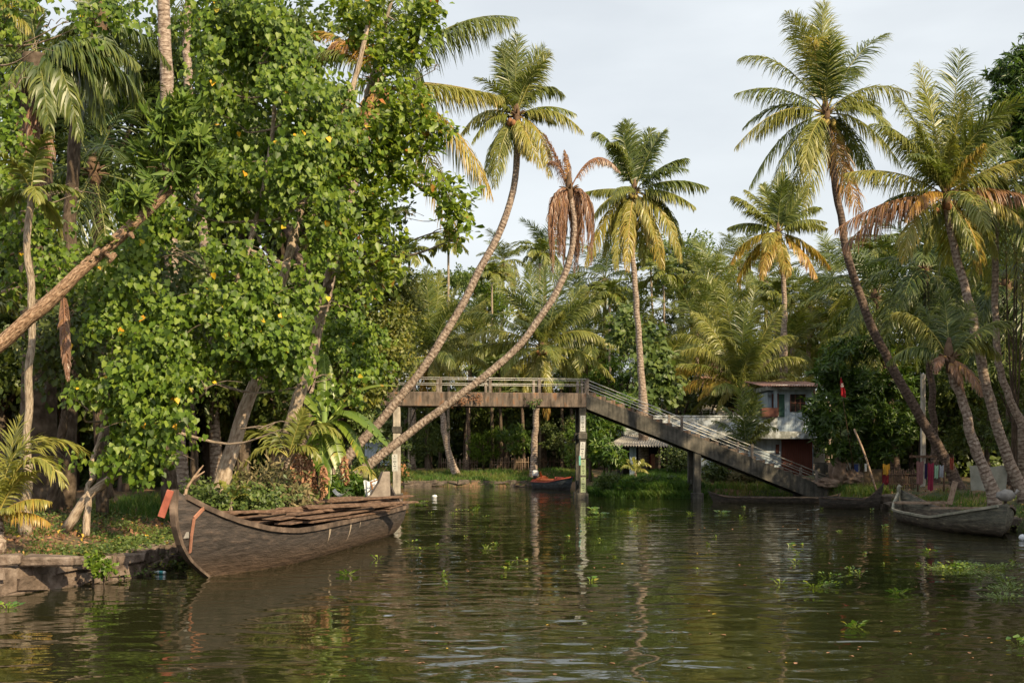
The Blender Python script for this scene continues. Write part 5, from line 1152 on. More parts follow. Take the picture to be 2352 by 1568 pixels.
# grey trunks inside the left mass
for i, (poly, Y, r, b_, lb) in enumerate((([(690, 1080), (700, 800), (700, 640), (620, 430)], 34, .16, 'ptrunk_dark', 'grey ringed trunk seen between the leaves left of the banana plant'), ([(235, 1140), (222, 900), (215, 760)], 29, .13, 'bark_dark', 'dim trunk behind the low leaning trunk at left'), ([(120, 1150), (145, 1000), (150, 860)], 28, .13, 'bark_dark', 'reddish brown trunk in the shade left of the prow'), ([(390, 1130), (375, 900), (372, 700)], 32, .2, 'bark_dark', 'broad shaded trunk in the thicket behind the boat prow'), ([(450, 1120), (440, 950), (430, 800)], 33, .13, 'bark_dark', 'slim shaded trunk in the thicket behind the prow'))):
    w3, rr = tp(poly, Y, r, r * .7); p0 = w3[0]; g = gz(p0.x, p0.y)
    w3.insert(0, Vector((p0.x, p0.y, g - .1))); rr.insert(0, rr[0])
    mb = MB(); mb.tube(w3, rr, n=9, wob=.2); T = Thing('shaded_tree', lb, 'tree', (p0.x, p0.y, g)); T.part('trunk', mb, M[b_])
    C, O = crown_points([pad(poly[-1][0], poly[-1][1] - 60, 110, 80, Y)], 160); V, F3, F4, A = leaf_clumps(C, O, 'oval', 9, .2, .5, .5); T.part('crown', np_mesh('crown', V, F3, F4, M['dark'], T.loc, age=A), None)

# young coconut palm low at left
palm('young_palm', 'young coconut palm with bright arching fronds at the lower left corner', [(-5, 1240, 21.8), (-5, 1185, 21.8)], 21.8, .12, .09, hub=False,
     fronds=[(165, 1040, 40, 930, .8, .42, .45), (168, 1110, 70, 960, -.4, .38, .5), (90, 1010, 10, 1000, .2, .36, .3), (100, 1080, 35, 1090, -.3, .4, .5), (-60, 1000, -30, 1050, 0, .4, .4), (-120, 1060, -60, 1000, 0, .4, .5), (132, 1150, 60, 1130, -.3, .55, .9), (125, 1200, 70, 1160, -.2, .68, 1.0), (20, 960, 0, 1060, .5, .36, .2), (60, 1170, 30, 1150, -.6, .4, .7)], nl=44, width=.042, flare=.2)
palm('young_palm', 'green fronds of a palm entering at the left edge below the bare trunk', [(-90, 1150, 26), (-75, 760, 26)], 26, .12, .09, hub=False, fronds=[(60, 740, -20, 640, 0, .3, .5), (50, 690, -20, 660, .5, .28, .4), (55, 800, -20, 720, -.3, .3, .6), (40, 660, -30, 620, 1, .3, .4)], nl=46, width=.06)
palm('coconut_palm', 'palm frond tips in the upper left corner', [(-150, 1150, 27), (-170, 500, 27), (-160, -40, 27)], 27, .25, .2, fronds=[(70, 70, -20, -60, 0, .42, .7), (40, 30, -40, -60, 0, .45, .7), (100, 20, 0, -70, 0, .35, .7)], bark='bark_dark')
# small palm-like plant behind the prow, shoots
palm('small_palm', 'small sprouting palm beside the pale trunk behind the cargo boat', [(530, 1160, 27), (532, 1150, 27)], 27, .03, .02, hub=False, fronds=[(575, 1120, 545, 1110, 0, .3, .2), (500, 1110, 520, 1100, 0, .3, .2), (548, 1085, 538, 1110, 0, .28, .1), (595, 1150, 560, 1120, 0, .3, .3)], nl=16, width=.06)
palm('small_palm', 'low spreading palm with thin leaflets beside the banana plant', [(655, 1130, 29.5), (662, 1050, 29.5)], 29.5, .06, .05, hub=False, fronds=[(560, 1070, 600, 990, 0, .32, .6), (780, 1000, 720, 930, 0, .28, .5), (590, 980, 620, 950, .5, .25, .5), (740, 1060, 710, 990, -.3, .3, .6), (540, 1010, 590, 960, .5, .3, .5), (700, 940, 680, 980, 0, .25, .3)], nl=40, width=.06)

# K: tall palm behind the left mass with an orange dead frond
palm('coconut_palm', 'tall palm behind the left bank crowns with orange dying fronds and a cluster of nuts', [(690, 1110, 36), (705, 900, 36), (740, 720, 36), (790, 500, 36), (835, 330, 36), (868, 190, 36)], 36, .2, .15,
     fronds=[(1185, 40, 1040, 10, 0, .14, .9), (1170, 72, 1040, 30, -1, .18, 1.0), (960, 300, 1000, 80, -.6, .06, 1.0), (1150, 215, 1010, 175, .4, .52, .8), (1155, 240, 1010, 195, -.8, .38, .8), (1130, 460, 1060, 250, -.6, .60, .9), (1110, 430, 1030, 240, .6, .35, .9), (1050, 560, 1000, 330, 0, .58, 1.0),
             (740, 130, 800, 40, 0, .78, .7), (790, 135, 830, 40, -.6, .76, .7), (720, 60, 790, 60, .5, .7, .6), (690, 160, 770, 60, 0, .2, .7), (850, 150 + 200, 850, 240, -.8, .84, 1.0), (900, 420, 900, 250, -.5, .5, 1.0), (820, 360, 840, 220, 0, .75, 1.0), (900, -60, 885, 60, 0, .12, .3), (1000, -50, 930, 40, 0, .15, .5), (780, -40, 840, 50, 0, .15, .5), (700, 300, 770, 170, 0, .3, .9)],
     nuts_n=9, width=.042, nutmat='nut_brown')

# ------------------------------------------------------------------ the two leaning palms over the water
palm('coconut_palm', 'tall coconut palm leaning far right over the canal, upper of the two leaning ones', [(748, 1128, 46), (772, 1085, 46), (822, 1022, 46), (880, 960, 46), (945, 880, 46), (1005, 795, 46), (1055, 712, 46), (1100, 625, 46), (1140, 545, 46), (1170, 470, 46), (1186, 380, 46), (1186, 268, 46)], 46, .205, .13,
     fronds=[(1165, 90, 1174, 170, .3, .12, .35), (1190, 88, 1180, 170, -.3, .16, .3), (1252, 102, 1202, 165, .5, .14, .35), (1262, 130, 1210, 190, -.4, .30, .5), (1297, 215, 1235, 160, .3, .18, .8), (1150, 110, 1168, 180, -.3, .12, .3), (1338, 308, 1270, 225, -.3, .42, .8), (1280, 270, 1240, 235, .8, .2, .8), (1262, 415, 1250, 280, -.8, .52, .9),
             (1240, 400, 1205, 300, -1.2, .50, .8), (1215, 380, 1195, 310, -1.0, .48, 1.), (1112, 420, 1140, 300, -.3, .22, .9), (1135, 440, 1150, 310, -.8, .3, 1.), (1058, 305, 1110, 222, .2, .40, .8), (1085, 335, 1125, 250, -.5, .28, .9), (1120, 218, 1150, 215, .8, .1, .7), (1150, 350, 1165, 300, .7, .15, 1.), (1118, 232, 1140, 225, -.8, .2, .8)],
     nuts_n=6, nutmat='nut_brown', flare=.8, rnd=dict(n=5, L=2.9, age0=.12, age1=.3, elmin=20, nl=60, width=.05))
palm('dead_palm', 'lower leaning palm over the canal with a dying brown crown', [(792, 1112, 45), (840, 1075, 45), (900, 1025, 45), (965, 975, 45), (1040, 920, 45), (1115, 862, 45), (1185, 800, 45), (1245, 725, 45), (1290, 648, 45), (1312, 580, 45), (1320, 520, 45), (1308, 440, 45)], 45, .18, .12,
     fronds=[(1327, 585, 1331, 420, -0.1, 0.93, 1.35), (1296, 584, 1294, 422, 0.1, 0.95, 1.35), (1356, 611, 1365, 414, -0.4, 0.95, 1.35), (1288, 590, 1285, 420, -0.6, 0.93, 1.35), (1363, 559, 1373, 413, 0.2, 0.95, 1.35), (1266, 578, 1259, 416, -0.3, 0.95, 1.35), (1320, 622, 1322, 422, 0.2, 0.93, 1.35), (1292, 612, 1290, 421, -0.6, 0.95, 1.35), (1315, 604, 1317, 423, 0.3, 0.95, 1.35), (1264, 598, 1257, 415, -0.1, 0.95, 1.35), (1337, 583, 1343, 418, -0.3, 0.92, 1.35), (1297, 613, 1295, 422, 0.7, 0.97, 1.35), (1351, 574, 1359, 415, 0.2, 0.92, 1.35), (1283, 588, 1278, 419, 0.2, 0.95, 1.35), (1325, 608, 1328, 421, 0.1, 0.93, 1.35), (1262, 570, 1254, 415, -0.6, 0.93, 1.35), (1329, 615, 1333, 420, 0.5, 0.92, 1.35), (1286, 589, 1282, 420, -0.1, 0.92, 1.35), (1333, 580, 1338, 419, 0.7, 0.95, 1.35), (1269, 630, 1262, 416, -0.7, 0.95, 1.35),
             (1424, 395, 1362, 310, 0, .93, 1.2), (1258, 372, 1282, 350, .2, .98, 1.2), (1296, 345, 1306, 390, 0, .86, 1.6), (1345, 470, 1340, 420, -.6, .95, 1.2), (1268, 470, 1280, 420, -.5, .98, 1.2), (1250, 300, 1290, 370, .4, .96, 1.2)],
     flare=.8, nl=100, width=.035)

# ------------------------------------------------------------------ palms beyond and beside the bridge
palm('coconut_palm', 'upright coconut palm right of the dead one, yellow fronds hanging down its trunk', [(1478, 930, 70), (1470, 820, 70), (1462, 700, 70), (1454, 600, 70), (1452, 520, 70), (1458, 440, 70)], 70, .21, .15,
     fronds=[(1365, 305, 1405, 300, 0, .12, .8), (1443, 272, 1448, 350, .5, .06, .3), (1425, 290, 1438, 360, -.5, .1, .4), (1528, 300, 1492, 330, 0, .14, .5), (1502, 285, 1478, 350, 1, .1, .4), (1582, 362, 1520, 365, .3, .12, .8), (1626, 430, 1548, 395, 0, .15, .8), (1592, 482, 1530, 425, -.8, .30, .9), (1572, 560, 1535, 450, .5, .2, 1.), (1560, 605, 1535, 470, -1, .5, 1.), (1518, 622, 1500, 500, -1, .56, 1.1), (1345, 437, 1400, 425, .5, .3, .9), (1352, 520, 1385, 440, -.5, .4, 1.), (1345, 610, 1385, 480, 0, .52, 1.), (1388, 580, 1405, 480, 1, .35, 1.1), (1436, 628, 1440, 500, -1.3, .56, 1.), (1412, 622, 1420, 500, -1, .45, 1.1), (1500, 560, 1490, 480, -1, .5, 1.1), (1480, 600, 1478, 500, 1, .3, 1.1), (1400, 340, 1420, 330, -1, .2, .7)],
     nuts_n=8, width=.08, rnd=dict(n=6, L=4.4, age0=.1, age1=.4, elmin=0, nl=64, width=.07))
palm('coconut_palm', 'palm with golden lower fronds and a cluster of yellow nuts, left of the tallest one', [(1800, 780, 80), (1802, 700, 80), (1796, 600, 80), (1787, 535, 80)], 80, .2, .15,
     fronds=[(1682, 452, 1730, 462, 0, .3, .7), (1675, 520, 1730, 495, .5, .18, .8), (1680, 602, 1712, 530, 0, .60, .9), (1700, 640, 1725, 560, 1, .6, 1.), (1742, 645, 1752, 570, -1, .66, 1.), (1800, 640, 1792, 590, -1.5, .60, .9), (1872, 645, 1845, 560, -.5, .72, .9), (1912, 612, 1855, 540, .5, .60, .9), (1900, 525, 1840, 495, 0, .28, .8), (1892, 470, 1835, 470, 1, .2, .8), (1860, 425, 1820, 470, 0, .2, .5), (1800, 398, 1792, 460, 0, .16, .3), (1755, 420, 1772, 470, .5, .2, .4), (1835, 410, 1805, 460, 1, .2, .4), (1720, 430, 1755, 455, 1, .3, .6)], nuts_n=12, width=.09, rnd=dict(n=6, L=4.2, age0=.15, age1=.5, elmin=0, nl=60, width=.08))
palm('coconut_palm', 'tallest palm at upper right with a thin curved dark trunk leaning left', [(2205, 1135, 50), (2175, 1060, 50), (2110, 950, 50), (2050, 845, 50), (1990, 720, 50), (1950, 600, 50), (1928, 480, 50), (1910, 370, 50), (1897, 262, 50)], 50, .24, .14,
     fronds=[(1900, 2, 1893, 130, .3, .2, .3), (1880, 20, 1885, 140, -.6, .24, .3), (1835, 32, 1872, 110, .5, .2, .4), (1800, 38, 1865, 100, -.4, .30, .6), (1702, 130, 1790, 95, .3, .24, .6), (1870, 130, 1840, 60, -1.5, .5, .6), (2042, 72, 1955, 110, .3, .16, .5), (1990, 150, 1950, 110, 1.2, .2, .5), (1690, 215, 1800, 175, 0, .18, .8), (1682, 348, 1790, 215, -.6, .42, .8), (1722, 430, 1790, 280, 0, .14, .9), (1750, 300, 1800, 220, 1.2, .2, .8), (1760, 440, 1820, 300, -1, .2, 1.), (1835, 495, 1860, 340, -1.2, .34, .8), (1812, 480, 1850, 330, .5, .14, .9), (1972, 505, 1925, 360, -.4, .80, .9), (1960, 460, 1925, 330, .6, .4, 1.), (2095, 212, 1985, 165, .2, .38, .7), (2015, 270, 1960, 210, -.6, .3, .8), (2062, 385, 1985, 250, -.4, .36, .8), (2022, 420, 1960, 290, .4, .14, .9), (2000, 380, 1950, 270, 1., .2, .9), (1930, 60, 1910, 140, .8, .18, .3)],
     bark='ptrunk_dark', nuts_n=14, width=.044, flare=.4, rnd=dict(n=7, L=4.4, age0=.12, age1=.4, elmin=-30, nl=66, width=.06))
palm('coconut_palm', 'large ragged palm at right with brown drooping fronds, trunk lit in patches', [(2352, 1135, 42), (2318, 1060, 42), (2282, 950, 42), (2258, 840, 42), (2232, 720, 42), (2205, 620, 42), (2185, 540, 42), (2172, 450, 42)], 42, .215, .13,
     fronds=[(2212, 112, 2185, 270, .2, .10, .35), (2108, 148, 2150, 270, 0, .3, .5), (2140, 190, 2155, 300, .8, .25, .4), (2062, 225, 2110, 270, 0, .3, .7), (2000, 285, 2090, 280, 0, .2, .8), (2020, 190 + 120, 2090, 330, -.6, .32, .9), (1945, 395, 2060, 370, .2, .44, .9), (1915, 530, 2040, 440, -.2, .90, 1.), (1950, 560, 2040, 450, .8, .94, 1.), (2058, 520, 2110, 420, -1., .80, .9), (2085, 300, 2120, 360, -1, .2, .9), (2255, 175, 2215, 290, .5, .14, .5), (2310, 235, 2235, 300, 0, .16, .8), (2385, 360, 2270, 370, 0, .48, .8), (2390, 470, 2270, 410, -.3, .9, 1.), (2340, 520, 2260, 430, -.6, .5, 1.), (2290, 590, 2240, 470, 0, .3, 1.), (2230, 600, 2205, 500, -.6, .2, 1.), (2130, 580, 2150, 490, .3, .25, 1.), (2160, 330, 2165, 380, -1.2, .3, .8), (2230, 350, 2200, 380, -1.2, .6, .9), (2340, 300, 2260, 330, .8, .2, .8), (2190, 230, 2175, 330, -1, .3, .8)],
     bark='ptrunk', width=.044, nuts_n=4, nutmat='nut_brown', flare=.3, rnd=dict(n=9, L=4.2, age0=.12, age1=.6, elmin=-40, nl=66, width=.06))
palm('coconut_palm', 'short-crowned palm with a rusty dead frond between the two big right trunks', [(2285, 1140, 40), (2250, 1050, 40), (2220, 960, 40), (2195, 880, 40), (2180, 825, 40)], 40, .21, .14,
     fronds=[(2062, 715, 2120, 700, .5, .42, .8), (2110, 720, 2130, 740, 1, .3, .8), (2135, 860, 2150, 800, -.6, .96, .5), (2235, 910, 2215, 830, -.8, .92, .8), (2195, 905, 2190, 840, -.8, .9, .8), (2270, 780, 2230, 760, .4, .34, .7), (2310, 820, 2250, 740, .4, .3, .8), (2250, 690, 2210, 740, .6, .14, .5), (2180, 660, 2185, 740, .6, .1, .4), (2130, 690, 2160, 750, .8, .1, .5), (2050, 830, 2110, 760, .6, .1, .9), (2330, 740, 2260, 720, 0, .2, .7)], bark='ptrunk', width=.042, flare=.3)
T = palm('coconut_palm', 'plain pale palm trunk cut by the right edge', [(2352, 980, 44), (2325, 930, 44), (2305, 870, 44), (2290, 800, 44), (2285, 640, 44), (2290, 480, 44)], 44, .155, .12, rnd=dict(n=16, L=4.2, age0=.0, age1=.3, elmin=-60, nl=46), bark='ptrunk')
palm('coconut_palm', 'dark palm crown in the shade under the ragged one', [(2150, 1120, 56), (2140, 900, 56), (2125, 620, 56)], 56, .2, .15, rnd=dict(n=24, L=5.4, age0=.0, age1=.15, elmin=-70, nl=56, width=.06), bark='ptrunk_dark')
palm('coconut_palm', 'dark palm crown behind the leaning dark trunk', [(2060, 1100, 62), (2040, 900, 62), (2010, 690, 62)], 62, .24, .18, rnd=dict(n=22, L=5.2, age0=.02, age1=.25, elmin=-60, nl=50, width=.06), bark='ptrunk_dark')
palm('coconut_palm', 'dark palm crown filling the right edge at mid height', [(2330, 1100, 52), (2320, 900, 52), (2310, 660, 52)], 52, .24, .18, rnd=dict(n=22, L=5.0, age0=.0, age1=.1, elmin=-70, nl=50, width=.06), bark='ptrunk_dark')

# two large crowns just behind the bridge deck
palm('coconut_palm', 'wide low palm crown behind the middle of the bridge, fronds spreading on both sides', [(1226, 1092, 82), (1228, 1000, 82), (1238, 900, 82), (1245, 800, 82)], 82, .26, .2,
     fronds=[(1212, 600, 1222, 690, .5, .12, .3), (1130, 635, 1185, 690, 0, .24, .5), (1165, 600, 1205, 690, 1, .2, .4), (1058, 725, 1140, 690, .3, .2, .7), (1065, 790, 1130, 725, -1, .42, .8), (1095, 885, 1150, 790, 0, .36, .9), (1135, 895, 1195, 815, -1, .5, .9), (1205, 905, 1222, 840, -1.5, .46, .8), (1262, 905, 1250, 840, -1.5, .4, .7), (1332, 900, 1300, 825, -.8, .40, .8), (1412, 872, 1350, 785, 0, .34, .8), (1408, 795, 1330, 720, 0, .34, .8), (1385, 688, 1320, 695, .5, .22, .7), (1305, 635, 1270, 700, 0, .14, .4), (1345, 650, 1295, 710, 1, .2, .5), (1250, 610, 1248, 700, 1, .1, .3), (1020, 830, 1120, 760, .5, .3, .9), (1290, 720, 1262, 740, -1.6, .3, .8), (1190, 720, 1215, 735, -1.6, .3, .8), (1255, 960, 1255, 860, -.6, .66, 1.1), (1440, 800, 1360, 740, 1, .2, .9)], nl=118, width=.07, rnd=dict(n=12, L=5.6, age0=.12, age1=.4, elmin=-20, nl=96, width=.06), nuts_n=16, nutmat='nut_brown')
palm('coconut_palm', 'upright-fronded palm behind the left part of the bridge', [(1048, 1092, 84), (1028, 1030, 84), (1016, 950, 84), (1004, 880, 84), (992, 820, 84)], 84, .26, .2,
     fronds=[(935, 635, 955, 740, 0, .32, .4), (955, 640, 968, 740, .5, .2, .3), (980, 615, 985, 720, -.5, .16, .25), (1010, 620, 1000, 720, .5, .2, .3), (1052, 655, 1018, 730, 0, .32, .4), (1112, 692, 1050, 735, 0, .34, .6), (1135, 850, 1065, 780, 0, .36, .9), (1062, 895, 1035, 825, -1, .5, .9), (1000, 900, 1000, 840, -1.5, .5, .8), (930, 895, 960, 830, -1, .5, .9), (895, 830, 940, 770, .5, .3, .9), (905, 720, 945, 750, 1, .2, .6), (1090, 760, 1040, 760, 1, .3, .8), (965, 925, 975, 850, 1, .7, 1.)], nl=112, width=.07, rnd=dict(n=10, L=5.4, age0=.14, age1=.4, elmin=-10, nl=96, width=.06), nuts_n=5, nutmat='nut_brown')

# background crowns: one mesh for the crown
def bgpalm(px, py, Y, L, n, label, a0=.1, a1=.5, foot=None, r=.16, elmin=-50, dr=1.0, nl=58, w=.062, bark='ptrunk', nut=0, cat='palm tree'):
    fx = foot if foot is not None else px + random.uniform(-12, 12)
    gp = P(fx, 0, Y); g = gz(gp.x, Y); fy = HOR - (g - CAMH) * FOC / Y
    return palm('coconut_palm', label, [(fx, fy, Y), ((fx + px) / 2 + random.uniform(-5, 5), (fy + py) / 2, Y), (px, py, Y)], Y, r * 1.4, r, rnd=dict(n=n, L=L, age0=a0, age1=a1, elmin=elmin, nl=nl, width=w, droop=dr), frondparts=False, hub=False, bark=bark, flare=.3, group='palms standing in the background')
for q in ((1155, 602, 118, 3.9, 20, 'small distant palm alone against the sky right of the upper leaning trunk', .15, .6), (1390, 640, 98, 5.2, 22, 'palm crown behind the dead brown fronds', .05, .4), (1640, 650, 96, 5.0, 22, 'background palm left of the golden one, with orange nuts at its heart', .2, .55),
          (1590, 640, 104, 4.8, 18, 'background palm against the sky right of the areca palms', .2, .4), (1860, 705, 88, 5.2, 24, 'background palm below and right of the golden one', .15, .5), (1700, 600, 108, 4.5, 18, 'distant palm partly hidden behind the golden fronds', .2, .4),
          (1770, 720, 92, 5.0, 22, 'background palm under the golden one', .15, .45), (1990, 640, 80, 5.0, 20, 'background palm between the two leaning right trunks', .1, .35), (1250, 580, 112, 4.6, 18, 'distant dark palm between the two leaning trunks', .05, .3), (1100, 700, 108, 4.6, 18, 'distant palm seen left of the wide crown', .2, .4),
          (1330, 700, 100, 5.0, 20, 'palm behind the wide crown on its right', .1, .35), (1940, 760, 84, 4.8, 20, 'background palm left of the leaning dark trunk', .1, .3), (1820, 800, 84, 4.6, 18, 'low background palm over the house roof', .15, .4), (1460, 735, 94, 4.8, 22, 'palm crown behind the upright trunk right of the dead palm', .15, .4), (1600, 760, 90, 5.2, 24, 'sunlit palm left of the low golden-fringed one', .2, .42), (1530, 850, 84, 4.6, 20, 'low palm over the top of the stair', .2, .45), (1650, 720, 93, 5.0, 22, 'palm behind the low golden-fringed one', .15, .4), (1760, 640, 99, 4.6, 20, 'palm crown behind the golden palm trunk', .15, .4), (1910, 640, 92, 5.0, 22, 'sunlit palm left of the curved dark trunk', .18, .4), (1980, 800, 76, 4.6, 22, 'palm over the mango tree', .12, .35), (1080, 780, 94, 5.0, 22, 'palm filling between the two bridge palms', .15, .4), (950, 720, 92, 4.6, 20, 'palm against the sky right of the yellow-green bush', .18, .4), (1350, 800, 92, 5.0, 22, 'palm behind the right side of the wide crown', .15, .4)):
    bgpalm(*q[:6], a0=q[6], a1=q[7])
# big low palm right of centre with tall fronds and golden arcs
palm('coconut_palm', 'low palm with tall upright fronds and golden arching ones in front of the pink roof', [(1700, 1085, 77), (1700, 1000, 77), (1702, 905, 77)], 77, .3, .26,
     fronds=[(1535, 862, 1600, 790, 0, .60, .8), (1552, 905, 1620, 830, .5, .64, .9), (1600, 915, 1650, 840, -.5, .62, .9), (1640, 945, 1670, 860, -1, .5, 1.), (1810, 890, 1750, 850, 0, .45, .9), (1905, 870, 1800, 850, 1, .40, .8), (1770, 950, 1740, 870, -.8, .45, 1.), (1688, 640, 1695, 760, .5, .14, .3), (1655, 650, 1680, 760, -.5, .24, .4), (1740, 655, 1715, 760, .5, .2, .3), (1590, 715, 1655, 750, 0, .34, .6), (1620, 690, 1670, 760, 1, .3, .5), (1545, 770, 1630, 740, .5, .3, .8), (1560, 810, 1640, 770, -.8, .4, .9), (1800, 700, 1745, 760, 0, .3, .5), (1835, 770, 1760, 750, .6, .3, .8), (1850, 830, 1770, 790, -.5, .34, .9), (1705, 700, 1700, 780, -1, .1, .3), (1660, 780, 1685, 800, -1.5, .3, .9), (1730, 790, 1715, 810, -1.5, .25, .9)], nl=108, width=.065, rnd=dict(n=10, L=5.6, age0=.16, age1=.4, elmin=0, nl=92, width=.06))
palm('young_palm', 'young dark palm with stiff upright fronds in front of the house parapet', [(1712, 1075, 66), (1714, 1030, 66)], 66, .14, .12, hub=False,
     fronds=[(1700, 880, 1708, 950, 0, .1, .2), (1655, 935, 1690, 950, 0, .08, .35), (1640, 965, 1680, 970, .4, .08, .5), (1745, 905, 1728, 960, .3, .12, .3), (1770, 960, 1740, 970, -.4, .3, .6), (1760, 990, 1735, 990, -.6, .4, .8), (1665, 1000, 1690, 990, -.4, .1, .7), (1725, 890, 1718, 960, .6, .12, .2), (1790, 985, 1750, 960, .4, .2, .7)], nl=44, width=.07)
palm('young_palm', 'small bright young palm in the grass left of the shed counter', [(1460, 1095, 65.5), (1460, 1085, 65.5)], 65.5, .08, .06, hub=False, fronds=[(1425, 1075, 1440, 1055, 0, .35, .6), (1495, 1070, 1475, 1050, 0, .35, .6), (1455, 1050, 1458, 1065, 0, .33, .2), (1480, 1055, 1468, 1068, .3, .34, .3), (1440, 1055, 1450, 1068, .3, .34, .3), (1490, 1088, 1475, 1065, -.3, .4, .8)], nl=24, width=.07)
palm('young_palm', 'yellowish fronds hanging under the stair between the two right piers', [(1650, 1085, 67), (1650, 1055, 67)], 67, .1, .08, hub=False, fronds=[(1612, 1058, 1630, 1040, 0, .45, .6), (1680, 1060, 1665, 1038, 0, .4, .7), (1600, 1045, 1625, 1035, .5, .4, .6), (1700, 1080, 1675, 1040, 0, .5, .8)], nl=26, width=.06)
palm('young_palm', 'yellow-green hanging frond over the water left of the pale pier', [(800, 1140, 43), (812, 1080, 43)], 43, .06, .05, hub=False, fronds=[(882, 1120, 850, 1065, -.3, .45, .9), (770, 1120, 790, 1070, 0, .4, .8), (860, 1090, 840, 1055, .4, .4, .8)], nl=26, width=.06)

# areca palms
def areca(px, py, Y, L, label, foot=None, n=11):
    fx = foot if foot is not None else px; gp = P(fx, 0, Y); g = gz(gp.x, Y); fy = HOR - (g - CAMH) * FOC / Y
    w3, rr = trunk_pts([(fx, fy, Y), ((fx + px) / 2, (fy + py) / 2, Y), (px, py, Y)], Y, .11, .09, flare=.2)
    T = Thing('areca_palm', label, 'palm tree', (w3[0].x, w3[0].y, g), 'slender areca palms beyond the bridge')
    mb = MB(); mb.tube(w3, rr, n=8); T.part('trunk', mb, M['bark_lichen']); c = w3[-1]
    mb = MB(); mb.tube([c, c + Vector((0, 0, .4)), c + Vector((0, 0, .9))], [.10, .13, .07], n=8); T.part('crownshaft', mb, M['green_shaft'])
    lst = []
    for i in range(n):
        f = i / (n - 1); lst.append(rand_frond(c + Vector((0, 0, .8)), i * 2.4, 78 - 68 * f, L, .16 + .1 * f, .25 + .4 * f, droop=1.25, nl=24, ll=L * .36, width=.15, tipage=.05))
    T.part('crown', frond_mesh('crown', lst, T.loc), None)
M['green_shaft'] = noise_mat('green_crownshaft', [(.3, (.10, .17, .04)), (.7, (.18, .26, .07))], scale=3, bump=0, rough=.5)
for q in ((1030, 585, 88, 2.3, 'slender areca palm against the sky below the layered tree tip'), (1524, 655, 92, 2.5, 'areca palm with a thin white trunk right of the upright coconut palm', 1535), (1495, 625, 95, 2.5, 'areca palm just behind and left of the white-trunked one', 1512), (1130, 650, 104, 2.2, 'small areca crown low between the leaning trunks'), (940, 610, 87, 2.6, 'areca crown peeping out right of the left bank leaves'), (2020, 610, 74, 2.4, 'areca palm right of the leaning dark trunk'), (1240, 605, 96, 2.5, 'dark areca crown between the two leaning palms'), (2345, 560, 58, 2.4, 'areca crown at the right edge'), (1780, 700, 88, 2.4, 'areca palm right of the golden palm trunk'), (1400, 700, 90, 2.4, 'areca palm behind the dead palm trunk')):
    areca(*q[:5], foot=q[5] if len(q) > 5 else None)
for px, py, lb in ((1128, 940, 'left of two thin dark trunks under the bridge'), (1148, 940, 'right of two thin dark trunks under the bridge'), (1075, 1000, 'slim trunk under the bridge right of the leaning one'), (1200, 1000, 'pale broken stem under the middle of the bridge'), (1290, 960, 'dark slim trunk left of the middle pier'), (1312, 960, 'pale grey trunk close behind the middle pier')):
    p = P(px, 1088, 92); mb = MB(); mb.tube(spline([Vector((p.x, 92, gz(p.x, 92) - .1)), P(px + 3, (py + 1088) / 2, 92), P(px - 2, py - 90, 92)], 10), [.2 - .008 * i for i in range(11)], n=7, wob=.2)
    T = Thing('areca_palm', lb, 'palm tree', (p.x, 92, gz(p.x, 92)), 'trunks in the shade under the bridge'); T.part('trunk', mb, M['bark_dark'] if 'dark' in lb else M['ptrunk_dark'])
    c = P(px - 2, py - 90, 92); T.part('crown', frond_mesh('crown', [rand_frond(c, i * 2.4, 70 - 8 * i, 2.6, .1, .5, nl=20, ll=.9, width=.14) for i in range(9)], T.loc), None)

# ------------------------------------------------------------------ banana plant
def banana_leaf(c, tip, ctrl, w, age, tear=.25, seed=0, fold=.25):
    rg = np.random.default_rng(seed); mb = MB(); n = 26; c, tip, ctrl = Vector(c), Vector(tip), Vector(ctrl); V = []; F = []; A = []
    L = (tip - c).length; s0 = (ctrl - c).cross(Vector((0, 0, 1))) + (tip - c).cross(Vector((0, 0, 1)));
    if s0.length < .1: s0 = Vector((1, .3, 0))
    s0.normalize()
    for sd_ in (-1, 1):
        cut = 0
        for i in range(n):
            t0, t1 = .16 + .84 * i / n, .16 + .84 * (i + 1) / n - (.012 if rg.random() < tear else 0)
            row = []
            for t_ in (t0, t1):
                p = c * (1 - t_) ** 2 + ctrl * 2 * t_ * (1 - t_) + tip * t_ * t_; d = ((ctrl - c) * 2 * (1 - t_) + (tip - ctrl) * 2 * t_).normalized()
                s_ = (s0 - d * s0.dot(d)).normalized(); nn = s_.cross(d); u = (t_ - .16) / .84
                ww = w * (math.sin(math.pi * min(u * .93 + .05, 1)) ** .45) * (1 - .25 * u)
                dr = .10 * math.sin(i * 2.1 + sd_) * tear
                row.append((p, p + s_ * sd_ * ww * .55 + nn * (ww * fold * .5) + d * .03, p + s_ * sd_ * ww + nn * (ww * (fold * .3 + dr)) + Vector((0, 0, -ww * .35)) + d * .07))
            b = len(V); V += [row[0][0], row[1][0], row[0][1], row[1][1], row[0][2], row[1][2]]; F += [(b, b + 1, b + 3, b + 2), (b + 2, b + 3, b + 5, b + 4)]
            a = age + (.25 if rg.random() < .06 else 0); A += [a - .05, a - .05, a, a, a + .08, a + .08]
    return np.array([tuple(v) for v in V]), np.zeros((0, 3), int), np.array(F), np.clip(np.array(A), 0, 1)
base = P(745, 1130, 30.5); B = Thing('banana_plant', 'banana plant with broad bright leaves and brown dead ones behind the load of planks', 'plant', (base.x, base.y, gz(base.x, base.y)))
mb = MB(); cc = P(745, 945, 30.3); mb.tube([Vector((base.x, base.y, gz(base.x, base.y) - .1)), P(746, 1040, 30.4), cc], [.17, .13, .07], n=10, wob=.1); B.part('stem', mb, M['green_shaft'])
cc = P(748, 975, 30.3)
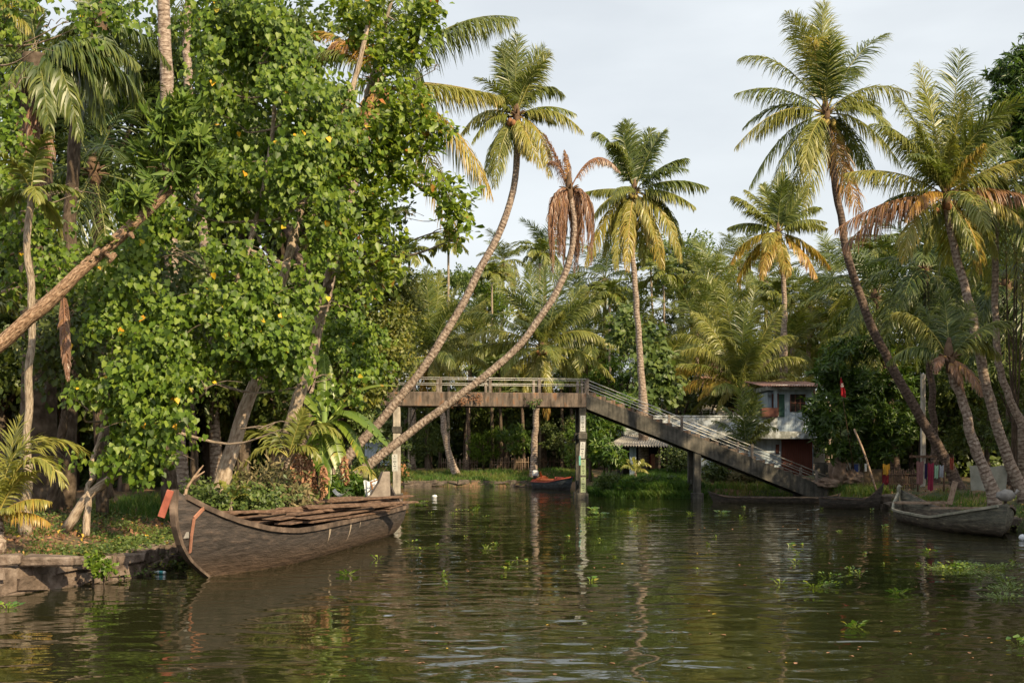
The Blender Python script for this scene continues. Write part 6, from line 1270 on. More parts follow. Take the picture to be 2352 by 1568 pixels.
for i, (tx, ty, cx, cy, dep, w, age) in enumerate(((895, 1020, 800, 900, -.6, .30, .48), (905, 884, 800, 870, .4, .17, .62), (838, 1060, 800, 940, -.5, .26, .55), (800, 1100, 765, 960, -.8, .24, .6), (765, 1110, 735, 1000, -.9, .22, .42), (690, 1020, 700, 930, -.6, .22, .55), (735, 808, 748, 880, .6, .2, .5), (640, 900, 690, 880, .6, .22, .6), (860, 1000, 800, 920, .5, .26, .3), (700, 900, 725, 920, .8, .24, .35), (830, 930, 790, 880, 1., .26, .3), (700, 1080, 705, 990, .3, .2, .3), (780, 1070, 760, 990, .2, .22, .35), (640, 960, 690, 900, .8, .22, .3), (850, 1090, 820, 1000, .4, .2, .4))):
    tip, ct = P(tx, ty, 30.3), P(cx, cy, 30.3); tip.y += dep; ct.y += dep * .5
    V, F3, F4, A = banana_leaf(cc, tip, ct, w * 1.35, age, seed=i); lf = B.part('leaf', np_mesh('leaf', V, F3, F4, M['banana'], B.loc, age=A, smooth=False), None)
    mb = MB(); mb.tube(spline([cc, cc * .25 + ct * .5 + tip * .25, tip], 8), [.03 - .003 * k for k in range(9)], n=5); B.part('midrib', mb, M['banana_rib'] if 'banana_rib' in M else M.setdefault('banana_rib', noise_mat('banana_midrib', [(.3, (.25, .34, .08)), (.7, (.4, .46, .14))], scale=4, bump=0)), parent=lf)
V, A, F, o = [], [], [], 0
for i, (x0, y0, x1, y1) in enumerate(((680, 1030, 672, 1140), (700, 1010, 705, 1130), (690, 1060, 700, 1150), (715, 1040, 725, 1135), (662, 1060, 660, 1145), (800, 1040, 798, 1110), (735, 1060, 740, 1140), (676, 1080, 680, 1150))):
    a, e = P(x0, y0, 30 - .1 * i), P(x1, y1, 29.8 - .1 * i); v, f3, f4, ag = banana_leaf(a, e, a.lerp(e, .5) + Vector((.12 * (-1) ** i, -.1, .1)), .13, .98, tear=1.0, seed=50 + i, fold=1.6)
    v = v + rng.normal(size=v.shape) * .03; V.append(v); A.append(ag); F.append(f4 + o); o += len(v)
B.part('dead_leaves', np_mesh('dead_leaves', np.concatenate(V), [], np.concatenate(F), M['litter'], B.loc, age=np.clip(np.concatenate(A) - rng.random(o) * .3, 0, .93)), None, label='brown shredded dead leaves hanging round the stem')

# ------------------------------------------------------------------ shrubs and nearer trees with their own shapes
def bush(name, label, pads, kind, mat, ntw, per, size, Y=None, tw=.35, droop=.3, group=None, whorl=False, face=(.25, -.75, .55), shell=.5, cat='shrub', agefn=None, base=None, carve=None):
    p = pads[0]; x, y = base or (p[0], p[1]); g = gz(x, y)
    T = Thing(name, label, cat, (x, y, g), group)
    mb = MB()
    for q in pads[:6]:
        mb.tube(spline([Vector((x + random.uniform(-.2, .2), y, g - .1)), Vector((x, y, g)).lerp(Vector(q[:3]), .5) + Vector((random.uniform(-.2, .2), 0, 0)), Vector(q[:3])], 6), [.05 - .006 * i for i in range(7)], n=5, cap=False)
    T.part('stem', mb, M['bark_dark']); C, O = crown_points(pads, ntw, shell, carve)
    if True:
        V, F3, F4, A = leaf_clumps(C, O, kind, per, size, tw, droop, whorl=whorl, face=face, agefn=agefn)
        T.part('crown', np_mesh('crown', V, F3, F4, M[mat], T.loc, age=A), None)
    return T
bush('mango_tree', 'dense dark mango tree beside the house, red flag in front of it', [pad(*q, ) for q in ((1960, 860, 110, 75, 61), (1915, 900, 70, 70, 60.5), (2030, 900, 85, 75, 61), (1960, 960, 115, 60, 60.5), (1895, 980, 55, 50, 60), (2050, 980, 70, 60, 60.5), (1960, 1020, 80, 35, 60.5), (1990, 800, 80, 40, 61.5), (1885, 840, 45, 40, 61), (1925, 1035, 50, 22, 60), (2020, 1040, 60, 25, 60), (1868, 930, 28, 36, 60))], 'lance', 'mango', 2500, 9, .42, tw=.3, droop=.25, whorl=True, cat='tree', carve=(.75, -.12))
bush('mango_tree', 'bright green mango bush just right of the middle pier', [pad(*q) for q in ((1400, 970, 70, 55, 68), (1440, 930, 60, 30, 70), (1385, 1030, 45, 45, 67), (1430, 1020, 50, 50, 67), (1470, 960, 50, 30, 69.5), (1370, 960, 30, 60, 68))], 'lance', 'yg', 700, 9, .42, whorl=True, droop=.25, cat='tree') if 'yg' in M else None
M['yg'] = leaf_mat('fresh_mango_leaves', [(0, (.025, .06, .012)), (.5, (.075, .14, .02)), (.85, (.19, .26, .03)), (1, (.34, .36, .04))], rough=.4, trans=.3)
bush('mango_tree', 'bright green mango bush just right of the middle pier', [pad(*q) for q in ((1395, 965, 50, 45, 71), (1425, 925, 50, 22, 73), (1378, 1030, 32, 36, 67), (1410, 1050, 32, 26, 66.5), (1372, 960, 24, 55, 69))], 'lance', 'yg', 620, 9, .42, whorl=True, droop=.25, cat='tree')
bush('broad_shrub', 'tree with large round grey-green leaves right of the upright palm trunk', [pad(*q) for q in ((1500, 790, 34, 40, 76), (1495, 850, 40, 40, 75), (1430, 750, 30, 50, 78), (1525, 900, 42, 34, 75), (1475, 920, 36, 26, 74))], 'heart', 'mid', 250, 8, .36, cat='tree', tw=.6)
bush('garden_shrub', 'small rounded shrub in front of the shed counter', [pad(*q) for q in ((1553, 1055, 28, 20, 66.5), (1540, 1040, 18, 12, 66.5), (1570, 1045, 16, 14, 66.5))], 'oval', 'dark', 170, 8, .16)
bush('yellow_green_bush', 'sunny yellow-green bush right of the left bank leaves', [pad(*q) for q in ((900, 760, 50, 60, 50), (930, 700, 40, 50, 52), (880, 830, 60, 50, 49), (915, 800, 32, 42, 52), (840, 900, 42, 34, 48), (905, 650, 50, 40, 52))], 'oval', 'yellowish', 900, 9, .2, tw=.4, cat='bush', base=(-8.6, 48.5))
bush('garden_shrub', 'green bush between the banana plant and the pale pier', [pad(*q) for q in ((848, 930, 26, 34, 50), (836, 980, 26, 30, 48), (855, 880, 26, 26, 50))], 'oval', 'mid', 420, 9, .18, cat='bush', base=(-8, 48))
bush('heart_leaf_tree', 'heart-leaved branches above the banana plant', [pad(*q) for q in ((830, 780, 60, 40, 33), (780, 820, 60, 35, 32), (850, 850, 50, 25, 33), (770, 760, 50, 40, 33), (720, 800, 40, 30, 32))], 'heart', 'heart', 300, 8, .13, droop=.9, cat='tree', agefn=heart_age, base=(-8.2, 35))
bush('weedy_bush', 'low yellow-green weeds at the foot of the leaning palms', [pad(*q) for q in ((795, 1105, 30, 22, 42), (830, 1120, 25, 15, 42), (770, 1125, 25, 14, 41))], 'lance', 'yg', 230, 9, .3, whorl=True)
bush('dry_bush', 'dry straw-coloured bush behind the planks at the middle of the cargo boat', [pad(*q) for q in ((610, 1125, 46, 22, 29), (575, 1138, 36, 16, 28.5), (650, 1145, 36, 12, 28.5))], 'lance', 'straw', 420, 9, .26, tw=.5, droop=.1)
bush('weedy_bush', 'green weeds around the foot of the pale trunk behind the prow', [pad(*q) for q in ((500, 1150, 40, 16, 27), (590, 1150, 60, 14, 27.5), (460, 1130, 25, 20, 27.5))], 'oval', 'mid', 260, 8, .12)
bush('weedy_bush', 'weeds overhanging the stone edging near the long slab', [pad(*q) for q in ((236, 1302, 26, 18, 20.7), (215, 1285, 20, 10, 21))], 'oval', 'heart', 38, 8, .12, whorl=True)
for k_, (px_, py_, rx_, Yb, mt_, lb_) in enumerate(((1395, 1105, 26, 63.5, 'mid', 'leafy weed clump right of the middle pier foot'), (1440, 1118, 22, 62.5, 'grass', 'grassy clump at the water right of the middle pier'), (1490, 1112, 24, 62.8, 'mid', 'weed clump below the shed counter'), (1545, 1112, 22, 62.6, 'yg', 'lighter weed clump left of the second stair pier'), (1640, 1085, 30, 66, 'dark', 'dark-leaved clump under the stair right of the second pier'), (1700, 1095, 28, 65.5, 'straw', 'withered clump under the stair'), (1760, 1100, 26, 65.5, 'dark', 'dark clump under the lower stair'), (1600, 1120, 24, 64, 'straw', 'straw-coloured weeds behind the second stair pier'))):
    bush('weedy_bush', lb_, [pad(px_, py_, rx_, rx_ * .7, Yb), pad(px_ + 18, py_ + 4, rx_ * .7, rx_ * .5, Yb)], 'lance', mt_, 110, 9, .34, whorl=True, droop=.1, tw=.4)
for q_, lb in ((((2330, 160, 60, 50, 46), (2310, 230, 50, 50, 46), (2350, 280, 50, 60, 46), (2330, 360, 40, 40, 46), (2380, 120, 50, 60, 46)), 'dark drooping mango branches in the upper right corner'),):
    bush('mango_tree', lb, [pad(*q) for q in q_], 'lance', 'mango', 620, 9, .36, whorl=True, droop=.7, cat='tree')

# ------------------------------------------------------------------ background trees: five kinds of crown, copied with their trunks
def proto(name, label, mat, kind, size, seed, shape, ntw=520, per=9, whorl=False, tw=.1, droop=.4):
    """a tree of crown radius 1 standing on the origin at height 2"""
    random.seed(seed); pads = []
    for i in range(11):
        a = i * 2.4; r = .25 + .55 * (i / 11) ** .5; pads.append((math.cos(a) * r * shape[0], math.sin(a) * r * shape[0], shape[2] + random.uniform(-.75, .75) * shape[1], random.uniform(.25, .42), random.uniform(.25, .42), random.uniform(.18, .32)))
    T = Thing(name, label, 'tree', (0, 0, 0), 'trees and bushes in the background')
    mb = MB(); tr = spline([(0, 0, -.3), (.05, 0, shape[2] * .4), (-.03, 0, shape[2])], 10); mb.tube(tr, [.07 - .004 * i for i in range(11)], n=7, wob=.2)
    for p in pads[:8]: mb.tube(spline([tr[6], tr[8].lerp(Vector(p[:3]), .5), Vector(p[:3])], 5), [.03 - .004 * i for i in range(6)], n=4, cap=False)
    T.part('trunk', mb, M['bark_dark']); C, O = crown_points(pads, ntw, .5); V, F3, F4, A = leaf_clumps(C, O, kind, per, size, tw, droop, whorl=whorl)
    T.part('crown', np_mesh('crown', V, F3, F4, M[mat], T.loc, age=A), None); return T
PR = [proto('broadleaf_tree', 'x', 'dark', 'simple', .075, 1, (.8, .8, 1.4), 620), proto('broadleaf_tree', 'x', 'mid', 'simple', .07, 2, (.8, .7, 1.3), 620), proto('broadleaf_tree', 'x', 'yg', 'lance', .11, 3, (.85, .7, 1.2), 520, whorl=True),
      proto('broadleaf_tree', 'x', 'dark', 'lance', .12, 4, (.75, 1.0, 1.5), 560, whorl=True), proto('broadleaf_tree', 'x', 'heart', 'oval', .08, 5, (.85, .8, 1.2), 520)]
used = set()
BG = [ # px, py of crown centre, Y, radius m, kind, label
 (1560, 620, 104, 5.0, 1, 'tall loose-leaved tree against the sky right of the yellow-fronded palm'), (1470, 720, 100, 4.6, 0, 'leafy tree behind the areca palms'), (1010, 680, 100, 3.6, 1, 'rounded tree top against the sky between bridge palms'), (1110, 690, 108, 3.8, 4, 'rounded green tree right of the upper leaning trunk'),
 (905, 780, 92, 3.6, 1, 'bushy tree left of the upright-fronded palm'), (1150, 850, 98, 4.2, 0, 'dark tree behind the wide palm crown, left'), (1345, 860, 98, 4.0, 0, 'dark tree behind the wide palm crown, right'), (1430, 880, 90, 3.6, 2, 'green tree above the right end of the bridge deck'),
 (1560, 820, 99, 4.2, 2, 'green tree behind the areca trunks'), (1640, 840, 100, 4.2, 1, 'green tree behind the low palm, left'), (1740, 850, 98, 4.2, 2, 'dark tree behind the low palm, right'), (1860, 780, 96, 5.0, 4, 'green tree over the house roof'), (1950, 800, 92, 4.6, 1, 'dark tree left of the curved dark trunk'),
 (1620, 960, 79, 3.4, 3, 'dark slender-leaved tree right of the stair top in front of the cream wall'), (1555, 930, 80, 3.4, 0, 'shaded tree over the shed roof'), (1745, 905, 82, 2.6, 0, 'shaded tree before the clay tiles'),
 (985, 990, 96, 4.8, 0, 'dark tree under the left part of the bridge'), (1075, 985, 97, 4.8, 3, 'dark slender-leaved tree under the bridge'), (1160, 990, 98, 4.8, 1, 'sunlit tree under the bridge, centre'), (1245, 985, 98, 4.8, 0, 'dark tree under the bridge right of centre'), (1330, 985, 99, 4.8, 3, 'dark slender-leaved tree behind the middle pier'),
 (930, 1040, 88, 2.8, 3, 'dark bushy tree right of the pale pier'), (1180, 1052, 89.5, 2.0, 2, 'lighter bush at the stick fences'), (1110, 1062, 90.5, 1.8, 4, 'green bush between the stick fences'), (985, 1068, 86.5, 1.9, 0, 'low dark bush on the far bank'), (1355, 1060, 78, 2.2, 4, 'green bush behind the middle pier foot'), (1290, 1066, 90, 2.0, 0, 'low dark bush behind the motor boat'),
 (790, 690, 56, 4.2, 0, 'dark tree behind the yellow-green bush'), (690, 900, 52, 4.2, 0, 'dark tree behind the banana plant'), (790, 560, 50, 4.2, 0, 'dark tree behind the layered tree'), (620, 980, 46, 4.0, 3, 'dark slender-leaved tree behind the load of planks'), (560, 1000, 42, 3.9, 0, 'dark tree in the thicket above the prow'),
 (420, 960, 42, 3.9, 0, 'dark tree in the thicket left of the prow'), (280, 960, 41, 3.9, 3, 'dark slender-leaved tree in the shaded left thicket'), (140, 960, 40, 3.9, 0, 'dark tree behind the slim lichened trunk'), (10, 960, 39, 3.9, 0, 'dark tree at the far left edge, low'), (20, 740, 40, 4.2, 3, 'dark slender-leaved tree at the far left edge, mid height'),
 (160, 780, 44, 4.2, 0, 'dark tree behind the hanging dead frond'), (330, 740, 45, 4.6, 0, 'dark tree deep in the left crown'), (500, 700, 46, 4.8, 0, 'dark tree deep behind the heart-leaved crown'), (660, 700, 48, 4.8, 0, 'dark tree deep behind the pale leaning trunk'), (640, 430, 46, 4.8, 1, 'tree behind the heart-leaved crown, upper'), (480, 380, 47, 4.6, 1, 'tree behind the glossy tuft'),
 (560, 150, 46, 4.6, 1, 'tree behind the crown at the top'), (700, 330, 46, 3.6, 0, 'dark tree behind the layered crown, top'), (60, 520, 44, 4.0, 0, 'dark tree between the shaggy palm and the edge'), (330, 520, 46, 3.8, 0, 'dark tree behind the leaning brown trunk'),
 (870, 1060, 68, 2.6, 0, 'shaded bush beyond the pale pier'), (720, 1050, 50, 2.4, 0, 'shaded bush behind the leaning palm feet'),
 (90, 150, 45, 4.2, 0, 'dark tree behind the shaggy palm'), (250, 300, 48, 4.2, 3, 'dark slender-leaved tree behind the shaggy palm fronds'), (330, 160, 50, 3.6, 0, 'dark tree behind the tall pale trunk'), (-20, 330, 44, 4.2, 0, 'dark tree at the far left edge, upper'), (2125, 900, 64, 4.2, 0, 'added shade tree between the curved dark trunk and the short-crowned palm'), (2040, 1010, 70, 3.6, 0, 'dark tree behind the washing line'), (2150, 960, 72, 4.6, 0, 'shaded tree behind the right trunks'), (2250, 960, 66, 4.6, 0, 'dark tree between the two right trunks'), (2340, 960, 60, 4.6, 0, 'shaded bushy tree at the right edge'), (2110, 860, 76, 4.6, 0, 'dark tree behind the right palm fronds'), (2230, 780, 72, 5.2, 3, 'dark slender-leaved tree behind the short-crowned palm'), (2330, 760, 66, 5.0, 0, 'dark tree at the right edge, mid height'),  # tree by the short-crowned palm is added to shade the house
 (2200, 620, 76, 5.2, 0, 'dark tree behind the ragged palm'), (2310, 560, 70, 5.2, 0, 'dark tree behind the ragged palm at the edge'), (2080, 660, 82, 4.6, 1, 'tree behind the curved dark trunk'), (2350, 420, 62, 4.2, 3, 'dark slender-leaved tree in the upper right'), (2270, 1060, 56, 2.6, 0, 'shaded bush behind the hanging sheet'), (2180, 1060, 62, 2.8, 0, 'dark bush behind the washing'), (2340, 1050, 50, 2.4, 3, 'shaded bush at the right edge behind the trunks'),  # right bank entries take dark leaves to stand in for shade
 (2095, 1075, 66, 2.2, 0, 'low dark bush left of the washing'), (1990, 1060, 70, 2.4, 2, 'sunlit bush seen under the mango tree'), (1840, 1060, 79, 2.0, 0, 'bush beside the brown door')]
for i, (px, py, Y, r, k, lb) in enumerate(BG):
    s_ = (1.4, 1.3, 1.2, 1.5, 1.2)[k]; c = P(px, py, Y); g = gz(c.x, Y); root = PR[k].e
    if k in used: o = dup(root, (0, 0, 0))
    else: o = root; used.add(k)
    o['label'] = lb; sz = max((c.z - g) / s_, .1); o.location = (c.x, Y, g); o.rotation_euler = (0, 0, i * 1.7)
    o.scale = (r, r, sz if sz > r * .6 else r)
    if sz > r * 1.2:                      # tall ones: keep the crown round, raise it on a longer stem
        o.scale = (r, r, r); zc = c.z - g - r * s_
        o.location = (c.x, Y, g + zc)
        mb = MB(); tw_ = [Vector((c.x, Y, g - .2)), Vector((c.x + .2, Y, g + zc * .5)), Vector((c.x, Y, g + zc + r * .4))]
        me = mesh_of('trunk', mb.tube(spline(tw_, 10), [max(.05 * r, .09)] * 11, n=7, wob=.2), M['bark_dark'], Vector(o.location))
        t_ = bpy.data.objects.new('trunk', me); col.objects.link(t_); t_.parent = o; t_.scale = (1 / r,) * 3; t_.rotation_euler = (0, 0, -i * 1.7)
# trees of the right bank nearer than the picture's edge: they stand on the bank and shade it
for i, (x, y, r, h, k) in enumerate(((23.5, 33, 4.6, 14, 0), (25, 25, 4.5, 13.5, 3), (29, 38, 4.8, 14.5, 0), (26, 17, 4.2, 10, 1), (31, 30, 4.6, 13, 3), (33, 46, 5.0, 12.5, 0), (28, 8, 4.2, 10, 0), (36, 38, 5, 13.5, 1), (24.8, 41, 4.2, 12.5, 3), (21.6, 12.5, 4.6, 9.5, 0), (22.8, 7.5, 4.8, 10.5, 3), (25.5, 4, 4.5, 11, 3), (30, 16, 4.6, 13, 1))):
    s_ = (1.4, 1.3, 1.2, 1.5, 1.2)[k]; o = dup(PR[k].e, (x, y, gz(x, y)), i * 1.3); o.scale = (r, r, (h - r * .5) / (s_)); o['group'] = 'trees of the near right bank outside the picture'; o['label'] = '%s shade tree on the near right bank beyond the right edge of the picture' % ORD[i]

# ------------------------------------------------------------------ ground cover
def blades(pos, h, w, n_seed, lean=.35, age=(0, 1)):
    n = len(pos); a = rng.random(n) * 6.283; hh = h * rng.uniform(.5, 1.2, n)[:, None]; ww = w * rng.uniform(.6, 1.3, n)[:, None]
    s_ = np.stack([np.cos(a), np.sin(a), np.zeros(n)], 1); l_ = rng.normal(size=(n, 3)) * lean; l_[:, 2] = 0
    m = pos + np.array([0, 0, .55]) * hh + l_ * hh * .35; t_ = pos + np.array([0, 0, .95]) * hh + l_ * hh
    V = np.stack([pos - s_ * ww, pos + s_ * ww, m + s_ * ww * .7, m - s_ * ww * .7, t_], 1).reshape(-1, 3); b = np.arange(n)[:, None] * 5
    q = np.array([mnoise.noise(Vector((a_ * .45, b_ * .45, 3))) + .6 * mnoise.noise(Vector((a_ * 1.7, b_ * 1.7, 9))) for a_, b_ in pos[:, :2]])
    ag = np.clip(rng.uniform(age[0], age[1], n) * .6 + (age[0] + age[1]) * .2 + .38 * q, 0, 1); hh = hh * (1 + .7 * q)[:, None]
    return V, (b + np.array([3, 2, 4])), (b + np.array([0, 1, 2, 3])), np.repeat(ag, 5)
def in_area(n, x0, x1, y0, y1, dmin, dmax, patch=0):
    x = rng.uniform(x0, x1, n); y = rng.uniform(y0, y1, n); d = bank_dist(x, y); k = (d > dmin) & (d < dmax); x, y = x[k], y[k]
    if patch:
        q = np.array([mnoise.noise(Vector((a * .8, b_ * .8, patch))) for a, b_ in zip(x, y)]); m_ = q > -.12 + .2 * rng.random(len(x)); x, y = x[m_], y[m_]
    return np.stack([x, y, np.maximum(ground_z(x, y), -.05)], 1)
def grass(label, pos, h, w, lean=.35, age=(0, .8), mat='grass'):
    V, F3, F4, A = blades(pos, h, w, 0, lean, age); return solo('grass', np_mesh('grass', V, F3, F4, M[mat], (0, 0, 0), age=A), None, label, 'grass', kind='stuff')
grass('short sunlit grass on the far bank under the bridge', in_area(42000, -30, 6, 80, 90, -.1, 4.5), .30, .025, age=(.2, .9))
grass('tall reedy grass along the water below the shed', in_area(46000, 4.8, 11.0, 59, 70, -.5, 6), .5, .028, lean=.5, age=(0, .6))
grass('dry dark grass under the bridge stair', in_area(16000, 11, 19, 53, 64, -.3, 5), .45, .025, age=(.3, 1))
grass('grass on the right bank around the canoe prow', in_area(24000, 14.5, 23, 28, 50, -.1, 2.6, 3), .26, .014, age=(.2, .95))
grass('sparse grass on the near left bank', in_area(16000, -13, -6.5, 17, 30, .2, 4.5, 5), .14, .008, age=(.1, .9))
grass('grass among the weeds behind the cargo boat', in_area(22000, -12, -5.5, 30, 50, .0, 5), .35, .014, age=(.1, .95))
def ground_leaves(name, label, pos, size, mat, kind='oval', lift=.05, flat=.6, agefn=None):
    n = len(pos); pos = pos + np.array([0, 0, 1.0]) * rng.uniform(.01, lift, (n, 1)); tip = rng.normal(size=(n, 3)); tip[:, 2] *= .5; nr = unit(np.array([.1, -.3, 1.0]) + rng.normal(size=(n, 3)) * flat)
    V, F3, F4, A = scatter(kind, pos, unit(tip), nr, size * rng.uniform(.5, 1.3, n), rng.random(n) if agefn is None else agefn(n))
    return solo(name, np_mesh(name, V, F3, F4, M[mat], (0, 0, 0), age=A), None, label, 'ground cover', kind='stuff')
ground_leaves('ground_cover', 'small-leaved green ground cover on the near left bank', in_area(19000, -12.5, -6.9, 18.5, 31, .35, 4, 7), .075, 'mid', lift=.16)
ground_leaves('ground_cover', 'creepers spilling over the bank edge behind the prow', in_area(9000, -8.9, -6.9, 22, 31, -.25, .9), .085, 'mid', lift=.25)
ground_leaves('fallen_leaves', 'brown fallen leaves scattered over the near left bank', in_area(9000, -13, -6.9, 17, 34, .1, 5), .12, 'litter', lift=.04, flat=.35)
ground_leaves('fallen_leaves', 'fallen leaves and husks on the right bank path', in_area(2600, 15, 24, 30, 56, .2, 6), .14, 'litter', lift=.03, flat=.3)
ground_leaves('ground_cover', 'low leafy weeds along the right bank edge', in_area(9000, 15, 21, 27, 40, -.2, 1.3, 2), .10, 'mid', lift=.22)

# ------------------------------------------------------------------ far masses of foliage that read as one wood
def woods(label, xs, ys, zs, n, size, mat, kind='simple'):
    c = np.stack([rng.uniform(*xs, n), rng.uniform(*ys, n), np.zeros(n)], 1); top = zs[1] * (.72 + .28 * np.sin(c[:, 0] * .37 + ys[0]) * np.cos(c[:, 0] * .83)); c[:, 2] = zs[0] + rng.random(n) * (top - zs[0])
    O = unit(rng.normal(size=(n, 3)) + np.array([0, -.5, .3])); V, F3, F4, A = leaf_clumps(c, O, kind, 9, size, .9, .4)
    solo('woods', np_mesh('woods', V, F3, F4, M[mat], (0, 0, 0), age=A), None, label, 'woods', kind='stuff')
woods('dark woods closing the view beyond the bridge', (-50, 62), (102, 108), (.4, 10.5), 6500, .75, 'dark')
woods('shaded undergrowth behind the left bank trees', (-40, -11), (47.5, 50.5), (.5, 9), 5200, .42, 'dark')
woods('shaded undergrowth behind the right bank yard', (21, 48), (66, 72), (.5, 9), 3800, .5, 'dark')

# ------------------------------------------------------------------ water hyacinth
def hyacinth_mesh(seed, n, R0):
    rg = np.random.default_rng(seed); P_, T_2, N_, S_ = [], [], [], []; mb = MB()
    V, A, F3, F4, o = [], [], [], [], 0
    for i in range(n):
        a = rg.random() * 6.283; r = R0 * rg.random() ** .7; h = rg.uniform(.03, .13); c = np.array([math.cos(a) * r, math.sin(a) * r, h]); P_.append(c)
        T_2.append((math.cos(a) * .7 + rg.normal() * .3, math.sin(a) * .7 + rg.normal() * .3, .6)); N_.append((rg.normal() * .4 - math.cos(a) * .4, -.6, .7)); S_.append(rg.uniform(.055, .10))
        # stalk
        d = np.array([.006, 0, 0]); b0 = np.array([c[0] * .3, c[1] * .3, -.02]); V.append(np.array([b0 - d, b0 + d, c + d * .7, c - d * .7])); F4.append(np.array([[o, o + 1, o + 2, o + 3]])); A.append(np.full(4, .7)); o += 4
    v, f3, f4, a_ = scatter('oval' if seed % 2 else 'heart', np.array(P_), np.array(T_2), np.array(N_), np.array(S_), rg.random(n) * .95)
    V.append(v); F3.append(f3 + o); F4.append(f4 + o); A.append(a_)
    return np_mesh('water_hyacinth', np.concatenate(V), np.concatenate(F3), np.concatenate(F4), M['hyacinth'], (0, 0, 0), age=np.concatenate(A))
HY = [hyacinth_mesh(s, n, r) for s, n, r in ((1, 9, .13), (2, 14, .2), (3, 26, .38), (4, 6, .1), (5, 40, .55))]
HG = 'water hyacinth floating on the canal'
HL = []
def hy(px, py, k, label='tiny tuft of water hyacinth adrift on open water', sc=1.0):
    p = onz(px, py); o = bpy.data.objects.new('water_hyacinth', HY[k]); col.objects.link(o); o.location = (p.x, p.y, 0.0); o.rotation_euler = (0, 0, px * .7); s_ = sc * (1 + .012 * (p.y - 25) if p.y > 25 else 1); HL.append((px, py, o)); o.scale = (s_ * 1.15, s_ * 1.15, s_ * .62); tag(o, label, 'water plant', HG)
random.seed(5)
for px, py, k, lb in ((795, 1318, 1, 'leafy hyacinth tuft nearest in front of the cargo boat'), (868, 1283, 0, 'hyacinth tuft close to the cargo boat stern'), (945, 1248, 0, 'hyacinth tuft with upright leaves right of the boat stern'), (1075, 1175, 2, 'long low raft of hyacinth beyond the boat stern'), (1018, 1322, 0, 'hyacinth tuft on open water below the bridge'), (1165, 1310, 0, 'hyacinth pair tuft in the middle of the canal'), (1118, 1258, 0, None), (1173, 1296, 3, None),
                      (1440, 1175, 2, 'bright tall hyacinth tuft in front of the stair'), (1350, 1192, 1, 'hyacinth tuft just in front of the middle pier'), (1365, 1170, 1, None), (1382, 1182, 1, None), (1092, 1170, 1, None), (1905, 1325, 2, 'large hyacinth clump on the right half of the water'), (1870, 1345, 2, 'hyacinth clump left of and below the large one'), (1962, 1440, 1, 'single dark hyacinth tuft low on the right'), (2060, 1362, 1, 'hyacinth tuft below the canoe'),
                      (2130, 1268, 1, None), (2175, 1300, 2, 'dense hyacinth raft with broad leaves near the canoe'), (2215, 1310, 2, 'hyacinth in the raft between canoe and right edge'), (2250, 1305, 2, 'pale-leaved hyacinth in the raft near the right edge'), (1828, 1292, 0, None), (1792, 1340, 0, None), (1955, 1310, 0, None), (18, 1395, 1, 'small hyacinth tuft at the lower left below the stone edging'), (1660, 1178, 1, None), (1700, 1190, 0, None),
                      (955, 1155, 2, 'hyacinth at the foot of the pale pier'), (1720, 1150, 4, 'hyacinth raft beside the long dark canoe'), (1650, 1140, 4, None), (2340, 1480, 1, 'leafy weed at the lower right edge')):
    hy(px, py, k, lb or 'tiny tuft of water hyacinth adrift on open water')
for _ in range(54):
    px = random.uniform(960, 2330); py = 1150 + 200 * random.random() ** 2.2
    if 1320 < px < 1350 or (px > 2050 and 1165 < py < 1235): continue
    hy(px, py, random.choice((0, 3, 3)), sc=random.uniform(.5, .95))
HYD = [m_.copy() for m_ in HY]
for m_ in HYD: m_.materials.clear(); m_.materials.append(M['mid'])  # darker leaf colour on the right raft stands in for bank shade
HY = HYD
for _ in range(9): hy(random.uniform(2285, 2400), random.uniform(1300, 1375), random.choice((2, 2, 4)), 'hyacinth in the thick raft at the right edge', .9)
for _ in range(12): hy(random.uniform(2150, 2290), random.uniform(1290, 1325), random.choice((1, 2)), 'hyacinth along the upper edge of the right raft', .85)
p = P(925, 1088, 84); mb = MB(); mb.tube([(p.x, 84, gz(p.x, 84) - .2), (p.x, 84, gz(p.x, 84) + .4), (p.x - .05, 84, gz(p.x, 84) + .95)], [.75, .42, .22], n=11, wob=.4)
solo('tree_stump', mb, M['nut_brown'], 'rusty brown palm stump on the far bank right of the pale pier', 'stump', loc=(p.x, 84, gz(p.x, 84)))
p = P(232, 1242, 21.6); p.z = gz(p.x, p.y); T = Thing('yellow_flower', 'yellow blossom in the ground cover above the stone edging', 'flower', p)
for dx in (-.045, .05):
    q_ = p + Vector((dx, 0, .1)); O = unit(rng.normal(size=(1, 3)) + np.array([0, -1, .5])); V, F3, F4, A = leaf_clumps(np.array([tuple(q_)]), O, 'oval', 7, .06, .02, -.2, whorl=True); T.part('petals', np_mesh('petals', V, F3, F4, M['petal'] if 'petal' in M else M.setdefault('petal', noise_mat('yellow_petals', [(.3, (.7, .45, .02)), (.7, (.8, .58, .04))], scale=5, bump=0)), T.loc, age=A), None)
from collections import defaultdict
cells = defaultdict(list)
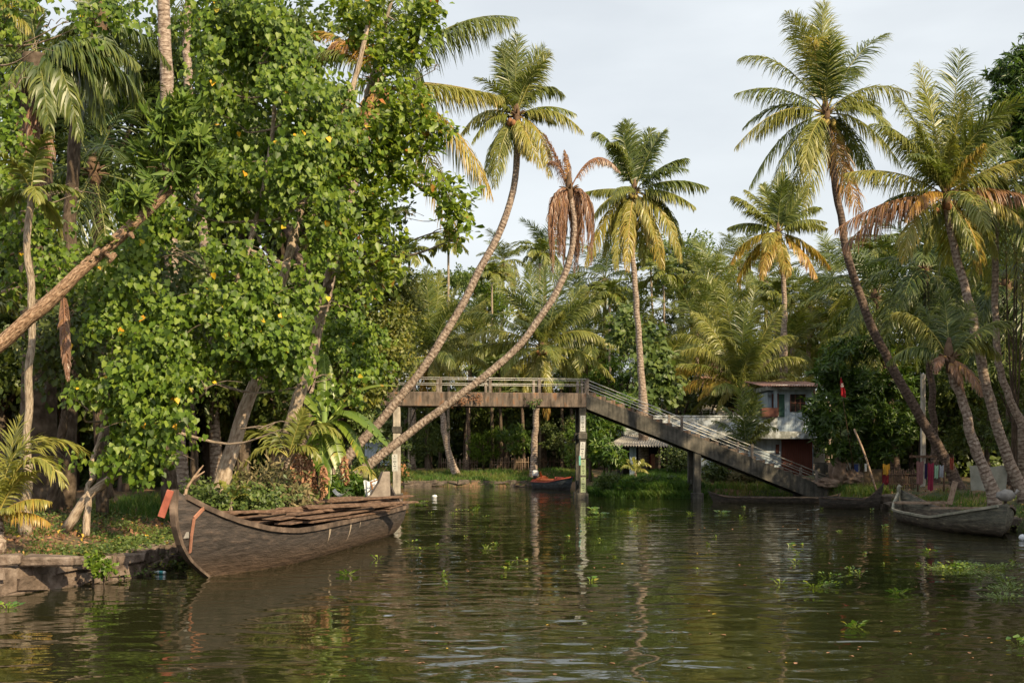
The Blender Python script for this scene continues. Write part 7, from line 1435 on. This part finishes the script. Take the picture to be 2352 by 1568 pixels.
for px, py, o in HL:
    if o['label'].startswith('tiny'):
        c_ = next(w for lim, w in ((1100, 'right of the cargo boat stern'), (1320, 'left of the middle pier'), (1500, 'in front of the upper stair'), (1700, 'before the second stair pier'), (1850, 'in front of the house'), (2040, 'in front of the dark canoes'), (9999, 'below the grey canoe')) if px < lim)
        r_ = 'far row' if py < 1185 else ('middle row' if py < 1235 else 'near row'); cells[(c_, r_)].append((px, o))
    elif 'raft' in o['label'] and o['label'].startswith('hyacinth ') and (' thick ' in o['label'] or 'upper edge' in o['label']): cells[(o['label'], '')].append((px, o))
for (c_, r_), q in cells.items():
    for i_, (px, o) in enumerate(sorted(q, key=lambda e: e[0])):
        o['label'] = ('tiny hyacinth tuft %s, %s, %s from the left' % (c_, r_, ORD[min(i_, 19)])) if r_ else '%s, %s from the left' % (c_, ORD[min(i_, 19)])
# drifting leaves
n = 260; q = np.stack([rng.uniform(930, 2352, n), 1150 + 400 * rng.random(n) ** 2], 1); pos = np.array([tuple(onz(a, b_, .004)) for a, b_ in q]); tip = rng.normal(size=(n, 3)); tip[:, 2] = 0
V, F3, F4, A = scatter('oval', pos, unit(tip), np.tile([0, 0, 1.0], (n, 1)), rng.uniform(.04, .1, n), rng.random(n)); solo('fallen_leaves', np_mesh('fallen_leaves', V, F3, F4, M['litter'], (0, 0, 0), age=A), None, 'small leaves drifting on the water', 'leaves', kind='stuff')
# ferns growing on the deck beam
for px, py, lb, mt in ((1230, 975 - 8, 'fern clump growing on the bridge beam above the third trunk', 'yg'), (1095, 915, 'reddish weed clump growing on the bridge beam', 'litter'), (1010 + 45, 922, 'dry weed on the bridge beam left of the lower leaning trunk', 'litter')):
    if py > 930: py = 922
    t_ = (P(px, py, 58.5).x - bA.x) / (bB.x - bA.x); c = bA.lerp(bB, t_); c.z = P(px, py, 58.5).z; c.y -= .06
    n = 13; O = unit(rng.normal(size=(n, 3)) * np.array([1, .5, .8]) + np.array([0, -.8, .1])); V, F3, F4, A = leaf_clumps(np.tile(np.array(c), (n, 1)) + rng.normal(size=(n, 3)) * np.array([.22, .03, .10]), O, 'lance', 6, .2, .2, .3)
    solo('fern', np_mesh('fern', V, F3, F4, M[mt], tuple(c), age=A), None, lb, 'plant', loc=c)
for o_ in [o for o in col.objects if o.type == 'EMPTY' and o.get('label') == 'x']: o_['label'] = 'leafy background tree'
print('OBJECTS', len(col.objects), 'FACES', sum(len(o.data.polygons) for o in col.objects if o.type == 'MESH'))
